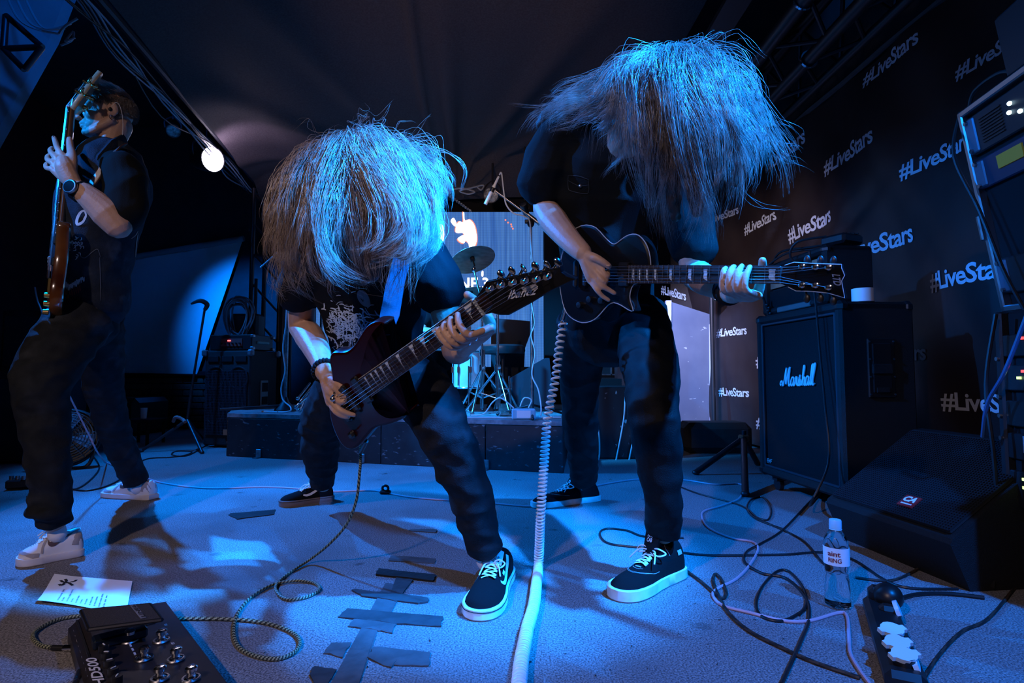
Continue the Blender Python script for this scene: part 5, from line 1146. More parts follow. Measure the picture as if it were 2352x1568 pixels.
for px, py in ((2060, 1398), (2101, 1520)):
    c = G(px, py, .045); ax = (G(px + 6, py + 30, .045) - c); flap(c, ax, .034, .020, V((.9, -.3, .35)))
    m = MB(); m.box(c - V((.02, 0, .01)), (.04, .045, .04), FM, bev=.01); m.build('socket', M['black'], t)
# ================================================================== guitars
class GFrame:
    """bridge at the origin, u towards the nut, v towards the thin strings, n out of the fretboard"""
    def __init__(s, bridge, nut, hint, scale):
        s.o = V(bridge); s.u = (V(nut) - s.o).normalized(); s.len = (V(nut) - s.o).length; s.scale = scale
        h = V(hint); s.n = (h - s.u * h.dot(s.u)).normalized(); s.v = s.n.cross(s.u)
        if s.v.z > 0: s.v = -s.v
    def __call__(s, u, v, n=0.0): return s.o + s.u * u + s.v * v + s.n * n
    def uv(s, px, py):
        r = ray(px, py); o = V((0, 0, CAMH)); t = (s.o - o).dot(s.n) / r.dot(s.n); p = o + r * t - s.o
        return p.dot(s.u), p.dot(s.v)
def smooth_outline(pts, sub=5): return catmull(pts, sub, True)
def plate(name, out, g, n0, n1, mats, parent, bev=.006):
    """solid plate with a rounded rim between depths n0 < n1"""
    cx, cy = np.mean(out, axis=0); out = np.array(out); nn = len(out)
    d = np.roll(out, -1, 0) - np.roll(out, 1, 0); nr = np.stack([d[:, 1], -d[:, 0]], 1); nr /= np.maximum(1e-9, np.linalg.norm(nr, axis=1))[:, None]
    area = .5 * np.sum(out[:, 0] * np.roll(out[:, 1], -1) - np.roll(out[:, 0], -1) * out[:, 1]); nr *= 1 if area > 0 else -1
    rings = []
    for ins, n in ((bev, n0), (bev * .3, n0 + bev * .3), (0, n0 + bev), (0, n1 - bev), (bev * .3, n1 - bev * .3), (bev, n1)): rings.append([g(*(out[i] - nr[i] * ins), n) for i in range(nn)])
    vs = [p for r in rings for p in r]; fs = []
    for k in range(5):
        for i in range(nn): fs.append((k * nn + i, k * nn + (i + 1) % nn, (k + 1) * nn + (i + 1) % nn, (k + 1) * nn + i))
    fs.append(tuple(range(nn))); fs.append(tuple(5 * nn + i for i in range(nn - 1, -1, -1)))
    return link_mesh(name, vs, fs, mats, parent, True)
def guitar_neck(t, g, nfr, w0, w1, uend, mats, inlay, nstr, head_posts, side_dots=None, fr_r=.0009):
    hw = lambda u: lerp(w1, w0, (u - uend) / (g.scale - uend)) / 2
    m = MB(); m.loft([g(uend - .03, 0, -.012), g(uend, 0, -.012), g(uend + .06, 0, -.012), g(g.scale - .01, 0, -.010), g(g.scale + .035, 0, -.012)], [(w1 * .50, .016), (w1 * .5, .013), (w1 * .49, .0125), (w0 * .49, .0105), (w0 * .46, .009)], 14, ref=g.v); m.build('neck', mats[0], t)
    m = MB(); a = [g(uend, -w1 / 2, -.004), g(g.scale, -w0 / 2, -.004), g(g.scale, w0 / 2, -.004), g(uend, w1 / 2, -.004)]; b = [p + g.n * .004 for p in a]
    m.add(a + b, [(3, 2, 1, 0), (4, 5, 6, 7), (0, 1, 5, 4), (1, 2, 6, 5), (2, 3, 7, 6), (3, 0, 4, 7)]); m.build('fretboard', mats[1], t, False)
    for s in (-1, 1):
        m = MB(); m.cyl(g(uend, s * w1 / 2, -.0015), g(g.scale, s * w0 / 2, -.0015), .0013, n=6); m.build('binding', mats[3], t)
    for k in range(1, nfr + 1):
        u = g.scale * 2 ** (-k / 12); h = hw(u); m = MB(); m.cyl(g(u, -h, .0004), g(u, h, .0004), fr_r, n=6); m.build('fret', mats[2], t)
    for k in (3, 5, 7, 9, 12, 15, 17, 19, 21, 24, 1):
        if k > nfr: continue
        u0, u1 = g.scale * 2 ** (-(k - 1) / 12), g.scale * 2 ** (-k / 12); h = hw(u1); m = MB(); z = .0006
        if inlay == 'tooth': m.quad(g(u0 - .15 * (u0 - u1), -h * .82, z), g(u1 + .06 * (u0 - u1), -h * .82, z), g(u1 + .1 * (u0 - u1), h * .80, z), g(u1 + .22 * (u0 - u1), h * .05, z), g(u1 + .35 * (u0 - u1), -h * .05, z)); m.build('inlay', mats[4], t, False)
        elif inlay == 'flag': c = (u0 + u1) / 2; q = (u0 - u1) * .24; m.quad(*[g(c + q * a, h * b, z) for a, b in ((-1, -.62), (1, -.62), (.75, -.35), (1, -.1), (.75, .2), (1, .5), (1.1, .72), (.3, .62), (-.7, .5), (-1, .2), (-.75, -.1), (-1, -.35))]); m.build('inlay', mats[4], t, False)
        if side_dots: m = MB(); m.ell(g((u0 + u1) / 2, side_dots * hw(u1), -.002), (.0022, .0022, .0022), n=8, m=5); m.build('side_dot', M['print'], t)
    m = MB(); m.box(g(g.scale + .002, 0, .001), (.005, w0, .009), Matrix((g.u, g.v, g.n)).transposed(), bev=.001); m.build('nut', mats[5], t)
    for k in range(nstr):
        f = k / (nstr - 1) * 2 - 1; b = g(0, f * w1 * .45, .012); nn_ = g(g.scale + .002, f * w0 * .42, .0065); hp = head_posts[k]
        m = MB(); m.loft([b, nn_, V(hp)], [.00085 - .00006 * k] * 3, 5); m.build('string', M['dullmetal'] if k < 3 else M['metal'], t)

def glossy(name, c, c2=None): return mat(name, c, .24, spec=.3, coat=.12, col2=c2, scale=4)
pearl = mat('pearl inlay', (.55, .62, .66), .25, spec=.7, col2=(.80, .82, .84), scale=70)
ebony = mat('dark rosewood', (.022, .013, .010), .5, col2=(.035, .02, .015), scale=40, stretch=(1, 1, 6))
# --- red guitar of the bent guitarist
gM = GFrame(P(785, 928, 1.60), P(1098, 706, 1.19), V((0, 0, CAMH)) - P(930, 820, 1.42), .63)
gM.scale = gM.len
gt = thing('electric_guitar', 'dark red electric guitar with shark tooth inlays held by the bent guitarist', 'electric guitar', gM(0, 0, -.02))
out = [(828, 858), (843, 838), (841, 818), (846, 792), (860, 768), (878, 749), (868, 741), (850, 743), (833, 755), (818, 778), (803, 800), (785, 811), (757, 813), (750, 832), (756, 870), (752, 910), (749, 945), (758, 985), (775, 1020), (797, 1038), (818, 1030), (838, 1008), (858, 988), (893, 979), (922, 966), (936, 948), (915, 953), (893, 958), (872, 952), (857, 935), (850, 910), (842, 895)]
mRed = mat('dark red lacquer', (.020, .0015, .0015), .3, spec=.16, coat=.06, col2=(.034, .0022, .0022), scale=4)
plate('body', smooth_outline([gM.uv(*p) for p in out], 4), gM, -.052, -.008, mRed, gt, .009)
mBk = glossy('black lacquer', (.006, .006, .007))
oh = [(1090, 684), (1104, 664), (1112, 650), (1190, 635), (1283, 617), (1287, 628), (1296, 634), (1319, 645), (1263, 671), (1215, 700), (1165, 727), (1145, 727), (1126, 722), (1107, 726)]
plate('headstock', [gM.uv(*p) for p in oh], gM, -.020, -.006, mBk, gt, .0025)
posts = [(1127, 661), (1152, 653), (1179, 647), (1206, 643), (1233, 639), (1259, 633)]
pw = [gM(*gM.uv(*p), .004) for p in posts]
for k, p in enumerate(pw):
    m = MB(); m.lathe([(.0075, -.010), (.0075, -.006), (.0048, -.005), (.0048, .004), (.0062, .006), (.0050, .009), (.001, .0095)], p, gM.n, 14); m.build('tuning_post', M['metal'], gt)
    q = gM(*gM.uv(posts[k][0] + 16, posts[k][1] - 26), -.014); m = MB(); m.cyl(p - gM.n * .018, q, .003, n=8); m.ell(q, (.0075, .0045, .0105), Matrix((gM.u, gM.n, gM.v)).transposed() @ rotm(z=25 * ((k * 37) % 5 - 2)), 12, 8); m.build('tuning_peg', M['metal'], gt)
guitar_neck(gt, gM, 24, .043, .057, gM.uv(832, 888)[0], [glossy('dark neck', (.03, .012, .01)), ebony, M['dullmetal'], mat('cream binding', (.5, .48, .45), .4), pearl, mat('blue white nut', (.6, .66, .7), .3)], 'tooth', 6, pw, fr_r=.0011)
nb_ = gM.uv(1163, 690); hd = (gM(*gM.uv(1230, 678), 0) - gM(*gM.uv(1163, 690), 0)); hu = (gM(*gM.uv(1167, 669), 0) - gM(*gM.uv(1163, 690), 0))
letters('logo_lettering', 'Ibanez', gM(*nb_, -.0048), hd, hu, M['print'], gt, .02, .25, 1.0)
m = MB(); m.prism([(1195, 663), (1226, 654), (1233, 660), (1229, 667), (1200, 671)], lambda x, y: gM(*gM.uv(x, y), -.0045), lambda x, y: gM(*gM.uv(x, y), -.006)); m.build('sticker', mat('cream sticker', (.62, .60, .52), .5, col2=(.2, .18, .2), scale=90), gt, False)
FG = Matrix((gM.u, gM.v, gM.n)).transposed()
m = MB(); m.box(gM(.0, 0, .0), (.036, .085, .016), FG, bev=.004); m.build('bridge', M['darkmetal'], gt)
for k in range(6): m = MB(); m.box(gM(.004, -.026 + .0104 * k, .009), (.020, .008, .008), FG, bev=.002); m.build('saddle', M['dullmetal'], gt)
for u in (.045, .115): m = MB(); m.box(gM(u, 0, -.002), (.034, .084, .012), FG, bev=.005); m.build('pickup', M['black'], gt)
for px, py in ((800, 962), (806, 1000)): m = MB(); m.box(gM(*gM.uv(px, py), -.004), (.028, .022, .016), FG, bev=.006); m.build('control_knob', M['black'], gt)
m = MB(); m.cyl(gM(*gM.uv(815, 990), -.006), gM(*gM.uv(817, 985), .012), .002, .003, 8); m.build('selector_switch', M['metal'], gt)
a = gM(*gM.uv(826, 1026), -.03); m = MB(); m.cyl(a, P(828, 1040, 1.80), .006); m.build('jack', M['black'], gt)
# --- black single cut guitar of the tall guitarist
gR = GFrame(P(1345, 629, 1.76), P(1790, 631, 1.30), V((0, 0, CAMH)) - P(1500, 640, 1.55), .62); gR.scale = gR.len
gt = thing('electric_guitar', 'black single cutaway electric guitar with flag inlays held by the tall guitarist', 'electric guitar', gR(0, 0, -.02))
out = [(1317, 523), (1340, 516), (1362, 522), (1380, 541), (1395, 556), (1405, 560), (1416, 553), (1431, 542), (1447, 537), (1461, 540), (1475, 555), (1484, 576), (1488, 602), (1486, 628), (1470, 646), (1449, 653), (1441, 672), (1441, 690), (1448, 714), (1436, 711), (1420, 701), (1403, 695), (1390, 701), (1375, 718), (1360, 733), (1340, 741), (1322, 739), (1302, 727), (1290, 708), (1282, 675), (1279, 640), (1281, 602), (1288, 570), (1300, 541)]
ol = smooth_outline([gR.uv(*p) for p in out], 4); plate('body', ol, gR, -.056, -.010, mBk, gt, .007)
m = MB(); m.tube([gR(u, v, -.0135) for u, v in ol[::2]] + [gR(*ol[0], -.0135)], .0016, 5, 1); m.build('edge_binding', mat('grey binding', (.45, .47, .52), .35), gt)
oh = [(1790, 612), (1800, 609), (1822, 602), (1870, 605), (1931, 607), (1931, 615), (1938, 632), (1931, 645), (1938, 684), (1900, 673), (1861, 669), (1826, 668), (1808, 659), (1790, 651)]
hl = [gR.uv(*p) for p in oh]; plate('headstock', hl, gR, -.020, -.005, mBk, gt, .002)
m = MB(); m.tube([gR(u, v, -.0052) for u, v in hl[1:-1]], .0010, 5, 1); m.build('edge_binding', bpy.data.materials['grey binding'], gt)
posts = [(1903, 614), (1873, 613), (1842, 612), (1842, 655), (1873, 655), (1903, 660)]; pw = [gR(*gR.uv(*p), .004) for p in posts]
for k, p in enumerate(pw):
    m = MB(); m.lathe([(.0065, -.009), (.0065, -.006), (.004, -.005), (.004, .004), (.0052, .005), (.001, .006)], p, gR.n, 14); m.build('tuning_post', M['metal'], gt)
    s = 1 if k > 2 else -1; q = gR(*gR.uv(posts[k][0] + 5, posts[k][1] + s * (31 if s > 0 else 16)), -.015); m = MB(); m.cyl(p - gR.n * .018, q, .003, n=8); m.ell(q, (.0075, .0045, .0105), Matrix((gR.u, gR.n, gR.v)).transposed(), 12, 8); m.build('tuning_peg', M['darkmetal'], gt)
guitar_neck(gt, gR, 22, .040, .053, gR.uv(1437, 629)[0], [glossy('black neck', (.010, .008, .008)), ebony, M['dullmetal'], mat('black binding', (.015, .015, .017), .3), pearl, mat('black nut', (.03, .03, .03), .3)], 'flag', 6, [pw[2], pw[1], pw[0], pw[5], pw[4], pw[3]], fr_r=.0010)
letters('model_lettering', 'EC-401', gR(*gR.uv(1797, 636), -.0035), gR(*gR.uv(1816, 635), 0) - gR(*gR.uv(1797, 636), 0), gR(*gR.uv(1798, 631), 0) - gR(*gR.uv(1797, 636), 0), mat('grey print', (.45, .47, .5), .5), gt, .02, .3)
letters('logo_lettering', 'LTD', gR(*gR.uv(1909, 629), -.0035), (gR(*gR.uv(1914, 656), 0) - gR(*gR.uv(1909, 629), 0)), (gR(*gR.uv(1927, 628), 0) - gR(*gR.uv(1909, 629), 0)), mat('dull grey print', (.18, .18, .20), .5), gt, .03, .3)
FG = Matrix((gR.u, gR.v, gR.n)).transposed()
m = MB(); m.box(gR(.0, 0, .002), (.014, .075, .014), FG, bev=.003); m.build('bridge', M['darkmetal'], gt)
m = MB(); m.box(gR(-.045, 0, .000), (.016, .085, .014), FG, bev=.005); m.build('tailpiece', M['darkmetal'], gt)
for u in (.04, .15): m = MB(); m.box(gR(u, 0, -.004), (.036, .070, .012), FG, bev=.003); m.build('pickup', M['black'], gt)
for px, py in ((1353, 687), (1330, 700), (1380, 690)): m = MB(); m.lathe([(.011, 0), (.010, .014), (.001, .015)], gR(*gR.uv(px, py), -.010), gR.n, 14); m.build('control_knob', M['black'], gt)
# --- bass of the left player, seen from the edge
gB = GFrame(P(119, 640, 2.06), P(158, 250, 2.06), (-.84, -.55, 0), .8); gB.scale = gB.len
gB.v = gB.n.cross(gB.u); gB.v = gB.v if gB.v.y < 0 else -gB.v
gt = thing('bass_guitar', 'sunburst bass guitar held upright by the player at the left', 'bass guitar', gB(-.2, 0, -.02))
ob = [(.30, -.03), (.31, -.10), (.36, -.16), (.33, -.19), (.25, -.175), (.17, -.145), (.08, -.13), (.0, -.15), (-.08, -.175), (-.14, -.16), (-.18, -.09), (-.185, 0), (-.17, .09), (-.12, .155), (-.05, .165), (.03, .135), (.10, .12), (.17, .135), (.23, .15), (.25, .12), (.22, .085), (.20, .04), (.20, .03)]
ob = [(a * gB.scale / .8, b * .72) for a, b in ob]
mSun = mat('sunburst lacquer', (.30, .10, .02), .16, spec=.6, coat=.8, col2=(.05, .012, .006), scale=3.5)
plate('body', smooth_outline(ob, 4), gB, -.050, -.010, mSun, gt, .010)
hs = gB.scale; ohb = [(hs, -.022), (hs + .03, -.030), (hs + .10, -.036), (hs + .155, -.034), (hs + .16, -.01), (hs + .19, .004), (hs + .185, .026), (hs + .12, .034), (hs + .03, .030), (hs, .022)]
# the head leans back and right as seen in the photograph
class Tilt:
    def __init__(s, g, ang): s.g = g; s.u = (g.u * math.cos(ang) - g.n * math.sin(ang)); s.n = (g.n * math.cos(ang) + g.u * math.sin(ang)); s.o = g(g.scale, 0, 0); s.v = g.v
    def __call__(s, u, v, n=0): return s.o + s.u * (u - s.g.scale) + s.v * v + s.n * n
gH = Tilt(gB, .40)
mMap = mat('maple', (.52, .36, .20), .35, col2=(.42, .28, .15), scale=18, stretch=(1, 1, 5), coat=.3)
plate('headstock', ohb, gH, -.022, -.005, mMap, gt, .003)
pw = []
for k, (a, s) in enumerate(((.045, -1), (.09, -1), (.135, -1), (.07, 1), (.12, 1))):
    p = gH(hs + a, s * .018, .006); pw.append(p); m = MB(); m.lathe([(.009, -.011), (.009, -.008), (.006, -.007), (.006, .006), (.001, .007)], p, gH.n, 12); m.build('tuning_post', M['gold'], gt)
    q = gH(hs + a, s * .062, -.014); m = MB(); m.cyl(gH(hs + a, s * .018, -.014), q, .004, n=8); m.ell(q, (.016, .004, .011), Matrix((gH.u, gH.n, gH.v)).transposed(), 12, 8); m.ell(gH(hs + a, s * .03, -.028), (.012, .012, .009)); m.build('tuning_peg', M['gold'], gt)
guitar_neck(gt, gB, 24, .046, .064, .20, [mat('brown maple neck', (.22, .12, .07), .3, coat=.4), ebony, M['dullmetal'], mat('dark binding', (.03, .02, .02), .3), pearl, M['print']], 'none', 5, [pw[0], pw[1], pw[2], pw[4], pw[3]], side_dots=.98)
m = MB(); m.box(gB(-.03, 0, .0), (.06, .075, .018), Matrix((gB.u, gB.v, gB.n)).transposed(), bev=.004); m.build('bridge', M['gold'], gt)
for u in (.06, .14): m = MB(); m.box(gB(u, 0, -.004), (.035, .09, .014), Matrix((gB.u, gB.v, gB.n)).transposed(), bev=.005); m.build('pickup', M['black'], gt)
for k in range(3): m = MB(); m.lathe([(.010, 0), (.009, .016), (.001, .017)], gB(-.07 - .03 * k, .085, -.010), gB.n, 12); m.build('control_knob', M['gold'], gt)
GB_THING = gt
# ================================================================== people
mEye = mat('eye white', (.75, .73, .72), .25); mIris = mat('dark iris', (.03, .02, .015), .2)
def add_head(mb, c, Q, s=1.0):
    """face, skull, ears; local axes: right, forward, up"""
    c = V(c); A = lambda x, y, z: c + Q @ (V((x, y, z)) * s)
    E = lambda p, r, R_=None: mb.ell(A(*p), tuple(k * s for k in r), Q if R_ is None else Q @ R_, 18, 12)
    E((0, -.014, .030), (.073, .094, .084)); E((0, .030, -.028), (.058, .056, .082)); E((0, .045, .030), (.060, .048, .050))
    mb.limb([A(-.055, -.008, -.052), A(-.040, .040, -.090), A(0, .074, -.104), A(.040, .040, -.090), A(.055, -.008, -.052)], [.020 * s, .017 * s, .017 * s, .017 * s, .020 * s], 12)
    E((0, .084, -.104), (.017, .014, .014)); E((0, .055, -.072), (.040, .040, .034))
    for x in (-1, 1):
        E((x * .038, .058, -.034), (.024, .026, .022)); E((x * .0755, -.014, -.006), (.007, .019, .031), rotm(x=-12)); E((x * .080, -.024, .002), (.008, .012, .028), rotm(x=-12)); E((x * .074, -.004, -.026), (.008, .010, .012))
        E((x * .031, .080, .000), (.017, .010, .007)); E((x * .031, .080, -.014), (.016, .009, .006)); E((x * .010, .106, -.044), (.0095, .011, .008))
    mb.limb([A(-.048, .070, .016), A(-.022, .089, .018), A(0, .090, .014), A(.022, .089, .018), A(.048, .070, .016)], [.010 * s, .0115 * s, .010 * s, .0115 * s, .010 * s], 10)
    mb.limb([A(0, .090, .010), A(0, .104, -.014), A(0, .121, -.036), A(0, .116, -.046)], [.009 * s, .0095 * s, .0115 * s, .008 * s], 10)
    mb.limb([A(-.022, .086, -.068), A(-.006, .098, -.0655), A(.006, .098, -.0655), A(.022, .086, -.068)], [.004 * s, .0068 * s, .0068 * s, .004 * s], 8)
    mb.limb([A(-.019, .085, -.0785), A(0, .0965, -.0795), A(.019, .085, -.0785)], [.004 * s, .0075 * s, .004 * s], 8)
    E((0, .082, -.057), (.024, .016, .016)); E((0, .080, -.090), (.026, .012, .012))
    return A
def add_eyes(A, Q, parent):
    for x in (-1, 1):
        m = MB(); m.ell(A(x * .031, .0775, -.006), (.0115,) * 3); e = m.build('eye', mEye, parent)
        m = MB(); m.ell(A(x * .031, .0855, -.0085), (.0052, .0042, .0052), Q); m.build('iris', mIris, e)
def add_finger(mb, pts, r=.0086): mb.limb(pts, [r * 1.08, r * 1.02, r * .95, r * .82][:len(pts)] if len(pts) <= 4 else r, 10, sub=4)
def add_palm(mb, wrist, knuckles, rw=.026, ref=None):
    for k in knuckles: mb.limb([wrist, V(wrist).lerp(V(k), .55), k], [rw * .75, .0165, .0108], 12, sub=3)
    c = sum((V(k) for k in knuckles), V()) / len(knuckles); mb.limb([wrist, V(wrist).lerp(c, .5), V(wrist).lerp(c, .85)], [rw * .8, .022, .016], 12, sub=3)
def fret_hand(mb, g, u0, hw, du=.0205, reach=1.0, lean=.0, wrist=None):
    K, nails = [], []
    for i in range(4):
        u = u0 - i * du; l = (.95, 1.06, 1.0, .82)[i]
        k = g(u + .004 + lean, hw + .030, -.016); p = g(u, hw + .016, .030 * l + .006); d = g(u - lean * .6, hw * .30 - .004 * i % 3, .036 * l); tip = g(u - lean, -hw * .55 * reach * l, .015)
        K.append(k); add_finger(mb, [k, p, d, tip], .0088 if i < 3 else .0078); nails.append((tip + g.n * .006 + g.v * .003, i))
    wrist = wrist or g(u0 - du * 1.2 - .02, hw + .120, -.055); add_palm(mb, wrist, K)
    mb.limb([lerp(wrist, K[1], .35), g(u0 - .02, hw + .03, -.058), g(u0 - .004, -hw * .2, -.050), g(u0 + .006, -hw - .014, -.028)], [.018, .0145, .0115, .0095], 12)
    mb.limb([lerp(K[1], wrist, .1), lerp(K[2], wrist, .7)], [.018, .022], 12)
    for p, i in nails: NAILS.append((p, g.n * .9 - g.v * .3, -g.v))
    return wrist
NAILS = []
def flush_nails(parent, r=.0056):
    for p, nrm, d in NAILS:
        nrm = V(nrm).normalized(); d = V(d); d = (d - nrm * d.dot(nrm)).normalized(); m = MB(); m.ell(p, (r, r * 1.25, .0016), Matrix((d.cross(nrm), d, nrm)).transposed(), 12, 6); m.build('fingernail', M['nail'], parent)
    NAILS.clear()
def folds(amp, sc, seed=0, stretch=(1, 1, 1)):
    def f(co, no):
        out = co.copy(); s = V(stretch)
        for i in range(len(co)):
            p = V(co[i]); q = V((p.x * s.x, p.y * s.y, p.z * s.z)) * sc + V((seed, seed * 2, 0)); d = 1 - 2 * abs(noise.noise(q)); d += .5 * noise.noise(q * 2.1)
            out[i] = co[i] + no[i] * amp * (d - .6)
        return out
    return f

# ------------------------------------------------------------------ shoes
def shoe(parent, toe, heel, style, z0=0.0, pitch=0.0, ang=0):
    """toe and heel: ground points; style: dict of materials and shape"""
    toe, heel = V(toe), V(heel); ax = V((toe.x - heel.x, toe.y - heel.y, 0)); Ln = ax.length; ax.normalize(); sd_ = V((0, 0, 1)).cross(ax)   # sd_: left of travel
    rot = Matrix.Rotation(-pitch, 3, sd_)
    def A(x, y, z): return heel + V((0, 0, z0)) + rot @ (ax * (x * Ln) + sd_ * y + V((0, 0, z)))
    S = style; W = S.get('w', .051)
    st = [(0, .026), (.02, .033), (.08, .039), (.2, .040), (.35, .039), (.5, .042), (.65, .049), (.78, .0505), (.88, .046), (.95, .034), (.985, .020), (1.0, .006)]
    kx = [a for a, b in st]; kw = [b * W / .051 for a, b in st]
    wd = lambda x: float(np.interp(x, kx, kw))
    xs = [i / 30 for i in range(31)]; xs = [0.5 - 0.5 * math.cos(math.pi * x) for x in xs]
    t = MB()    # container part (upper is the part's own mesh)
    # upper: arches over the foot
    hx = [0, .04, .12, .22, .32, .42, .55, .68, .80, .90, .97, 1]; hz = S['h']
    top = lambda x: float(np.interp(x, hx, hz)); nA = 18; vs, fs = [], []
    for x in xs:
        h = top(x); w = wd(x) * (.97 if x < .98 else .9); b = .022
        pw_ = float(np.interp(x, [0, .3, .45, .7, 1], [.42, .42, .60, .72, .8]))
        for j in range(nA + 1):
            a = math.pi * j / nA; cx, sx = math.cos(a), math.sin(a); k = abs(cx) ** .8 * (1 if cx > 0 else -1)
            taper = lerp(1, float(np.interp(x, [0, .25, .45, 1], [.72, .70, .66, .8])), sx ** 1.5)
            vs.append(A(x * .975 + .012, w * k * taper, b + (h - b) * sx ** pw_))
    for i in range(30):
        for j in range(nA): a = i * (nA + 1) + j; fs.append((a, a + 1, a + nA + 2, a + nA + 1))
    fs.append(tuple(range(nA, -1, -1))); fs.append(tuple(30 * (nA + 1) + j for j in range(nA + 1)))
    up = link_mesh('shoe', vs, fs, S['upper'], parent, True, angle=60)
    def arch(x, a, lift=.0):    # point on the upper surface, a in 0..1 across
        h = top(x); w = wd(x) * .97; b = .022; an = math.pi * a; cx, sx = math.cos(an), math.sin(an); k = abs(cx) ** .8 * (1 if cx > 0 else -1)
        pw_ = float(np.interp(x, [0, .3, .45, .7, 1], [.42, .42, .60, .72, .8])); taper = lerp(1, float(np.interp(x, [0, .25, .45, 1], [.72, .70, .66, .8])), max(0, sx) ** 1.5)
        return A(x * .975 + .012, (w * k * taper) * (1 + lift / .05), b + (h - b) * max(0, sx) ** pw_ + lift * sx)
    # sole
    out = [(x, wd(x) + .004) for x in xs] + [(x, -wd(x) - .004) for x in xs[::-1]]
    def ring(z, g_): return [A(.5 + (x - .5) * (1 + g_ / .14) * 1.01, y * (1 + g_ / .05), z + (.012 * max(0, (x - .8) / .2) ** 2 if S.get('spring') else 0)) for x, y in out]
    n = len(out); H0 = S.get('sole', .030)
    def band(nm, z0_, z1_, g0, mm):
        r = [ring(z0_, g0 - .0015), ring(z0_ + .002, g0), ring(z1_ - .002, g0), ring(z1_, g0 - .0015)]; v = [p for q in r for p in q]; f = []
        for k in range(3):
            for i in range(n): f.append((k * n + i, k * n + (i + 1) % n, (k + 1) * n + (i + 1) % n, (k + 1) * n + i))
        f.append(tuple(range(n - 1, -1, -1))); f.append(tuple(3 * n + i for i in range(n))); link_mesh(nm, v, f, mm, up, True)
    band('sole', .003, H0, 0, S['solem']); band('tread', 0, .005, -.001, S.get('tread', S['solem']))
    if S.get('stripe'): band('sole_stripe', H0 * .74, H0 * .84, .0012, S['stripe'])
    # laces
    r = .0026; rows = S['rows']; x0, x1 = S['lace']
    for i in range(rows):
        xa, xb = lerp(x0, x1, i / rows), lerp(x0, x1, (i + .9) / rows); a0, a1 = .36, .64
        for s in (0, 1):
            pts = [arch(lerp(xa, xb, k / 6), lerp(a0, a1, k / 6) if s == 0 else lerp(a1, a0, k / 6), .003 + .002 * (s == (i % 2))) for k in range(7)]; m = MB(); m.loft(pts, [(.0042, .0015)] * 7, 8, ref=ax); m.build('lace', S['lacem'], up)
    xk = lerp(x0, x1, 1.0)
    for s in (-1, 1):
        c = arch(xk, .5, .004); L_ = S.get('bow', .035)
        m = MB(); m.tube([c, c + sd_ * s * L_ * .5 + V((0, 0, .012)) + ax * .005, c + sd_ * s * L_ + V((0, 0, .0)) - ax * .004, c + sd_ * s * L_ * .7 + V((0, 0, -.006)) + ax * .018, c], .0024, 7); m.build('lace_bow', S['lacem'], up)
        m = MB(); m.tube([c, c + sd_ * s * L_ * .55 + ax * .02 + V((0, 0, .004)), c + sd_ * s * L_ * .9 + ax * .05 + V((0, 0, -.02))], .0022, 6); m.build('lace_end', S['lacem'], up)
    def patch(nm, poly, mm, lift=.0014):
        """flat panel sewn to the upper; poly in (along, across) coordinates"""
        c = np.mean(poly, axis=0); n_ = len(poly); K_ = (1, .75, .5, .25); vs = [arch(c[0] + (a - c[0]) * k, c[1] + (b - c[1]) * k, lift) for k in K_ for a, b in poly] + [arch(c[0], c[1], lift)]; fs = []
        for k in range(3): fs += [(k * n_ + i, k * n_ + (i + 1) % n_, (k + 1) * n_ + (i + 1) % n_, (k + 1) * n_ + i) for i in range(n_)]
        link_mesh(nm, vs, fs + [(3 * n_ + i, 3 * n_ + (i + 1) % n_, 4 * n_) for i in range(n_)], mm, up, True, angle=180)
    def strip(nm, line, w, mm, lift=.0016):
        """sewn band following the upper"""
        q = catmull(line, 8); vs = []; k = len(q)
        for i, (a, b) in enumerate(q):
            d = np.array(q[min(k - 1, i + 1)]) - np.array(q[max(0, i - 1)]); d[1] *= .45; d = d / (np.linalg.norm(d) + 1e-9); ww = w(i / (k - 1)) if callable(w) else w
            for e in (-1, -.5, 0, .5, 1): vs.append(arch(a + d[1] * ww * e, b - d[0] * ww * 2.2 * e, lift))
        link_mesh(nm, vs, [(5 * i + j, 5 * i + j + 1, 5 * i + j + 6, 5 * i + j + 5) for i in range(k - 1) for j in range(4)], mm, up, True, angle=180)
    if S.get('extra'): S['extra'](A, arch, patch, strip, up, ax, sd_)
    return up
mStitch = mat('grey stitching', (.35, .36, .38), .8)
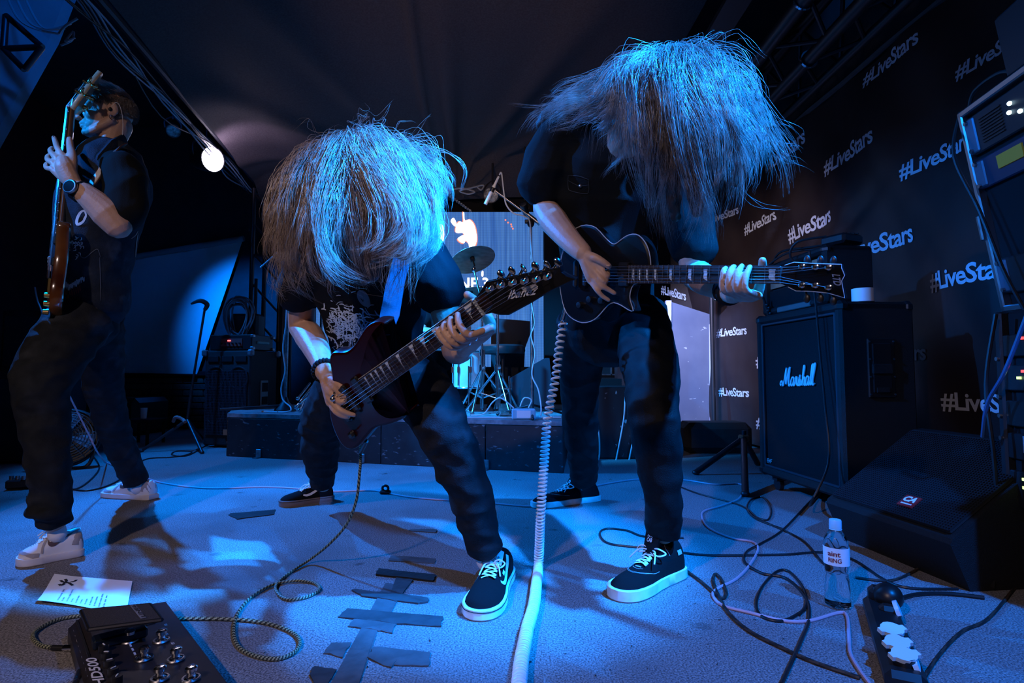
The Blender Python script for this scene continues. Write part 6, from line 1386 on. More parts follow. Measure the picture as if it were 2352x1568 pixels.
def skate_extra(side, tongue, half):
    def f(A, arch, patch, strip, up, ax, sd_):
        e = 1 if side > 0 else -1; T = lambda b: b if e > 0 else 1 - b
        if not half:
            strip('side_stripe', [(.18, T(.26)), (.30, T(.16)), (.42, T(.11)), (.53, T(.10)), (.60, T(.15)), (.62, T(.22))], lambda t: .016 * (1 - .5 * t) + .004, M['print'])
            strip('side_stripe', [(.18, 1 - T(.26)), (.30, 1 - T(.16)), (.42, 1 - T(.11)), (.53, 1 - T(.10)), (.60, 1 - T(.15))], lambda t: .016 * (1 - .5 * t) + .004, M['print'])
            strip('side_label', [(.44, T(.19)), (.50, T(.19))], .012, M['print'], .003)
        else:
            for o in (.0, .012): strip('stitching', [(.50, .10), (.60, .16), (.72 - o, .34), (.76 - o, .5), (.72 - o, .66), (.60, .84), (.50, .90)], .0016, mStitch)
            strip('stitching', [(.66, .38), (.685, .5), (.66, .62)], .002, mStitch); strip('stitching', [(.30, .12), (.32, .25), (.30, .33)], .002, mStitch)
            strip('heel_label', [(.10, T(.12)), (.17, T(.12))], .014, mStitch, .003)
        m = MB()
        a, b, c_ = A(.36, -.026, tongue[0]), A(.36, .026, tongue[0]), A(.28, 0, tongue[1])
        tx = .07 if half else .02
        q = [A(.42 + tx, -.022, tongue[0] - .010), A(.42 + tx, .022, tongue[0] - .010), A(.33 + tx, .026, tongue[1]), A(.32 + tx, 0, tongue[1] + .008), A(.33 + tx, -.026, tongue[1])]; off = ax * -.010
        m.add(q + [p + off for p in q], [(4, 3, 2, 1, 0), (5, 6, 7, 8, 9)] + [(i, (i + 1) % 5, (i + 1) % 5 + 5, i + 5) for i in range(5)]); tg = m.build('tongue', M['suede'] if half else M['print'], up)
        nrm = (q[1] - q[0]).cross(q[2] - q[1]).normalized(); nrm = nrm if nrm.dot(ax) > 0 else -nrm
        o = lerp(q[0], q[4], .42) + nrm * .0015; rt = q[1] - q[0]; hh = q[4] - q[0]
        if half:
            letters('tongue_lettering', 'HALF', o + rt * .22 + hh * .30, rt * .5, hh * .16, M['print'], up, .02, .2); letters('tongue_lettering', 'CAB', o + rt * .20 + hh * .11, rt * .42, hh * .16, M['print'], up, .02, .2)
            strip('toe_lettering', [(.652, .44), (.655, .56)], .006, mStitch)
        else: letters('tongue_lettering', 'VANS', o + rt * .08, rt * .84, hh * .34, M['ink'], up, .03)
    return f
lowH = [.060, .092, .098, .088, .088, .084, .074, .064, .056, .050, .040, .028]
midH = [.060, .118, .124, .120, .122, .104, .084, .068, .060, .053, .042, .028]
def ST(h, extra, rows=4, lace=(.64, .44), **k):
    d = dict(upper=M['suede'], solem=M['white'], stripe=M['ink'], h=h, rows=rows, lace=lace, lacem=M['lace'], extra=extra, tread=mat('tread rubber', (.25, .22, .2), .7) if 'tread rubber' not in bpy.data.materials else bpy.data.materials['tread rubber']); d.update(k); return d
mSkW = mat('white leather', (.80, .79, .79), .42); mSkG = mat('grey suede', (.36, .33, .34), .85, bump=.2, bscale=300); mSkB = mat('brown leather', (.10, .055, .045), .5); mSkL = mat('pale grey lining', (.45, .43, .47), .8)
def court_extra(side):
    def f(A, arch, patch, strip, up, ax, sd_):
        for T in (lambda b: b, lambda b: 1 - b):
            strip('swoosh', [(.16, T(.30)), (.28, T(.19)), (.42, T(.13)), (.52, T(.14)), (.56, T(.20)), (.55, T(.26))], lambda t: .003 + .017 * math.sin(math.pi * min(1, t * 1.05)) ** .8, mSkB, .0026)
            patch('heel_panel', [(.0, T(.06)), (.10, T(.02)), (.20, T(.03)), (.16, T(.16)), (.10, T(.30)), (.06, T(.36)), (.0, T(.30))], mSkG, .0016)
            strip('collar', [(.06, T(.38)), (.14, T(.36)), (.22, T(.34)), (.30, T(.36))], .016, mSkB, .0018)
            strip('eyelet_stay', [(.36, T(.36)), (.46, T(.32)), (.58, T(.30)), (.64, T(.20)), (.66, T(.06))], .020, mSkG, .0018)
        strip('toe_guard', [(.70, .03), (.84, .12), (.93, .30), (.955, .5), (.93, .70), (.84, .88), (.70, .97)], .026, mSkG, .0018)
        for k in range(3):
            m = MB(); m.ell(arch(.80 - .03 * k, .5, .001), (.0016, .0016, .001), n=6, m=4); m.build('air_hole', M['ink'], up)
    return f

# ------------------------------------------------------------------ hair
def fast_mesh(name, co, quads, m, parent):
    me = bpy.data.meshes.new(name); me.vertices.add(len(co)); me.vertices.foreach_set('co', co.astype(np.float32).ravel())
    nq = len(quads); me.loops.add(nq * 4); me.polygons.add(nq); me.loops.foreach_set('vertex_index', quads.astype(np.int32).ravel())
    me.polygons.foreach_set('loop_start', np.arange(0, nq * 4, 4, dtype=np.int32))
    try: me.polygons.foreach_set('loop_total', np.full(nq, 4, dtype=np.int32))
    except Exception: pass
    me.polygons.foreach_set('use_smooth', np.ones(nq, dtype=bool)); me.materials.append(m); me.update(); me.validate()
    o = bpy.data.objects.new(name, me); scene.collection.objects.link(o); attach(o, parent); return o
def strands_mesh(name, S, rad, m, parent, kind='stuff'):
    """S: strands x samples x 3; thin tapered three sided hairs"""
    n, k, _ = S.shape; T = np.gradient(S, axis=1); T /= np.linalg.norm(T, axis=2, keepdims=True) + 1e-9
    ref = np.zeros_like(T); ref[..., 1] = 1; side = np.cross(T, ref); side /= np.linalg.norm(side, axis=2, keepdims=True) + 1e-9; up = np.cross(T, side)
    tp = np.interp(np.linspace(0, 1, k), [0, .15, .7, 1], [.8, 1, .8, .12])[None, :, None] * rad[:, None, None]
    ring = [S + tp * (side * math.cos(a) + up * math.sin(a)) for a in (0, 2.094, 4.189)]
    co = np.stack(ring, axis=2).reshape(-1, 3); base = (np.arange(n)[:, None] * k + np.arange(k - 1)[None, :]).ravel() * 3; q = []
    for j in range(3): j2 = (j + 1) % 3; q.append(np.stack([base + j, base + j2, base + 3 + j2, base + 3 + j], 1))
    o = fast_mesh(name, co, np.concatenate(q), m, parent); o['kind'] = kind; return o
def resample(p, k):
    p = np.array([tuple(x) for x in catmull(p, 10)]); d = np.r_[0, np.cumsum(np.linalg.norm(np.diff(p, axis=0), axis=1))]; t = np.linspace(0, d[-1], k)
    return np.stack([np.interp(t, d, p[:, i]) for i in range(3)], 1)
def long_hair(name, parent, m, keys, n_guides, per, seed, jit=.022, clump=.011, r=.00055, k=18, wob=.006, tmax=None, lo=0.75, hi=1.05):
    rg = np.random.RandomState(seed); K = np.stack([resample(p, k) for p in keys]); s = np.linspace(0, 1, k)[None, :]; out = []
    for g_ in range(n_guides):
        t = rg.uniform(0, len(keys) - 1.001); i = int(t); f = t - i; G_ = K[i] * (1 - f) + K[i + 1] * f
        d = rg.normal(0, jit, 3); d2 = rg.normal(0, jit * .7, 3); ph = rg.uniform(0, 6.28, 3); fr = rg.uniform(4, 9)
        G_ = G_ + d * np.minimum(1, s.T * 3) + d2 * (s.T ** 2) + wob * np.sin(fr * s.T + ph) * s.T ** .7
        cl = clump * rg.uniform(.4, 1.5); ln = rg.uniform(lo, hi)
        for j in range(per):
            o = rg.normal(0, cl, 3); o2 = rg.normal(0, cl * .8, 3); w_ = (1 - .78 * s.T ** 1.2) * (.35 + .65 * np.minimum(1, s.T * 4)); l = min(1.0, ln * rg.uniform(.82, 1.0)); fly = rg.normal(0, .010, 3) * (rg.rand() < .25)
            ss = np.linspace(0, l, k) * (k - 1); a = np.floor(ss).astype(int).clip(0, k - 2); fr_ = (ss - a)[:, None]; C_ = G_[a] * (1 - fr_) + G_[a + 1] * fr_
            out.append(C_ + o * w_ + o2 * s.T ** 2 * .5 + fly * s.T ** 1.5 + .0025 * np.sin(s.T * 14 + rg.uniform(0, 6.28, 3)))
    S = np.array(out); return strands_mesh(name, S, rg.uniform(.7, 1.3, len(S)) * r, m, parent)
def short_hair(name, parent, m, A, n, seed, rule, k=6, r=.0007):
    """rule(x, y, z) -> None or (comb direction, length) for a scalp point in head coordinates"""
    rg = np.random.RandomState(seed); out = []
    while len(out) < n:
        d = rg.normal(0, 1, 3); d /= np.linalg.norm(d); p = np.array((0, -.014, .030)) + d * np.array((.073, .094, .084)); q = rule(*p)
        if not q: continue
        c, l = np.array(q[0], float), q[1] * rg.uniform(.75, 1.2); s = np.linspace(0, 1, k)[:, None]; nrm = d / np.linalg.norm(d)
        path = p + nrm * (.004 + l * .45 * np.sin(s * 1.9)) * (s > 0) + c * l * s ** 1.2 + rg.normal(0, .12, 3) * l * s
        out.append(np.array([tuple(A(*v)) for v in path]))
    S = np.array(out); return strands_mesh(name, S, rg.uniform(.8, 1.3, len(S)) * r, m, parent)
def hair_mat(name, c, c2, rough=.34):
    return mat(name, c, rough, spec=.9, col2=c2, scale=28, ramp=(.4, .7))
def scalp_cap(name, parent, m, A, Q, rule=None, lift=.006):
    vs, fs = [], []; n, k = 32, 16
    for i in range(k + 1):
        a = math.pi * i / k * .62
        for j in range(n):
            b = 2 * math.pi * j / n; vs.append(A(math.sin(a) * math.cos(b) * (.073 + lift), -.014 + math.sin(a) * math.sin(b) * (.094 + lift) - .012 * math.sin(a), .030 + math.cos(a) * (.084 + lift)))
    for i in range(k):
        for j in range(n): fs.append((i * n + j, (i + 1) * n + j, (i + 1) * n + (j + 1) % n, i * n + (j + 1) % n))
    return link_mesh(name, vs, fs, m, parent, True, angle=180)
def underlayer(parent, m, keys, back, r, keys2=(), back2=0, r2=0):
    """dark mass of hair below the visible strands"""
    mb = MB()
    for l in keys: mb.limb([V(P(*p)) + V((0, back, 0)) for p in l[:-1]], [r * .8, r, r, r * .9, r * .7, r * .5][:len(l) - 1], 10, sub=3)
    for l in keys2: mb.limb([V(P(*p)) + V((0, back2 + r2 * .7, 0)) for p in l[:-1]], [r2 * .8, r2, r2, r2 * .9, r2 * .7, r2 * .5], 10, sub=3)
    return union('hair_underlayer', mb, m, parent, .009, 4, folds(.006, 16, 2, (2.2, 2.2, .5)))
class Decal:
    """print lying on cloth: strokes are dropped onto the garment's own surface"""
    def __init__(s, ob): s.ob = ob; s.bvh = BVHTree.FromObject(ob, bpy.context.evaluated_depsgraph_get()); bpy.context.view_layer.update(); s.inv = world_of(ob).inverted()
    def hit(s, px, py, lift=.0025):
        o = s.inv @ V((0, 0, CAMH)); d = (s.inv.to_3x3() @ ray(px, py)).normalized(); r = s.bvh.ray_cast(o, d)
        if r[0] is None: return None
        w = world_of(s.ob); return w @ (r[0] + r[1] * lift)
    def stroke(s, mb, pts, wpx):
        q = catmull(pts, 4) if len(pts) > 2 else [lerp(np.array(pts[0], float), np.array(pts[1], float), t) for t in np.linspace(0, 1, 5)]; vs = []
        for i, p in enumerate(q):
            a, b = np.array(q[max(0, i - 1)]), np.array(q[min(len(q) - 1, i + 1)]); d = b - a; d = d / (np.linalg.norm(d) + 1e-6); nrm = np.array((-d[1], d[0])) * wpx * (1 - .6 * abs(2 * i / (len(q) - 1) - 1) ** 3)
            u, v = s.hit(p[0] + nrm[0], p[1] + nrm[1]), s.hit(p[0] - nrm[0], p[1] - nrm[1])
            if u is None or v is None: return
            vs += [u, v]
        if all((V(a) - V(b)).length < .04 for a, b in zip(vs[:-2:2], vs[2::2])): mb.add(vs, [(2 * i, 2 * i + 1, 2 * i + 3, 2 * i + 2) for i in range(len(q) - 1)])
# ------------------------------------------------------------------ the guitarist bent double, middle
pm = thing('person', 'long haired guitarist bent double in black t-shirt and jeans, face hidden by hair', 'person', G(930, 1290))
hc = P(826, 408, 1.50); QM = frame((.03, -.52, -.85), (0, -.84, .53))
sh_l, sh_r = P(975, 590, 1.70), P(700, 622, 1.80)
FLEG = [P(915, 850, 1.99), P(962, 893, 1.78), P(1005, 955, 1.60), P(1050, 1060, 1.635), P(1084, 1150, 1.665), P(1106, 1235, 1.72), P(1112, 1262, 1.735)]
BLEG = [P(800, 868, 2.08), P(762, 930, 2.24), P(737, 985, 2.38), P(736, 1045, 2.53), P(741, 1090, 2.67), P(743, 1112, 2.70)]
SPINE = [P(862, 850, 2.03), P(862, 770, 1.97), P(852, 680, 1.87), P(845, 612, 1.77)]
b = MB(); A = add_head(b, hc, QM)
b.limb([P(845, 600, 1.76), P(838, 540, 1.66), hc + QM @ V((0, -.03, -.04))], [.062, .056, .055], 16)
b.limb(SPINE, [(.13, .09), (.13, .09), (.15, .095), (.14, .08)], 18, ref=(1, 0, 0)); b.limb([sh_r, P(845, 600, 1.76), sh_l], [.050, .06, .050], 14)
b.limb(FLEG, [.075, .068, .052, .052, .042, .036, .034], 12); b.limb(BLEG, [.075, .068, .055, .052, .040, .036], 12)
el = P(1046, 800, 1.74); wl = fret_hand(b, gM, gM.uv(1072, 700)[0] - .012, .0225, .0235, 1.15, .012, P(1060, 806, 1.42))
b.limb([sh_l, P(1012, 680, 1.74), el], [.050, .047, .044], 14); b.limb([el, lerp(el, wl, .3), lerp(el, wl, .75), wl], [.044, .046, .035, .029], 14)
er = P(692, 750, 1.98); wr_ = P(747, 855, 1.66)
b.limb([sh_r, P(694, 690, 1.90), er], [.050, .047, .044], 14); b.limb([er, P(712, 775, 1.90), P(738, 825, 1.74), wr_], [.044, .049, .036, .029], 14)
D = 1.585
kn = [P(772, 892, D), P(762, 903, D + .01), P(757, 915, D + .02), P(757, 926, D + .03)]; add_palm(b, wr_, kn, .027)
add_finger(b, [kn[0], P(790, 908, D - .01), P(800, 902, D - .015), P(794, 893, D - .01)]); add_finger(b, [kn[1], P(780, 922, D - .01), P(792, 920, D - .012), P(790, 908, D - .005)])
add_finger(b, [kn[2], P(778, 938, D - .005), P(797, 948, D - .005), P(814, 953, D)], .0084); add_finger(b, [kn[3], P(770, 945, D), P(785, 955, D), P(800, 958, D + .005)], .0076)
b.limb([P(756, 868, 1.63), P(770, 876, 1.595), P(785, 888, 1.575), P(793, 896, 1.575)], [.017, .0125, .0105, .0092], 12)
union('body', b, M['skin'], pm, .0035, 3)
flush_nails(pm)
m = MB(); m.ell(P(793, 893, 1.562), (.0055, .0018, .0065), rotm(z=20)); m.build('fingernail', M['nail'], pm)
m = MB(); m.prism([(786, 890), (802, 892), (796, 904)], lambda x, y: P(x + 4, y - 2, 1.566), lambda x, y: P(x + 4, y - 2, 1.567)); tag(m.build('guitar_pick', M['print'], None, False), 'white guitar pick between the bent guitarist\'s thumb and finger', 'guitar pick')
j = MB(); j.limb(FLEG, [.108, .100, .078, .076, .064, .054, .050], 18, capk=.25); j.limb(BLEG, [.105, .098, .088, .078, .064, .058], 18, capk=.25); j.limb([P(860, 880, 2.03), P(862, 800, 2.01)], [(.165, .125), (.155, .115)], 20, ref=(1, 0, 0))
for q, r_ in ((P(1110, 1250, 1.725), .056), (P(1102, 1222, 1.71), .060), (P(1096, 1192, 1.69), .062)): j.torus(q, (.1, .1, 1), .040, .020, 20, 8)
union('jeans', j, M['jean'], pm, .007, 3, folds(.009, 9, 3, (1, 1, 1.6)))
s = MB(); s.limb(SPINE, [(.160, .115), (.165, .122), (.188, .125), (.165, .10)], 22, ref=(1, 0, 0)); s.limb([sh_r, P(845, 596, 1.76), sh_l], [.070, .085, .072], 16)
s.limb([sh_l, P(998, 636, 1.71), P(1012, 668, 1.735)], [.074, .079, .078], 16); s.limb([sh_r, P(692, 655, 1.86), P(690, 672, 1.90)], [.072, .078, .077], 16); s.torus(P(845, 575, 1.735), (0, -.8, .6), .062, .016, 24, 8)
tee = union('t_shirt', s, M['tee'], pm, .007, 3, folds(.010, 7.5, 11))
dc = Decal(tee); mPr = mat('faded white shirt print', (.55, .60, .66), .8); mPb = mat('faded blue shirt print', (.12, .20, .34), .8); rr = random.Random(12)
m = MB()
for k in range(230):
    x, y = rr.gauss(788, 22), rr.gauss(742, 27); a = rr.uniform(-1, 1.6); l = rr.uniform(3, 11); dc.stroke(m, [(x, y), (x + l * math.cos(a), y + l * math.sin(a) + 2), (x + l * 1.6 * math.cos(a + .5), y + l * 1.6 * math.sin(a + .5))], rr.uniform(.6, 1.6))
m.build('shirt_print', mPr, pm, False)
m = MB()
for k in range(60):
    x, y = rr.gauss(835, 28), rr.gauss(745, 22); a = rr.uniform(.9, 2.2); l = rr.uniform(8, 20); dc.stroke(m, [(x, y), (x + l * math.cos(a), y + l * math.sin(a)), (x + l * 1.8 * math.cos(a - .4), y + l * 1.8 * math.sin(a - .4))], rr.uniform(.7, 1.6))
m.build('shirt_print', mPb, pm, False)
m = MB(); pts = catmull([(822, 668), (836, 666), (848, 682), (850, 703), (834, 700), (822, 684)], 4, True); hv = [dc.hit(x, y, .003) for x, y in pts]
if all(hv): c_ = sum(hv, V()) / len(hv); m.add(hv + [c_], [(i, (i + 1) % len(hv), len(hv)) for i in range(len(hv))]); m.build('shirt_print', mat('grey print', (.14, .14, .17), .8), pm, False)
m = MB()
for st in ([(826, 676), (834, 682), (836, 692), (842, 698)], [(832, 672), (838, 680), (840, 690)], [(828, 684), (834, 690), (840, 700)]): dc.stroke(m, st, 1.3)
m.build('shirt_print', M['ink'], pm, False)
# bracelets, rings
for k, (a_, mm) in enumerate(((.97, M['black']), (.91, M['matte']))):
    c_ = P(738, 825, 1.74).lerp(wr_, a_ * 1.0) ; ax_ = (wr_ - P(738, 825, 1.74)).normalized(); m = MB(); x_ = ax_.orthogonal().normalized(); y_ = ax_.cross(x_)
    for i in range(22): a = 2 * math.pi * i / 22; m.ell(c_ - ax_ * .014 * (1 - k) + (x_ * math.cos(a) + y_ * math.sin(a)) * .034, (.0062,) * 3, n=8, m=6)
    tag(m.build('bead_bracelet', mm, pm), kind='stuff')
m = MB(); m.torus(P(767, 912, D - .0), (.6, -.2, -.5), .0105, .0028, 16, 6); m.ell(P(764, 916, D - .014), (.008, .004, .007)); m.build('ring', M['metal'], pm)
for i in (1, 2): u = gM.uv(1072, 700)[0] - .005 - i * .0235; m = MB(); m.torus(gM(u + .002, .0225 + .022, .010), gM.n * .9 - gM.v * .25, .0108, .0024, 18, 6); m.build('ring', M['metal'], pm)
# strap
m = MB()
def strap(pts, w, name, mm, parent, nrm, th=.004):
    q = [V(p) for p in catmull(pts, 8)]; vs = []; fs = []; k = len(q)
    for i in range(k):
        T = (q[min(k - 1, i + 1)] - q[max(0, i - 1)]).normalized(); n_ = V(nrm); n_ = (n_ - T * n_.dot(T)).normalized(); sd2 = T.cross(n_); e = min(1, 2.5 * (k - 1 - i) / k + .35)
        for a, b_ in ((-1, 0), (1, 0), (1, 1), (-1, 1)): vs.append(q[i] + sd2 * a * w * e / 2 - n_ * th * b_)
    for i in range(k - 1):
        for j_ in range(4): fs.append((4 * i + j_, 4 * i + (j_ + 1) % 4, 4 * i + 4 + (j_ + 1) % 4, 4 * i + 4 + j_))
    fs.append((3, 2, 1, 0)); fs.append(tuple(4 * (k - 1) + j_ for j_ in range(4))); return link_mesh(name, vs, fs, mm, parent, True)
st = thing('guitar_strap', 'navy leather strap over the bent guitarist\'s shoulder', 'guitar strap', P(895, 750, 1.55))
strap([P(930, 560, 1.66), P(922, 600, 1.64), P(909, 645, 1.58), P(900, 695, 1.52), P(892, 738, 1.465), P(888, 768, 1.44)], .052, 'webbing', M['leather'], st, (0, -1, .15))
m = MB(); m.lathe([(.009, 0), (.009, .004), (.004, .005), (.004, .008), (.001, .008)], P(892, 750, 1.452), (0, -1, .1), 16); m.build('strap_button', M['metal'], st)
# shoes
shoe(pm, G(1097, 1428), G(1155, 1318), ST(lowH, skate_extra(1, (.078, .108), False), w=.056))
shoe(pm, G(641, 1163), G(764, 1148), ST(lowH, skate_extra(-1, (.078, .108), False), solem=mat('worn dark sole', (.20, .15, .14), .6), w=.050))
m = MB(); m.limb([P(1116, 1268, 1.75), P(1120, 1285, 1.755)], [.034, .036], 14); m.build('sock', M['print'], pm)
# hair
mHM = hair_mat('light brown hair', (.24, .18, .15), (.54, .44, .38), .30)
scalp_cap('scalp_hair', pm, mat('dark hair', (.06, .04, .03), .5), A, QM, lift=.005)
KA = [[(745, 352, 1.45), (700, 382, 1.42), (665, 440, 1.40), (640, 510, 1.40), (632, 568, 1.42), (645, 608, 1.44), (672, 632, 1.46)],
      [(755, 337, 1.44), (710, 370, 1.38), (675, 440, 1.35), (655, 520, 1.35), (652, 585, 1.38), (678, 626, 1.40), (722, 648, 1.42)],
      [(770, 324, 1.42), (730, 372, 1.34), (702, 445, 1.31), (690, 520, 1.31), (696, 585, 1.34), (725, 628, 1.37), (770, 648, 1.40)],
      [(790, 315, 1.41), (755, 370, 1.31), (730, 445, 1.29), (722, 525, 1.29), (735, 588, 1.31), (772, 626, 1.33), (822, 640, 1.35)],
      [(800, 312, 1.41), (780, 370, 1.31), (762, 445, 1.30), (758, 525, 1.30), (775, 585, 1.31), (812, 618, 1.33), (862, 622, 1.35)]]
KB = [[(805, 310, 1.40), (822, 365, 1.30), (852, 425, 1.28), (884, 482, 1.27), (890, 538, 1.27), (856, 580, 1.28), (786, 600, 1.30)],
      [(825, 309, 1.40), (858, 362, 1.31), (896, 420, 1.29), (926, 478, 1.28), (928, 532, 1.28), (892, 574, 1.28), (818, 596, 1.29)],
      [(845, 312, 1.41), (886, 366, 1.33), (926, 425, 1.31), (952, 485, 1.30), (952, 538, 1.30), (918, 574, 1.29), (850, 594, 1.29)],
      [(865, 322, 1.42), (912, 375, 1.36), (950, 435, 1.34), (974, 495, 1.33), (976, 545, 1.32), (946, 574, 1.31), (890, 590, 1.30)],
      [(880, 338, 1.45), (932, 388, 1.40), (968, 445, 1.38), (986, 502, 1.37), (988, 546, 1.36), (970, 572, 1.35), (930, 588, 1.34)],
      [(890, 355, 1.48), (945, 390, 1.44), (982, 440, 1.43), (998, 495, 1.42), (998, 535, 1.42), (985, 562, 1.42), (966, 590, 1.42)]]
KC = [[(790, 318, 1.41), (784, 380, 1.33), (782, 450, 1.315), (788, 530, 1.32), (800, 590, 1.34), (818, 626, 1.36), (836, 650, 1.38)],
      [(800, 316, 1.41), (806, 380, 1.33), (812, 450, 1.315), (818, 530, 1.32), (824, 588, 1.34), (836, 622, 1.36), (850, 645, 1.38)],
      [(812, 314, 1.41), (830, 380, 1.33), (846, 450, 1.315), (852, 520, 1.32), (848, 575, 1.33), (846, 612, 1.35), (858, 632, 1.37)]]
KM = KA + KC + KB
PK = lambda K_: [[P(*p) for p in l] for l in K_]
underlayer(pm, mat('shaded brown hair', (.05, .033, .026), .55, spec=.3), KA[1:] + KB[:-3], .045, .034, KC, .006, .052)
long_hair('hair', pm, mHM, PK(KA), 62, 40, 1, jit=.013, r=.00055, clump=.016, lo=.6, wob=.014)
long_hair('hair', pm, mHM, PK(KC), 34, 40, 31, jit=.012, r=.00055, clump=.016, lo=.6, wob=.014)
long_hair('hair', pm, mHM, PK(KB), 96, 40, 21, jit=.013, r=.00055, clump=.016, lo=.55, wob=.014)
long_hair('hair_tuft', pm, mHM, PK([[(885, 350, 1.48), (938, 372, 1.47), (980, 395, 1.47), (998, 425, 1.47), (1003, 455, 1.47), (996, 482, 1.47)], [(880, 345, 1.50), (935, 350, 1.49), (970, 360, 1.49), (995, 385, 1.49), (1008, 420, 1.49), (1004, 460, 1.49)], [(885, 350, 1.5), (925, 375, 1.49), (960, 410, 1.48), (985, 450, 1.48), (1000, 500, 1.48), (990, 540, 1.48)]]), 40, 9, 2, jit=.022, wob=.014, r=.0005)
long_hair('hair_tuft', pm, mHM, PK([[(905, 480, 1.33), (925, 540, 1.33), (934, 590, 1.34), (925, 635, 1.37), (905, 672, 1.42), (888, 690, 1.45)], [(915, 480, 1.33), (938, 540, 1.33), (945, 590, 1.34), (940, 630, 1.36), (925, 660, 1.40), (915, 680, 1.44)], [(690, 540, 1.36), (665, 590, 1.38), (658, 620, 1.40), (664, 650, 1.42), (690, 680, 1.46), (715, 705, 1.48)], [(650, 560, 1.40), (640, 590, 1.41), (648, 620, 1.42), (652, 650, 1.43), (660, 680, 1.45), (668, 700, 1.47)]]), 30, 6, 3, jit=.018, wob=.014, r=.0005)
long_hair('stray_hair', pm, mHM, PK([[(780, 320, 1.42), (760, 305, 1.42), (735, 298, 1.42), (715, 305, 1.42)], [(850, 312, 1.42), (855, 290, 1.42), (866, 280, 1.42), (870, 265, 1.42)], [(880, 340, 1.44), (910, 318, 1.44), (940, 310, 1.44), (968, 306, 1.44)], [(900, 350, 1.46), (930, 330, 1.46), (950, 320, 1.46), (985, 315, 1.46)], [(890, 360, 1.45), (935, 360, 1.45), (955, 330, 1.45), (965, 300, 1.45)]]), 26, 3, 4, jit=.03, wob=.02, r=.0004)
# ------------------------------------------------------------------ the tall guitarist on the right
pr = thing('person', 'tall long haired guitarist in black shirt and trousers, head thrown down to the right', 'person', G(1430, 1260))
hc = P(1535, 212, 1.52); QR = frame((-.80, -.32, -.51), (.25, -.50, .83))
sh_r, sh_l = P(1283, 322, 1.79), P(1545, 362, 1.75)
FLEG = [P(1466, 725, 2.03), P(1484, 800, 1.91), P(1496, 880, 1.78), P(1500, 940, 1.71), P(1512, 1040, 1.725), P(1520, 1130, 1.74), P(1523, 1195, 1.785), P(1524, 1222, 1.80)]
BLEG = [P(1342, 735, 2.12), P(1334, 820, 2.26), P(1330, 900, 2.40), P(1332, 960, 2.50), P(1338, 1040, 2.63), P(1342, 1100, 2.73)]
SPINE = [P(1402, 730, 2.07), P(1398, 640, 2.02), P(1396, 540, 1.95), P(1394, 430, 1.87), P(1402, 360, 1.79)]
b = MB(); A = add_head(b, hc, QR)
b.limb([P(1410, 350, 1.78), P(1452, 305, 1.66), hc + QR @ V((0, -.03, -.04))], [.062, .057, .055], 16)
b.limb(SPINE, [(.13, .09), (.13, .09), (.14, .09), (.15, .09), (.13, .08)], 18, ref=(1, 0, 0)); b.limb([sh_r, P(1405, 345, 1.79), sh_l], [.050, .06, .050], 14)
b.limb(FLEG, [.075, .068, .06, .052, .05, .042, .037, .036], 12); b.limb(BLEG, [.075, .068, .058, .052, .042, .036], 12)
er, wr_ = P(1252, 478, 1.88), P(1338, 580, 1.68)
b.limb([sh_r, P(1258, 410, 1.86), er], [.050, .046, .042], 14); b.limb([er, P(1272, 508, 1.82), P(1310, 553, 1.73), wr_], [.042, .047, .036, .029], 14)
D = 1.655
kn = [P(1372, 606, D), P(1364, 620, D + .004), P(1358, 633, D + .010), P(1356, 645, D + .02)]; add_palm(b, wr_, kn, .028)
add_finger(b, [kn[0], P(1388, 628, D - .008), P(1396, 634, D - .004), P(1396, 622, D + .008)]); add_finger(b, [kn[1], P(1382, 642, D - .01), P(1392, 646, D - .004), P(1390, 634, D + .006)])
add_finger(b, [kn[2], P(1380, 655, D - .005), P(1396, 664, D), P(1411, 673, D + .004)], .0086); add_finger(b, [kn[3], P(1372, 667, D), P(1384, 680, D + .005), P(1398, 689, D + .008)], .0078)
b.limb([P(1350, 588, 1.665), P(1368, 592, 1.64), P(1386, 602, 1.632), P(1398, 611, 1.635)], [.017, .0125, .0105, .0095], 12)
NAILS.append((P(1396, 608, 1.626), V((.1, -.8, .5)), V((1, 0, -.6))))
el = P(1598, 632, 1.76); wl = fret_hand(b, gR, gR.uv(1731, 630)[0], .021, .0205, 1.7, .003, P(1684, 672, 1.43))
b.limb([sh_l, P(1572, 470, 1.76), el], [.050, .047, .046], 14); b.limb([el, lerp(el, wl, .3), lerp(el, wl, .75), wl], [.046, .047, .035, .029], 14)
union('body', b, M['skin'], pr, .0035, 3)
flush_nails(pr)
j = MB(); j.limb(FLEG, [.106, .098, .088, .080, .072,   .061, .057, .055], 18, capk=.25); j.limb(BLEG, [.105, .094, .084, .082, .072, .064], 18, capk=.25); j.limb([P(1402, 770, 2.08), P(1400, 700, 2.06)], [(.165, .12), (.155, .115)], 20, ref=(1, 0, 0))
union('trousers', j, M['jeanblack'], pr, .007, 3, folds(.008, 8, 5, (1, 1, 1.5)))
s = MB(); s.limb(SPINE, [(.170, .125), (.168, .122), (.178, .125), (.195, .128), (.165, .10)], 22, ref=(1, 0, 0)); s.limb([sh_r, P(1405, 340, 1.79), sh_l], [.074, .088, .074], 16)
s.limb([sh_r, P(1262, 370, 1.82), P(1246, 415, 1.86)], [.077, .084, .088], 16); s.limb([sh_l, P(1572, 470, 1.765), P(1592, 570, 1.77)], [.075, .080, .074], 16); s.torus(P(1418, 332, 1.75), (.5, -.5, .7), .064, .017, 24, 8)
shirt = union('shirt', s, M['shirt'], pr, .007, 3, folds(.009, 7, 21))
dc = Decal(shirt); m = MB()
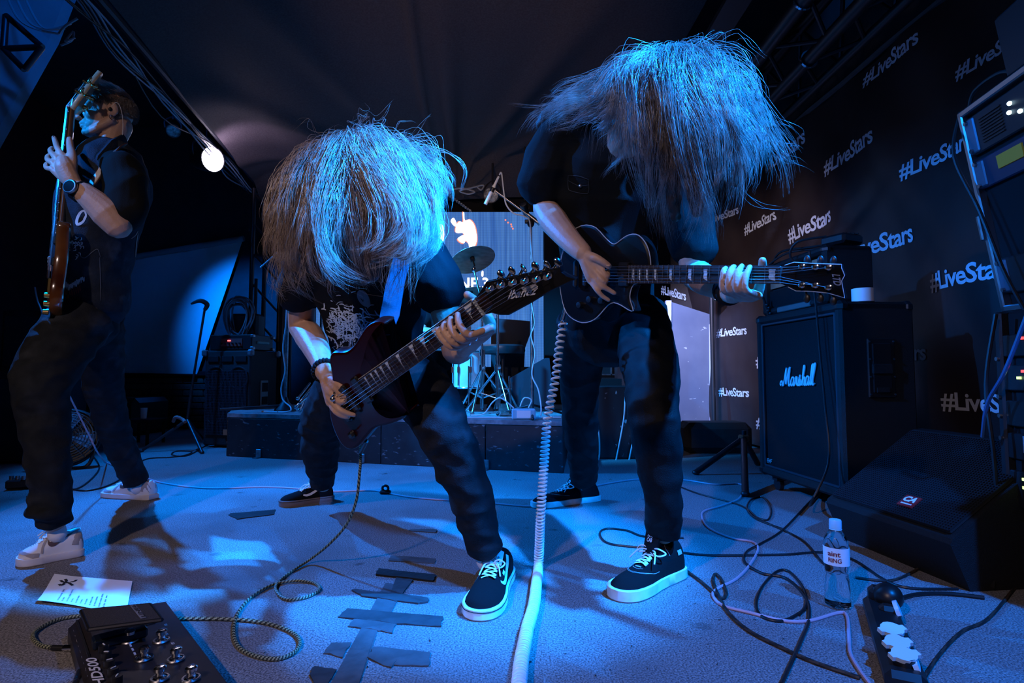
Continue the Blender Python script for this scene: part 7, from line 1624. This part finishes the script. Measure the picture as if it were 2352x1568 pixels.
for st in ([(1306, 402), (1330, 404), (1352, 412)], [(1306, 402), (1306, 430), (1312, 438), (1340, 444), (1352, 440), (1352, 412)], [(1306, 414), (1330, 426), (1352, 424)]): dc.stroke(m, st, .8)
m.build('chest_pocket', mat('dark pocket edge', (.035, .04, .045), .7), pr, False)
h = dc.hit(1334, 426, .003)
if h: m = MB(); m.ell(h, (.006, .003, .006)); m.build('pocket_button', M['dullmetal'], pr)
shoe(pr, G(1412, 1380), G(1556, 1318), ST(midH, skate_extra(1, (.100, .165), True), rows=5, lace=(.62, .44), bow=.05, stripe=None, sole=.034, w=.056, lacem=M['lace']))
shoe(pr, G(1222, 1166), G(1372, 1148), ST(lowH, skate_extra(-1, (.085, .120), True), stripe=None, w=.052))
m = MB(); ax_ = (wl - el).normalized(); m.torus(lerp(el, wl, .93), ax_, .031, .008, 22, 8); m.torus(lerp(el, wl, .86), ax_, .033, .006, 22, 8); m.build('wristband', M['matte'], pr)
mHR = hair_mat('dark brown hair', (.15, .115, .10), (.40, .33, .29), .30)
scalp_cap('scalp_hair', pr, mat('dark scalp hair', (.045, .03, .025), .5), A, QR, lift=.006)
KR = [[(1500, 142, 1.57), (1432, 168, 1.63), (1372, 202, 1.67), (1312, 226, 1.71), (1262, 250, 1.75), (1242, 278, 1.77), (1236, 306, 1.79)],
      [(1504, 130, 1.53), (1442, 152, 1.57), (1402, 196, 1.60), (1366, 232, 1.62), (1330, 244, 1.65), (1292, 256, 1.69), (1262, 284, 1.72)],
      [(1508, 124, 1.48), (1478, 172, 1.43), (1474, 240, 1.39), (1484, 310, 1.39), (1496, 380, 1.44), (1498, 460, 1.53), (1490, 545, 1.58)],
      [(1524, 117, 1.45), (1508, 180, 1.38), (1516, 250, 1.35), (1536, 330, 1.35), (1552, 410, 1.40), (1558, 490, 1.47), (1553, 570, 1.54)],
      [(1545, 112, 1.43), (1550, 180, 1.35), (1570, 250, 1.32), (1590, 330, 1.32), (1604, 410, 1.35), (1608, 480, 1.40), (1600, 550, 1.45)],
      [(1565, 112, 1.43), (1592, 170, 1.35), (1622, 240, 1.32), (1642, 310, 1.32), (1650, 378, 1.34), (1648, 432, 1.36), (1630, 482, 1.39)],
      [(1585, 118, 1.44), (1632, 166, 1.37), (1667, 232, 1.34), (1690, 300, 1.34), (1700, 358, 1.35), (1694, 408, 1.36), (1680, 448, 1.37)],
      [(1600, 128, 1.46), (1662, 172, 1.40), (1706, 232, 1.38), (1736, 300, 1.38), (1750, 348, 1.38), (1748, 388, 1.39), (1734, 428, 1.39)]]
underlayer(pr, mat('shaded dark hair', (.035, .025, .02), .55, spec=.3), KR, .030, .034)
long_hair('hair', pr, mHR, PK(KR), 150, 38, 7, jit=.016, r=.00056, clump=.017, lo=.5, wob=.026)
long_hair('hair_tuft', pr, mHR, PK([[(1610, 138, 1.48), (1682, 182, 1.44), (1732, 242, 1.43), (1768, 300, 1.43), (1798, 335, 1.43), (1806, 352, 1.43), (1770, 345, 1.43)], [(1605, 135, 1.48), (1670, 180, 1.44), (1715, 240, 1.43), (1745, 300, 1.43), (1765, 360, 1.43), (1772, 395, 1.43), (1760, 420, 1.43)], [(1600, 200, 1.40), (1640, 300, 1.36), (1655, 400, 1.37), (1650, 480, 1.40), (1625, 540, 1.43), (1600, 585, 1.46)]]), 22, 7, 8, jit=.016, r=.0005)
long_hair('hair_tuft', pr, mHR, PK([[(1500, 145, 1.58), (1430, 165, 1.64), (1365, 195, 1.68), (1305, 212, 1.72), (1262, 222, 1.75), (1240, 235, 1.77)], [(1500, 150, 1.58), (1430, 185, 1.64), (1365, 220, 1.68), (1305, 240, 1.73), (1255, 275, 1.77), (1236, 330, 1.80)], [(1480, 160, 1.60), (1400, 215, 1.66), (1330, 245, 1.70), (1290, 260, 1.74), (1250, 265, 1.78), (1226, 300, 1.80)]]), 46, 9, 9, jit=.024, wob=.018, r=.0005)
long_hair('stray_hair', pr, mHR, PK([[(1560, 110, 1.44), (1575, 90, 1.44), (1590, 75, 1.44), (1598, 66, 1.44)], [(1590, 118, 1.44), (1640, 110, 1.44), (1680, 130, 1.44), (1720, 175, 1.44)], [(1640, 170, 1.40), (1720, 220, 1.40), (1780, 300, 1.40), (1812, 370, 1.40)], [(1690, 380, 1.40), (1740, 440, 1.40), (1800, 470, 1.40), (1850, 455, 1.40)]]), 20, 3, 10, jit=.025, wob=.02, r=.0004)
# ------------------------------------------------------------------ the bass player on the left
pb = thing('person', 'short haired bass player in denim vest standing in profile at the left', 'person', G(200, 1225))
hc = P(247, 262, 2.20); QB = frame((-.77, -.62, -.05), (-.06, 0, 1))
sh_n, sh_f = P(284, 394, 2.06), P(240, 388, 2.38)
NLEG = [P(186, 735, 2.16), P(132, 810, 2.05), P(96, 880, 1.98), P(101, 960, 1.98), P(111, 1060, 1.97), P(119, 1160, 1.98), P(124, 1200, 1.99)]
FLEG = [P(218, 735, 2.36), P(232, 830, 2.50), P(243, 910, 2.63), P(267, 1000, 2.79), P(300, 1075, 2.92), P(312, 1106, 2.95)]
SPINE = [P(200, 712, 2.26), P(212, 610, 2.24), P(232, 510, 2.22), P(250, 430, 2.21), P(257, 385, 2.21)]
b = MB(); A = add_head(b, hc, QB, .88)
b.limb([P(262, 368, 2.21), P(256, 330, 2.205), hc + QB @ V((0, -.035, -.04))], [.054, .047, .050], 16)
b.limb(SPINE, [(.11, .13), (.09, .11), (.10, .13), (.11, .15), (.09, .13)], 18, ref=(1, 0, 0)); b.limb([sh_n, P(259, 386, 2.21), sh_f], [.050, .055, .050], 14)
b.limb(NLEG, [.078, .070, .056, .054, .043, .036, .035], 12); b.limb(FLEG, [.078, .068, .054, .052, .04, .036], 12)
en, wn = P(270, 518, 1.98), P(176, 432, 1.93)
b.limb([sh_n, P(280, 455, 2.02), en], [.052, .049, .045], 14); b.limb([en, P(246, 490, 1.965), P(204, 452, 1.94), wn], [.046, .053, .040, .031], 14)
kn = [P(140, 352, 1.95), P(129, 362, 1.935), P(122, 374, 1.925), P(120, 388, 1.92)]
add_palm(b, wn, kn, .030); b.limb([P(165, 415, 1.925), P(150, 385, 1.92), P(146, 370, 1.925)], [.028, .030, .022], 12)
add_finger(b, [kn[0], P(131, 338, 1.965), P(127, 325, 1.99), P(124, 316, 2.01)], .0095); add_finger(b, [kn[1], P(119, 352, 1.955), P(116, 345, 1.99), P(120, 340, 2.02)], .0095)
add_finger(b, [kn[2], P(111, 368, 1.945), P(110, 360, 1.98), P(116, 356, 2.01)], .0095); add_finger(b, [kn[3], P(108, 386, 1.935), P(106, 378, 1.97), P(112, 374, 2.0)], .0085)
b.limb([P(162, 392, 1.925), P(166, 362, 1.95), P(162, 340, 1.985), P(160, 320, 2.00)], [.020, .0155, .0125, .0105], 12)
wf = P(150, 600, 2.34); ef = P(206, 560, 2.50); b.limb([sh_f, P(222, 470, 2.48), ef], [.050, .046, .042], 14); b.limb([ef, lerp(ef, wf, .5), wf], [.042, .040, .030], 14)
kk = [P(140, 592 + 8 * i, 2.27) for i in range(4)]; add_palm(b, wf, kk)
for i, k_ in enumerate(kk): add_finger(b, [k_, k_ + V((-.008, -.03, -.004)), k_ + V((-.004, -.05, -.012)), k_ + V((.008, -.055, -.018))])
union('body', b, M['skin'], pb, .0035, 2)
NAILS.extend([(P(122, 316, 2.0), V((-1, -.3, .2)), V((0, 0, 1)))]); flush_nails(pb); add_eyes(A, QB, pb)
j = MB(); j.limb(NLEG, [.112, .105, .090, .076, .066, .058, .055], 18, capk=.25); j.limb(FLEG, [.108, .090, .077, .070, .064, .060], 18, capk=.25); j.limb([P(196, 745, 2.26), P(203, 680, 2.25)], [(.110, .13), (.100, .12)], 20, ref=(1, 0, 0)); j.torus(P(112, 1176, 1.965), (0, 0, 1), .045, .022, 18, 8); j.limb([P(85, 1140, 1.96), P(105, 1170, 1.96)], [.03, .035], 10)
union('jeans', j, M['jeanblue'], pb, .007, 3, folds(.008, 9, 9, (1, 1, 1.6)))
s = MB(); s.limb(SPINE, [(.112, .135), (.105, .125), (.115, .145), (.125, .165), (.10, .14)], 20, ref=(1, 0, 0)); s.limb([sh_n, P(260, 386, 2.21), sh_f], [.064, .066, .064], 16)
s.limb([sh_n, P(290, 440, 2.04), P(284, 486, 2.005)], [.070, .073, .070], 16); s.limb([sh_f, P(232, 430, 2.44), P(222, 480, 2.48)], [.075, .08, .078], 16)
union('shirt', s, M['shirt'], pb, .007, 3, folds(.010, 8, 31))
s = MB(); s.limb([P(208, 690, 2.25), P(212, 620, 2.24), P(228, 510, 2.22), P(250, 425, 2.21), P(259, 385, 2.21)], [(.128, .150), (.122, .145), (.140, .168), (.138, .176), (.115, .150)], 24, ref=(1, 0, 0)); s.limb([P(281, 388, 2.10), P(262, 380, 2.21), P(246, 382, 2.32)], [.066, .070, .066], 16)
vest = union('denim_vest', s, M['denim'], pb, .007, 3, folds(.008, 7, 41))
m = MB(); m.loft([P(226, 404, 2.11), P(238, 368, 2.105), P(264, 340, 2.13), P(286, 328, 2.21), P(278, 334, 2.29), P(250, 356, 2.31), P(232, 392, 2.29)], [(.012, .034), (.012, .036), (.012, .034), (.012, .034), (.012, .034), (.012, .036), (.012, .034)], 10, ref=(1, 0, 0)); m.build('collar', M['denim'], pb)
dc = Decal(vest); mPw = mat('white patch thread', (.70, .72, .74), .8); mPr2 = mat('red patch thread', (.40, .03, .03), .8); mSt = mat('pale denim seam', (.13, .16, .20), .8)
m = MB(); rr = random.Random(2)
for k in range(13):
    x = 146 + 3.4 * k; y0 = 668 - 2.2 * k; dc.stroke(m, [(x, y0 + 8), (x + 3, y0 - 4 - rr.uniform(0, 5)), (x + 6, y0 + rr.uniform(-5, 6)), (x + 7, y0 - 6)], 1.1)
m.build('vest_patch', mPw, pb, False)
m = MB()
for k in range(10): x = 142 + 4.6 * k; y0 = 676 - 2.3 * k; dc.stroke(m, [(x, y0), (x + 1, y0 + rr.uniform(5, 12)), (x + 2, y0 + rr.uniform(8, 16))], .9)
m.build('vest_patch', mPr2, pb, False)
m = MB(); dc.stroke(m, [(198, 482), (186, 487), (178, 502), (178, 515), (190, 510), (199, 496)], 3.2); dc.stroke(m, [(194, 484), (198, 494), (192, 504)], 2.2); m.build('vest_patch', mPw, pb, False)
m = MB()
for k in range(22): x, y = rr.gauss(176, 7), rr.gauss(562, 12); a = rr.uniform(0, 3); dc.stroke(m, [(x, y), (x + 5 * math.cos(a), y + 5 * math.sin(a)), (x + 8 * math.cos(a + .8), y + 8 * math.sin(a + .8))], 1.0)
m.build('vest_patch', mPw, pb, False)
m = MB()
for st in ([(228, 590), (230, 640), (231, 690)], [(112, 708), (170, 700), (231, 686), (290, 684)], [(185, 588), (195, 592), (212, 578), (224, 572), (230, 590)]): dc.stroke(m, st, .8)
m.build('seam', mSt, pb, False)
m = MB()
for st in ([(316, 535), (312, 560), (310, 590)], [(300, 548), (292, 556), (298, 566), (308, 575), (312, 592)], [(300, 548), (310, 540), (316, 530)]): dc.stroke(m, st, 1.0)
m.build('vest_patch', mat('copper patch thread', (.45, .25, .18), .7), pb, False)
# watch, earring, earphone
m = MB(); ax_ = (wn - P(204, 452, 1.94)).normalized(); cw = P(184, 440, 1.935); m.loft([cw - ax_ * .011, cw + ax_ * .011], [.039, .038], 26, cap=False); wt = m.build('wrist_watch', M['black'], pb)
nw = V((-.1, -1, .12)).normalized(); c_ = cw + nw * .040; m = MB(); m.lathe([(.001, -.006), (.024, -.006), (.026, 0), (.024, .005), (.021, .006), (.001, .0055)], c_, nw, 28); m.build('watch_case', M['dullmetal'], wt); m = MB(); m.lathe([(.021, .0055), (.020, .0068), (.001, .0068)], c_, nw, 28); m.build('watch_face', mat('black watch glass', (.004, .004, .006), .08), wt)
s_ = -1 if A(-1, 0, 0).y < A(1, 0, 0).y else 1
m = MB(); m.torus(A(s_ * .080, -.010, -.044), QB @ V((1, .2, 0)), .008, .0012, 16, 6); m.build('earring', M['metal'], pb)
m = MB(); m.ell(A(s_ * .082, -.006, -.010), (.007, .007, .008)); m.build('earphone', M['black'], pb)
m = MB(); m.tube([A(s_ * .083, -.010, .002), A(s_ * .086, -.028, .026), A(s_ * .084, -.044, .004), A(s_ * .070, -.052, -.05), A(s_ * .060, -.050, -.11)], .0014, 6); m.build('earphone_wire', M['white'], pb)
# strap of the bass
st = thing('bass_strap', 'brown and white strap over the bassist\'s shoulder', 'guitar strap', P(225, 400, 2.05))
strap([P(282, 338, 2.14), P(264, 344, 2.09), P(246, 364, 2.06), P(226, 398, 2.04), P(206, 426, 2.03), P(192, 446, 2.02)], .050, 'webbing', mat('brown strap leather', (.10, .04, .03), .5), st, (-.45, -1, .2))
strap([P(238, 378, 2.046), P(226, 397, 2.036), P(207, 424, 2.026), P(195, 441, 2.018)], .036, 'white_panel', M['print'], st, (-.45, -1, .2))
# shoes
SK = lambda e: ST([.058, .096, .098, .094, .098, .102, .088, .070, .058, .050, .042, .028], court_extra(e), rows=5, lace=(.70, .42), upper=mSkW, stripe=None, solem=mat('off white sole', (.72, .69, .71), .55) if 'off white sole' not in bpy.data.materials else bpy.data.materials['off white sole'], sole=.027, w=.050, bow=.022)
shoe(pb, G(36, 1300), G(190, 1272), SK(1)); shoe(pb, G(240, 1138), G(353, 1147), SK(1))
m = MB(); m.limb([P(128, 1205, 2.0), P(132, 1228, 2.0)], [.026, .028], 14); m.build('sock', M['print'], pb)
m = MB(); m.limb([P(314, 1105, 2.95), P(317, 1120, 2.95)], [.032, .034], 14); m.build('sock', M['print'], pb)
# short hair, long on top and combed forward
mHB = hair_mat('dark short hair', (.10, .08, .07), (.24, .20, .18), .34)
def rule(x, y, z):
    if y > .058 and z < .072: return None
    if z < -.03 - .25 * y or z < -.045: return None
    if y > -.0 and z < .02 and abs(x) > .05: return None
    if z > .068 or (z > .055 and y > .0): return ((.0, .85, -.25 if y > .02 else .05), .046 if y < .03 else .034)
    return ((0, -.35, -.7), .014)
short_hair('hair', pb, mHB, A, 5200, 3, rule)
# ------------------------------------------------------------------ the drummer, mostly hidden
pd_ = thing('person', 'drummer in black shirt seated behind the kit, mostly hidden by the bent guitarist', 'person', V((P(1000, 900, 5.0).x, 5.1, DT)))
hc = P(1024, 640, 5.05); QD = frame((.15, -.98, -.12))
b = MB(); A = add_head(b, hc, QD); sp_ = [P(1010, 815, 5.18), P(1012, 760, 5.14), P(1018, 705, 5.1)]; s1, s2 = P(978, 703, 5.1), P(1062, 702, 5.1)
b.limb([P(1020, 695, 5.1), hc + QD @ V((0, -.02, -.05))], [.06, .055], 12); b.limb(sp_, [(.14, .1), (.13, .09), (.16, .09)], 14, ref=(1, 0, 0)); b.limb([s1, P(1020, 700, 5.1), s2], [.055] * 3, 12)
for a_, e_, w_ in ((s1, P(968, 760, 4.98), P(985, 760, 4.78)), (s2, P(1072, 755, 5.0), P(1052, 745, 4.80))):
    b.limb([a_, e_], [.048, .042], 12); b.limb([e_, w_], [.042, .03], 12); kk = [w_ + V((-.03 + .02 * i, -.07, -.01)) for i in range(4)]; add_palm(b, w_, kk)
    for k_ in kk: add_finger(b, [k_, k_ + V((0, -.025, -.012)), k_ + V((0, -.03, -.035)), k_ + V((0, -.012, -.045))])
    b.limb([w_ + V((.02, -.02, 0)), w_ + V((.03, -.06, 0)), w_ + V((.015, -.085, -.01))], [.014, .011, .009], 10)
LG = [[P(985, 820, 5.15), P(975, 815, 4.78), P(975, 880, 4.76), V((P(975, 900, 4.7).x, 4.72, DT + .08))], [P(1030, 820, 5.15), P(1062, 818, 4.92), P(1066, 880, 4.90), V((P(1066, 900, 4.9).x, 4.86, DT + .08))]]
for l in LG: b.limb(l, [.075, .055, .05, .035], 12)
union('body', b, M['skin'], pd_, .007, 2); add_eyes(A, QD, pd_)
j = MB()
for l in LG: j.limb(l, [.10, .075, .068, .055], 14)
j.limb([P(1010, 825, 5.18), P(1010, 800, 5.18)], [(.16, .12), (.15, .11)], 16, ref=(1, 0, 0)); union('jeans', j, M['jean'], pd_, .012, 2)
s = MB(); s.limb(sp_, [(.165, .125), (.160, .12), (.185, .115)], 18, ref=(1, 0, 0)); s.limb([s1, P(1020, 698, 5.1), s2], [.075, .085, .075], 14)
for a_, e_ in ((s1, P(968, 760, 4.98)), (s2, P(1072, 755, 5.0))): s.limb([a_, lerp(a_, e_, .6)], [.075, .075], 14)
union('t_shirt', s, M['tee'], pd_, .012, 2)
letters('shirt_lettering', 'FACTOR', P(1000, 688, 4.955), V((.22, 0, 0)), V((0, 0, .06)), M['print'], pd_, .03) if False else letters('shirt_lettering', 'R', P(1046, 690, 4.955), V((.035, 0, 0)), V((0, 0, .05)), M['print'], pd_, .03)
for l in LG: shoe(pd_, V((l[3].x, l[3].y - .19, DT)), V((l[3].x, l[3].y + .09, DT)), ST(lowH, None, solem=M['matte'], stripe=None))
def ruled(x, y, z): return None if (y > .06 and z < .06) or z < -.02 else ((0, -.3, -.4), .02)
short_hair('hair', pd_, mHB, A, 1500, 6, ruled, r=.0012)
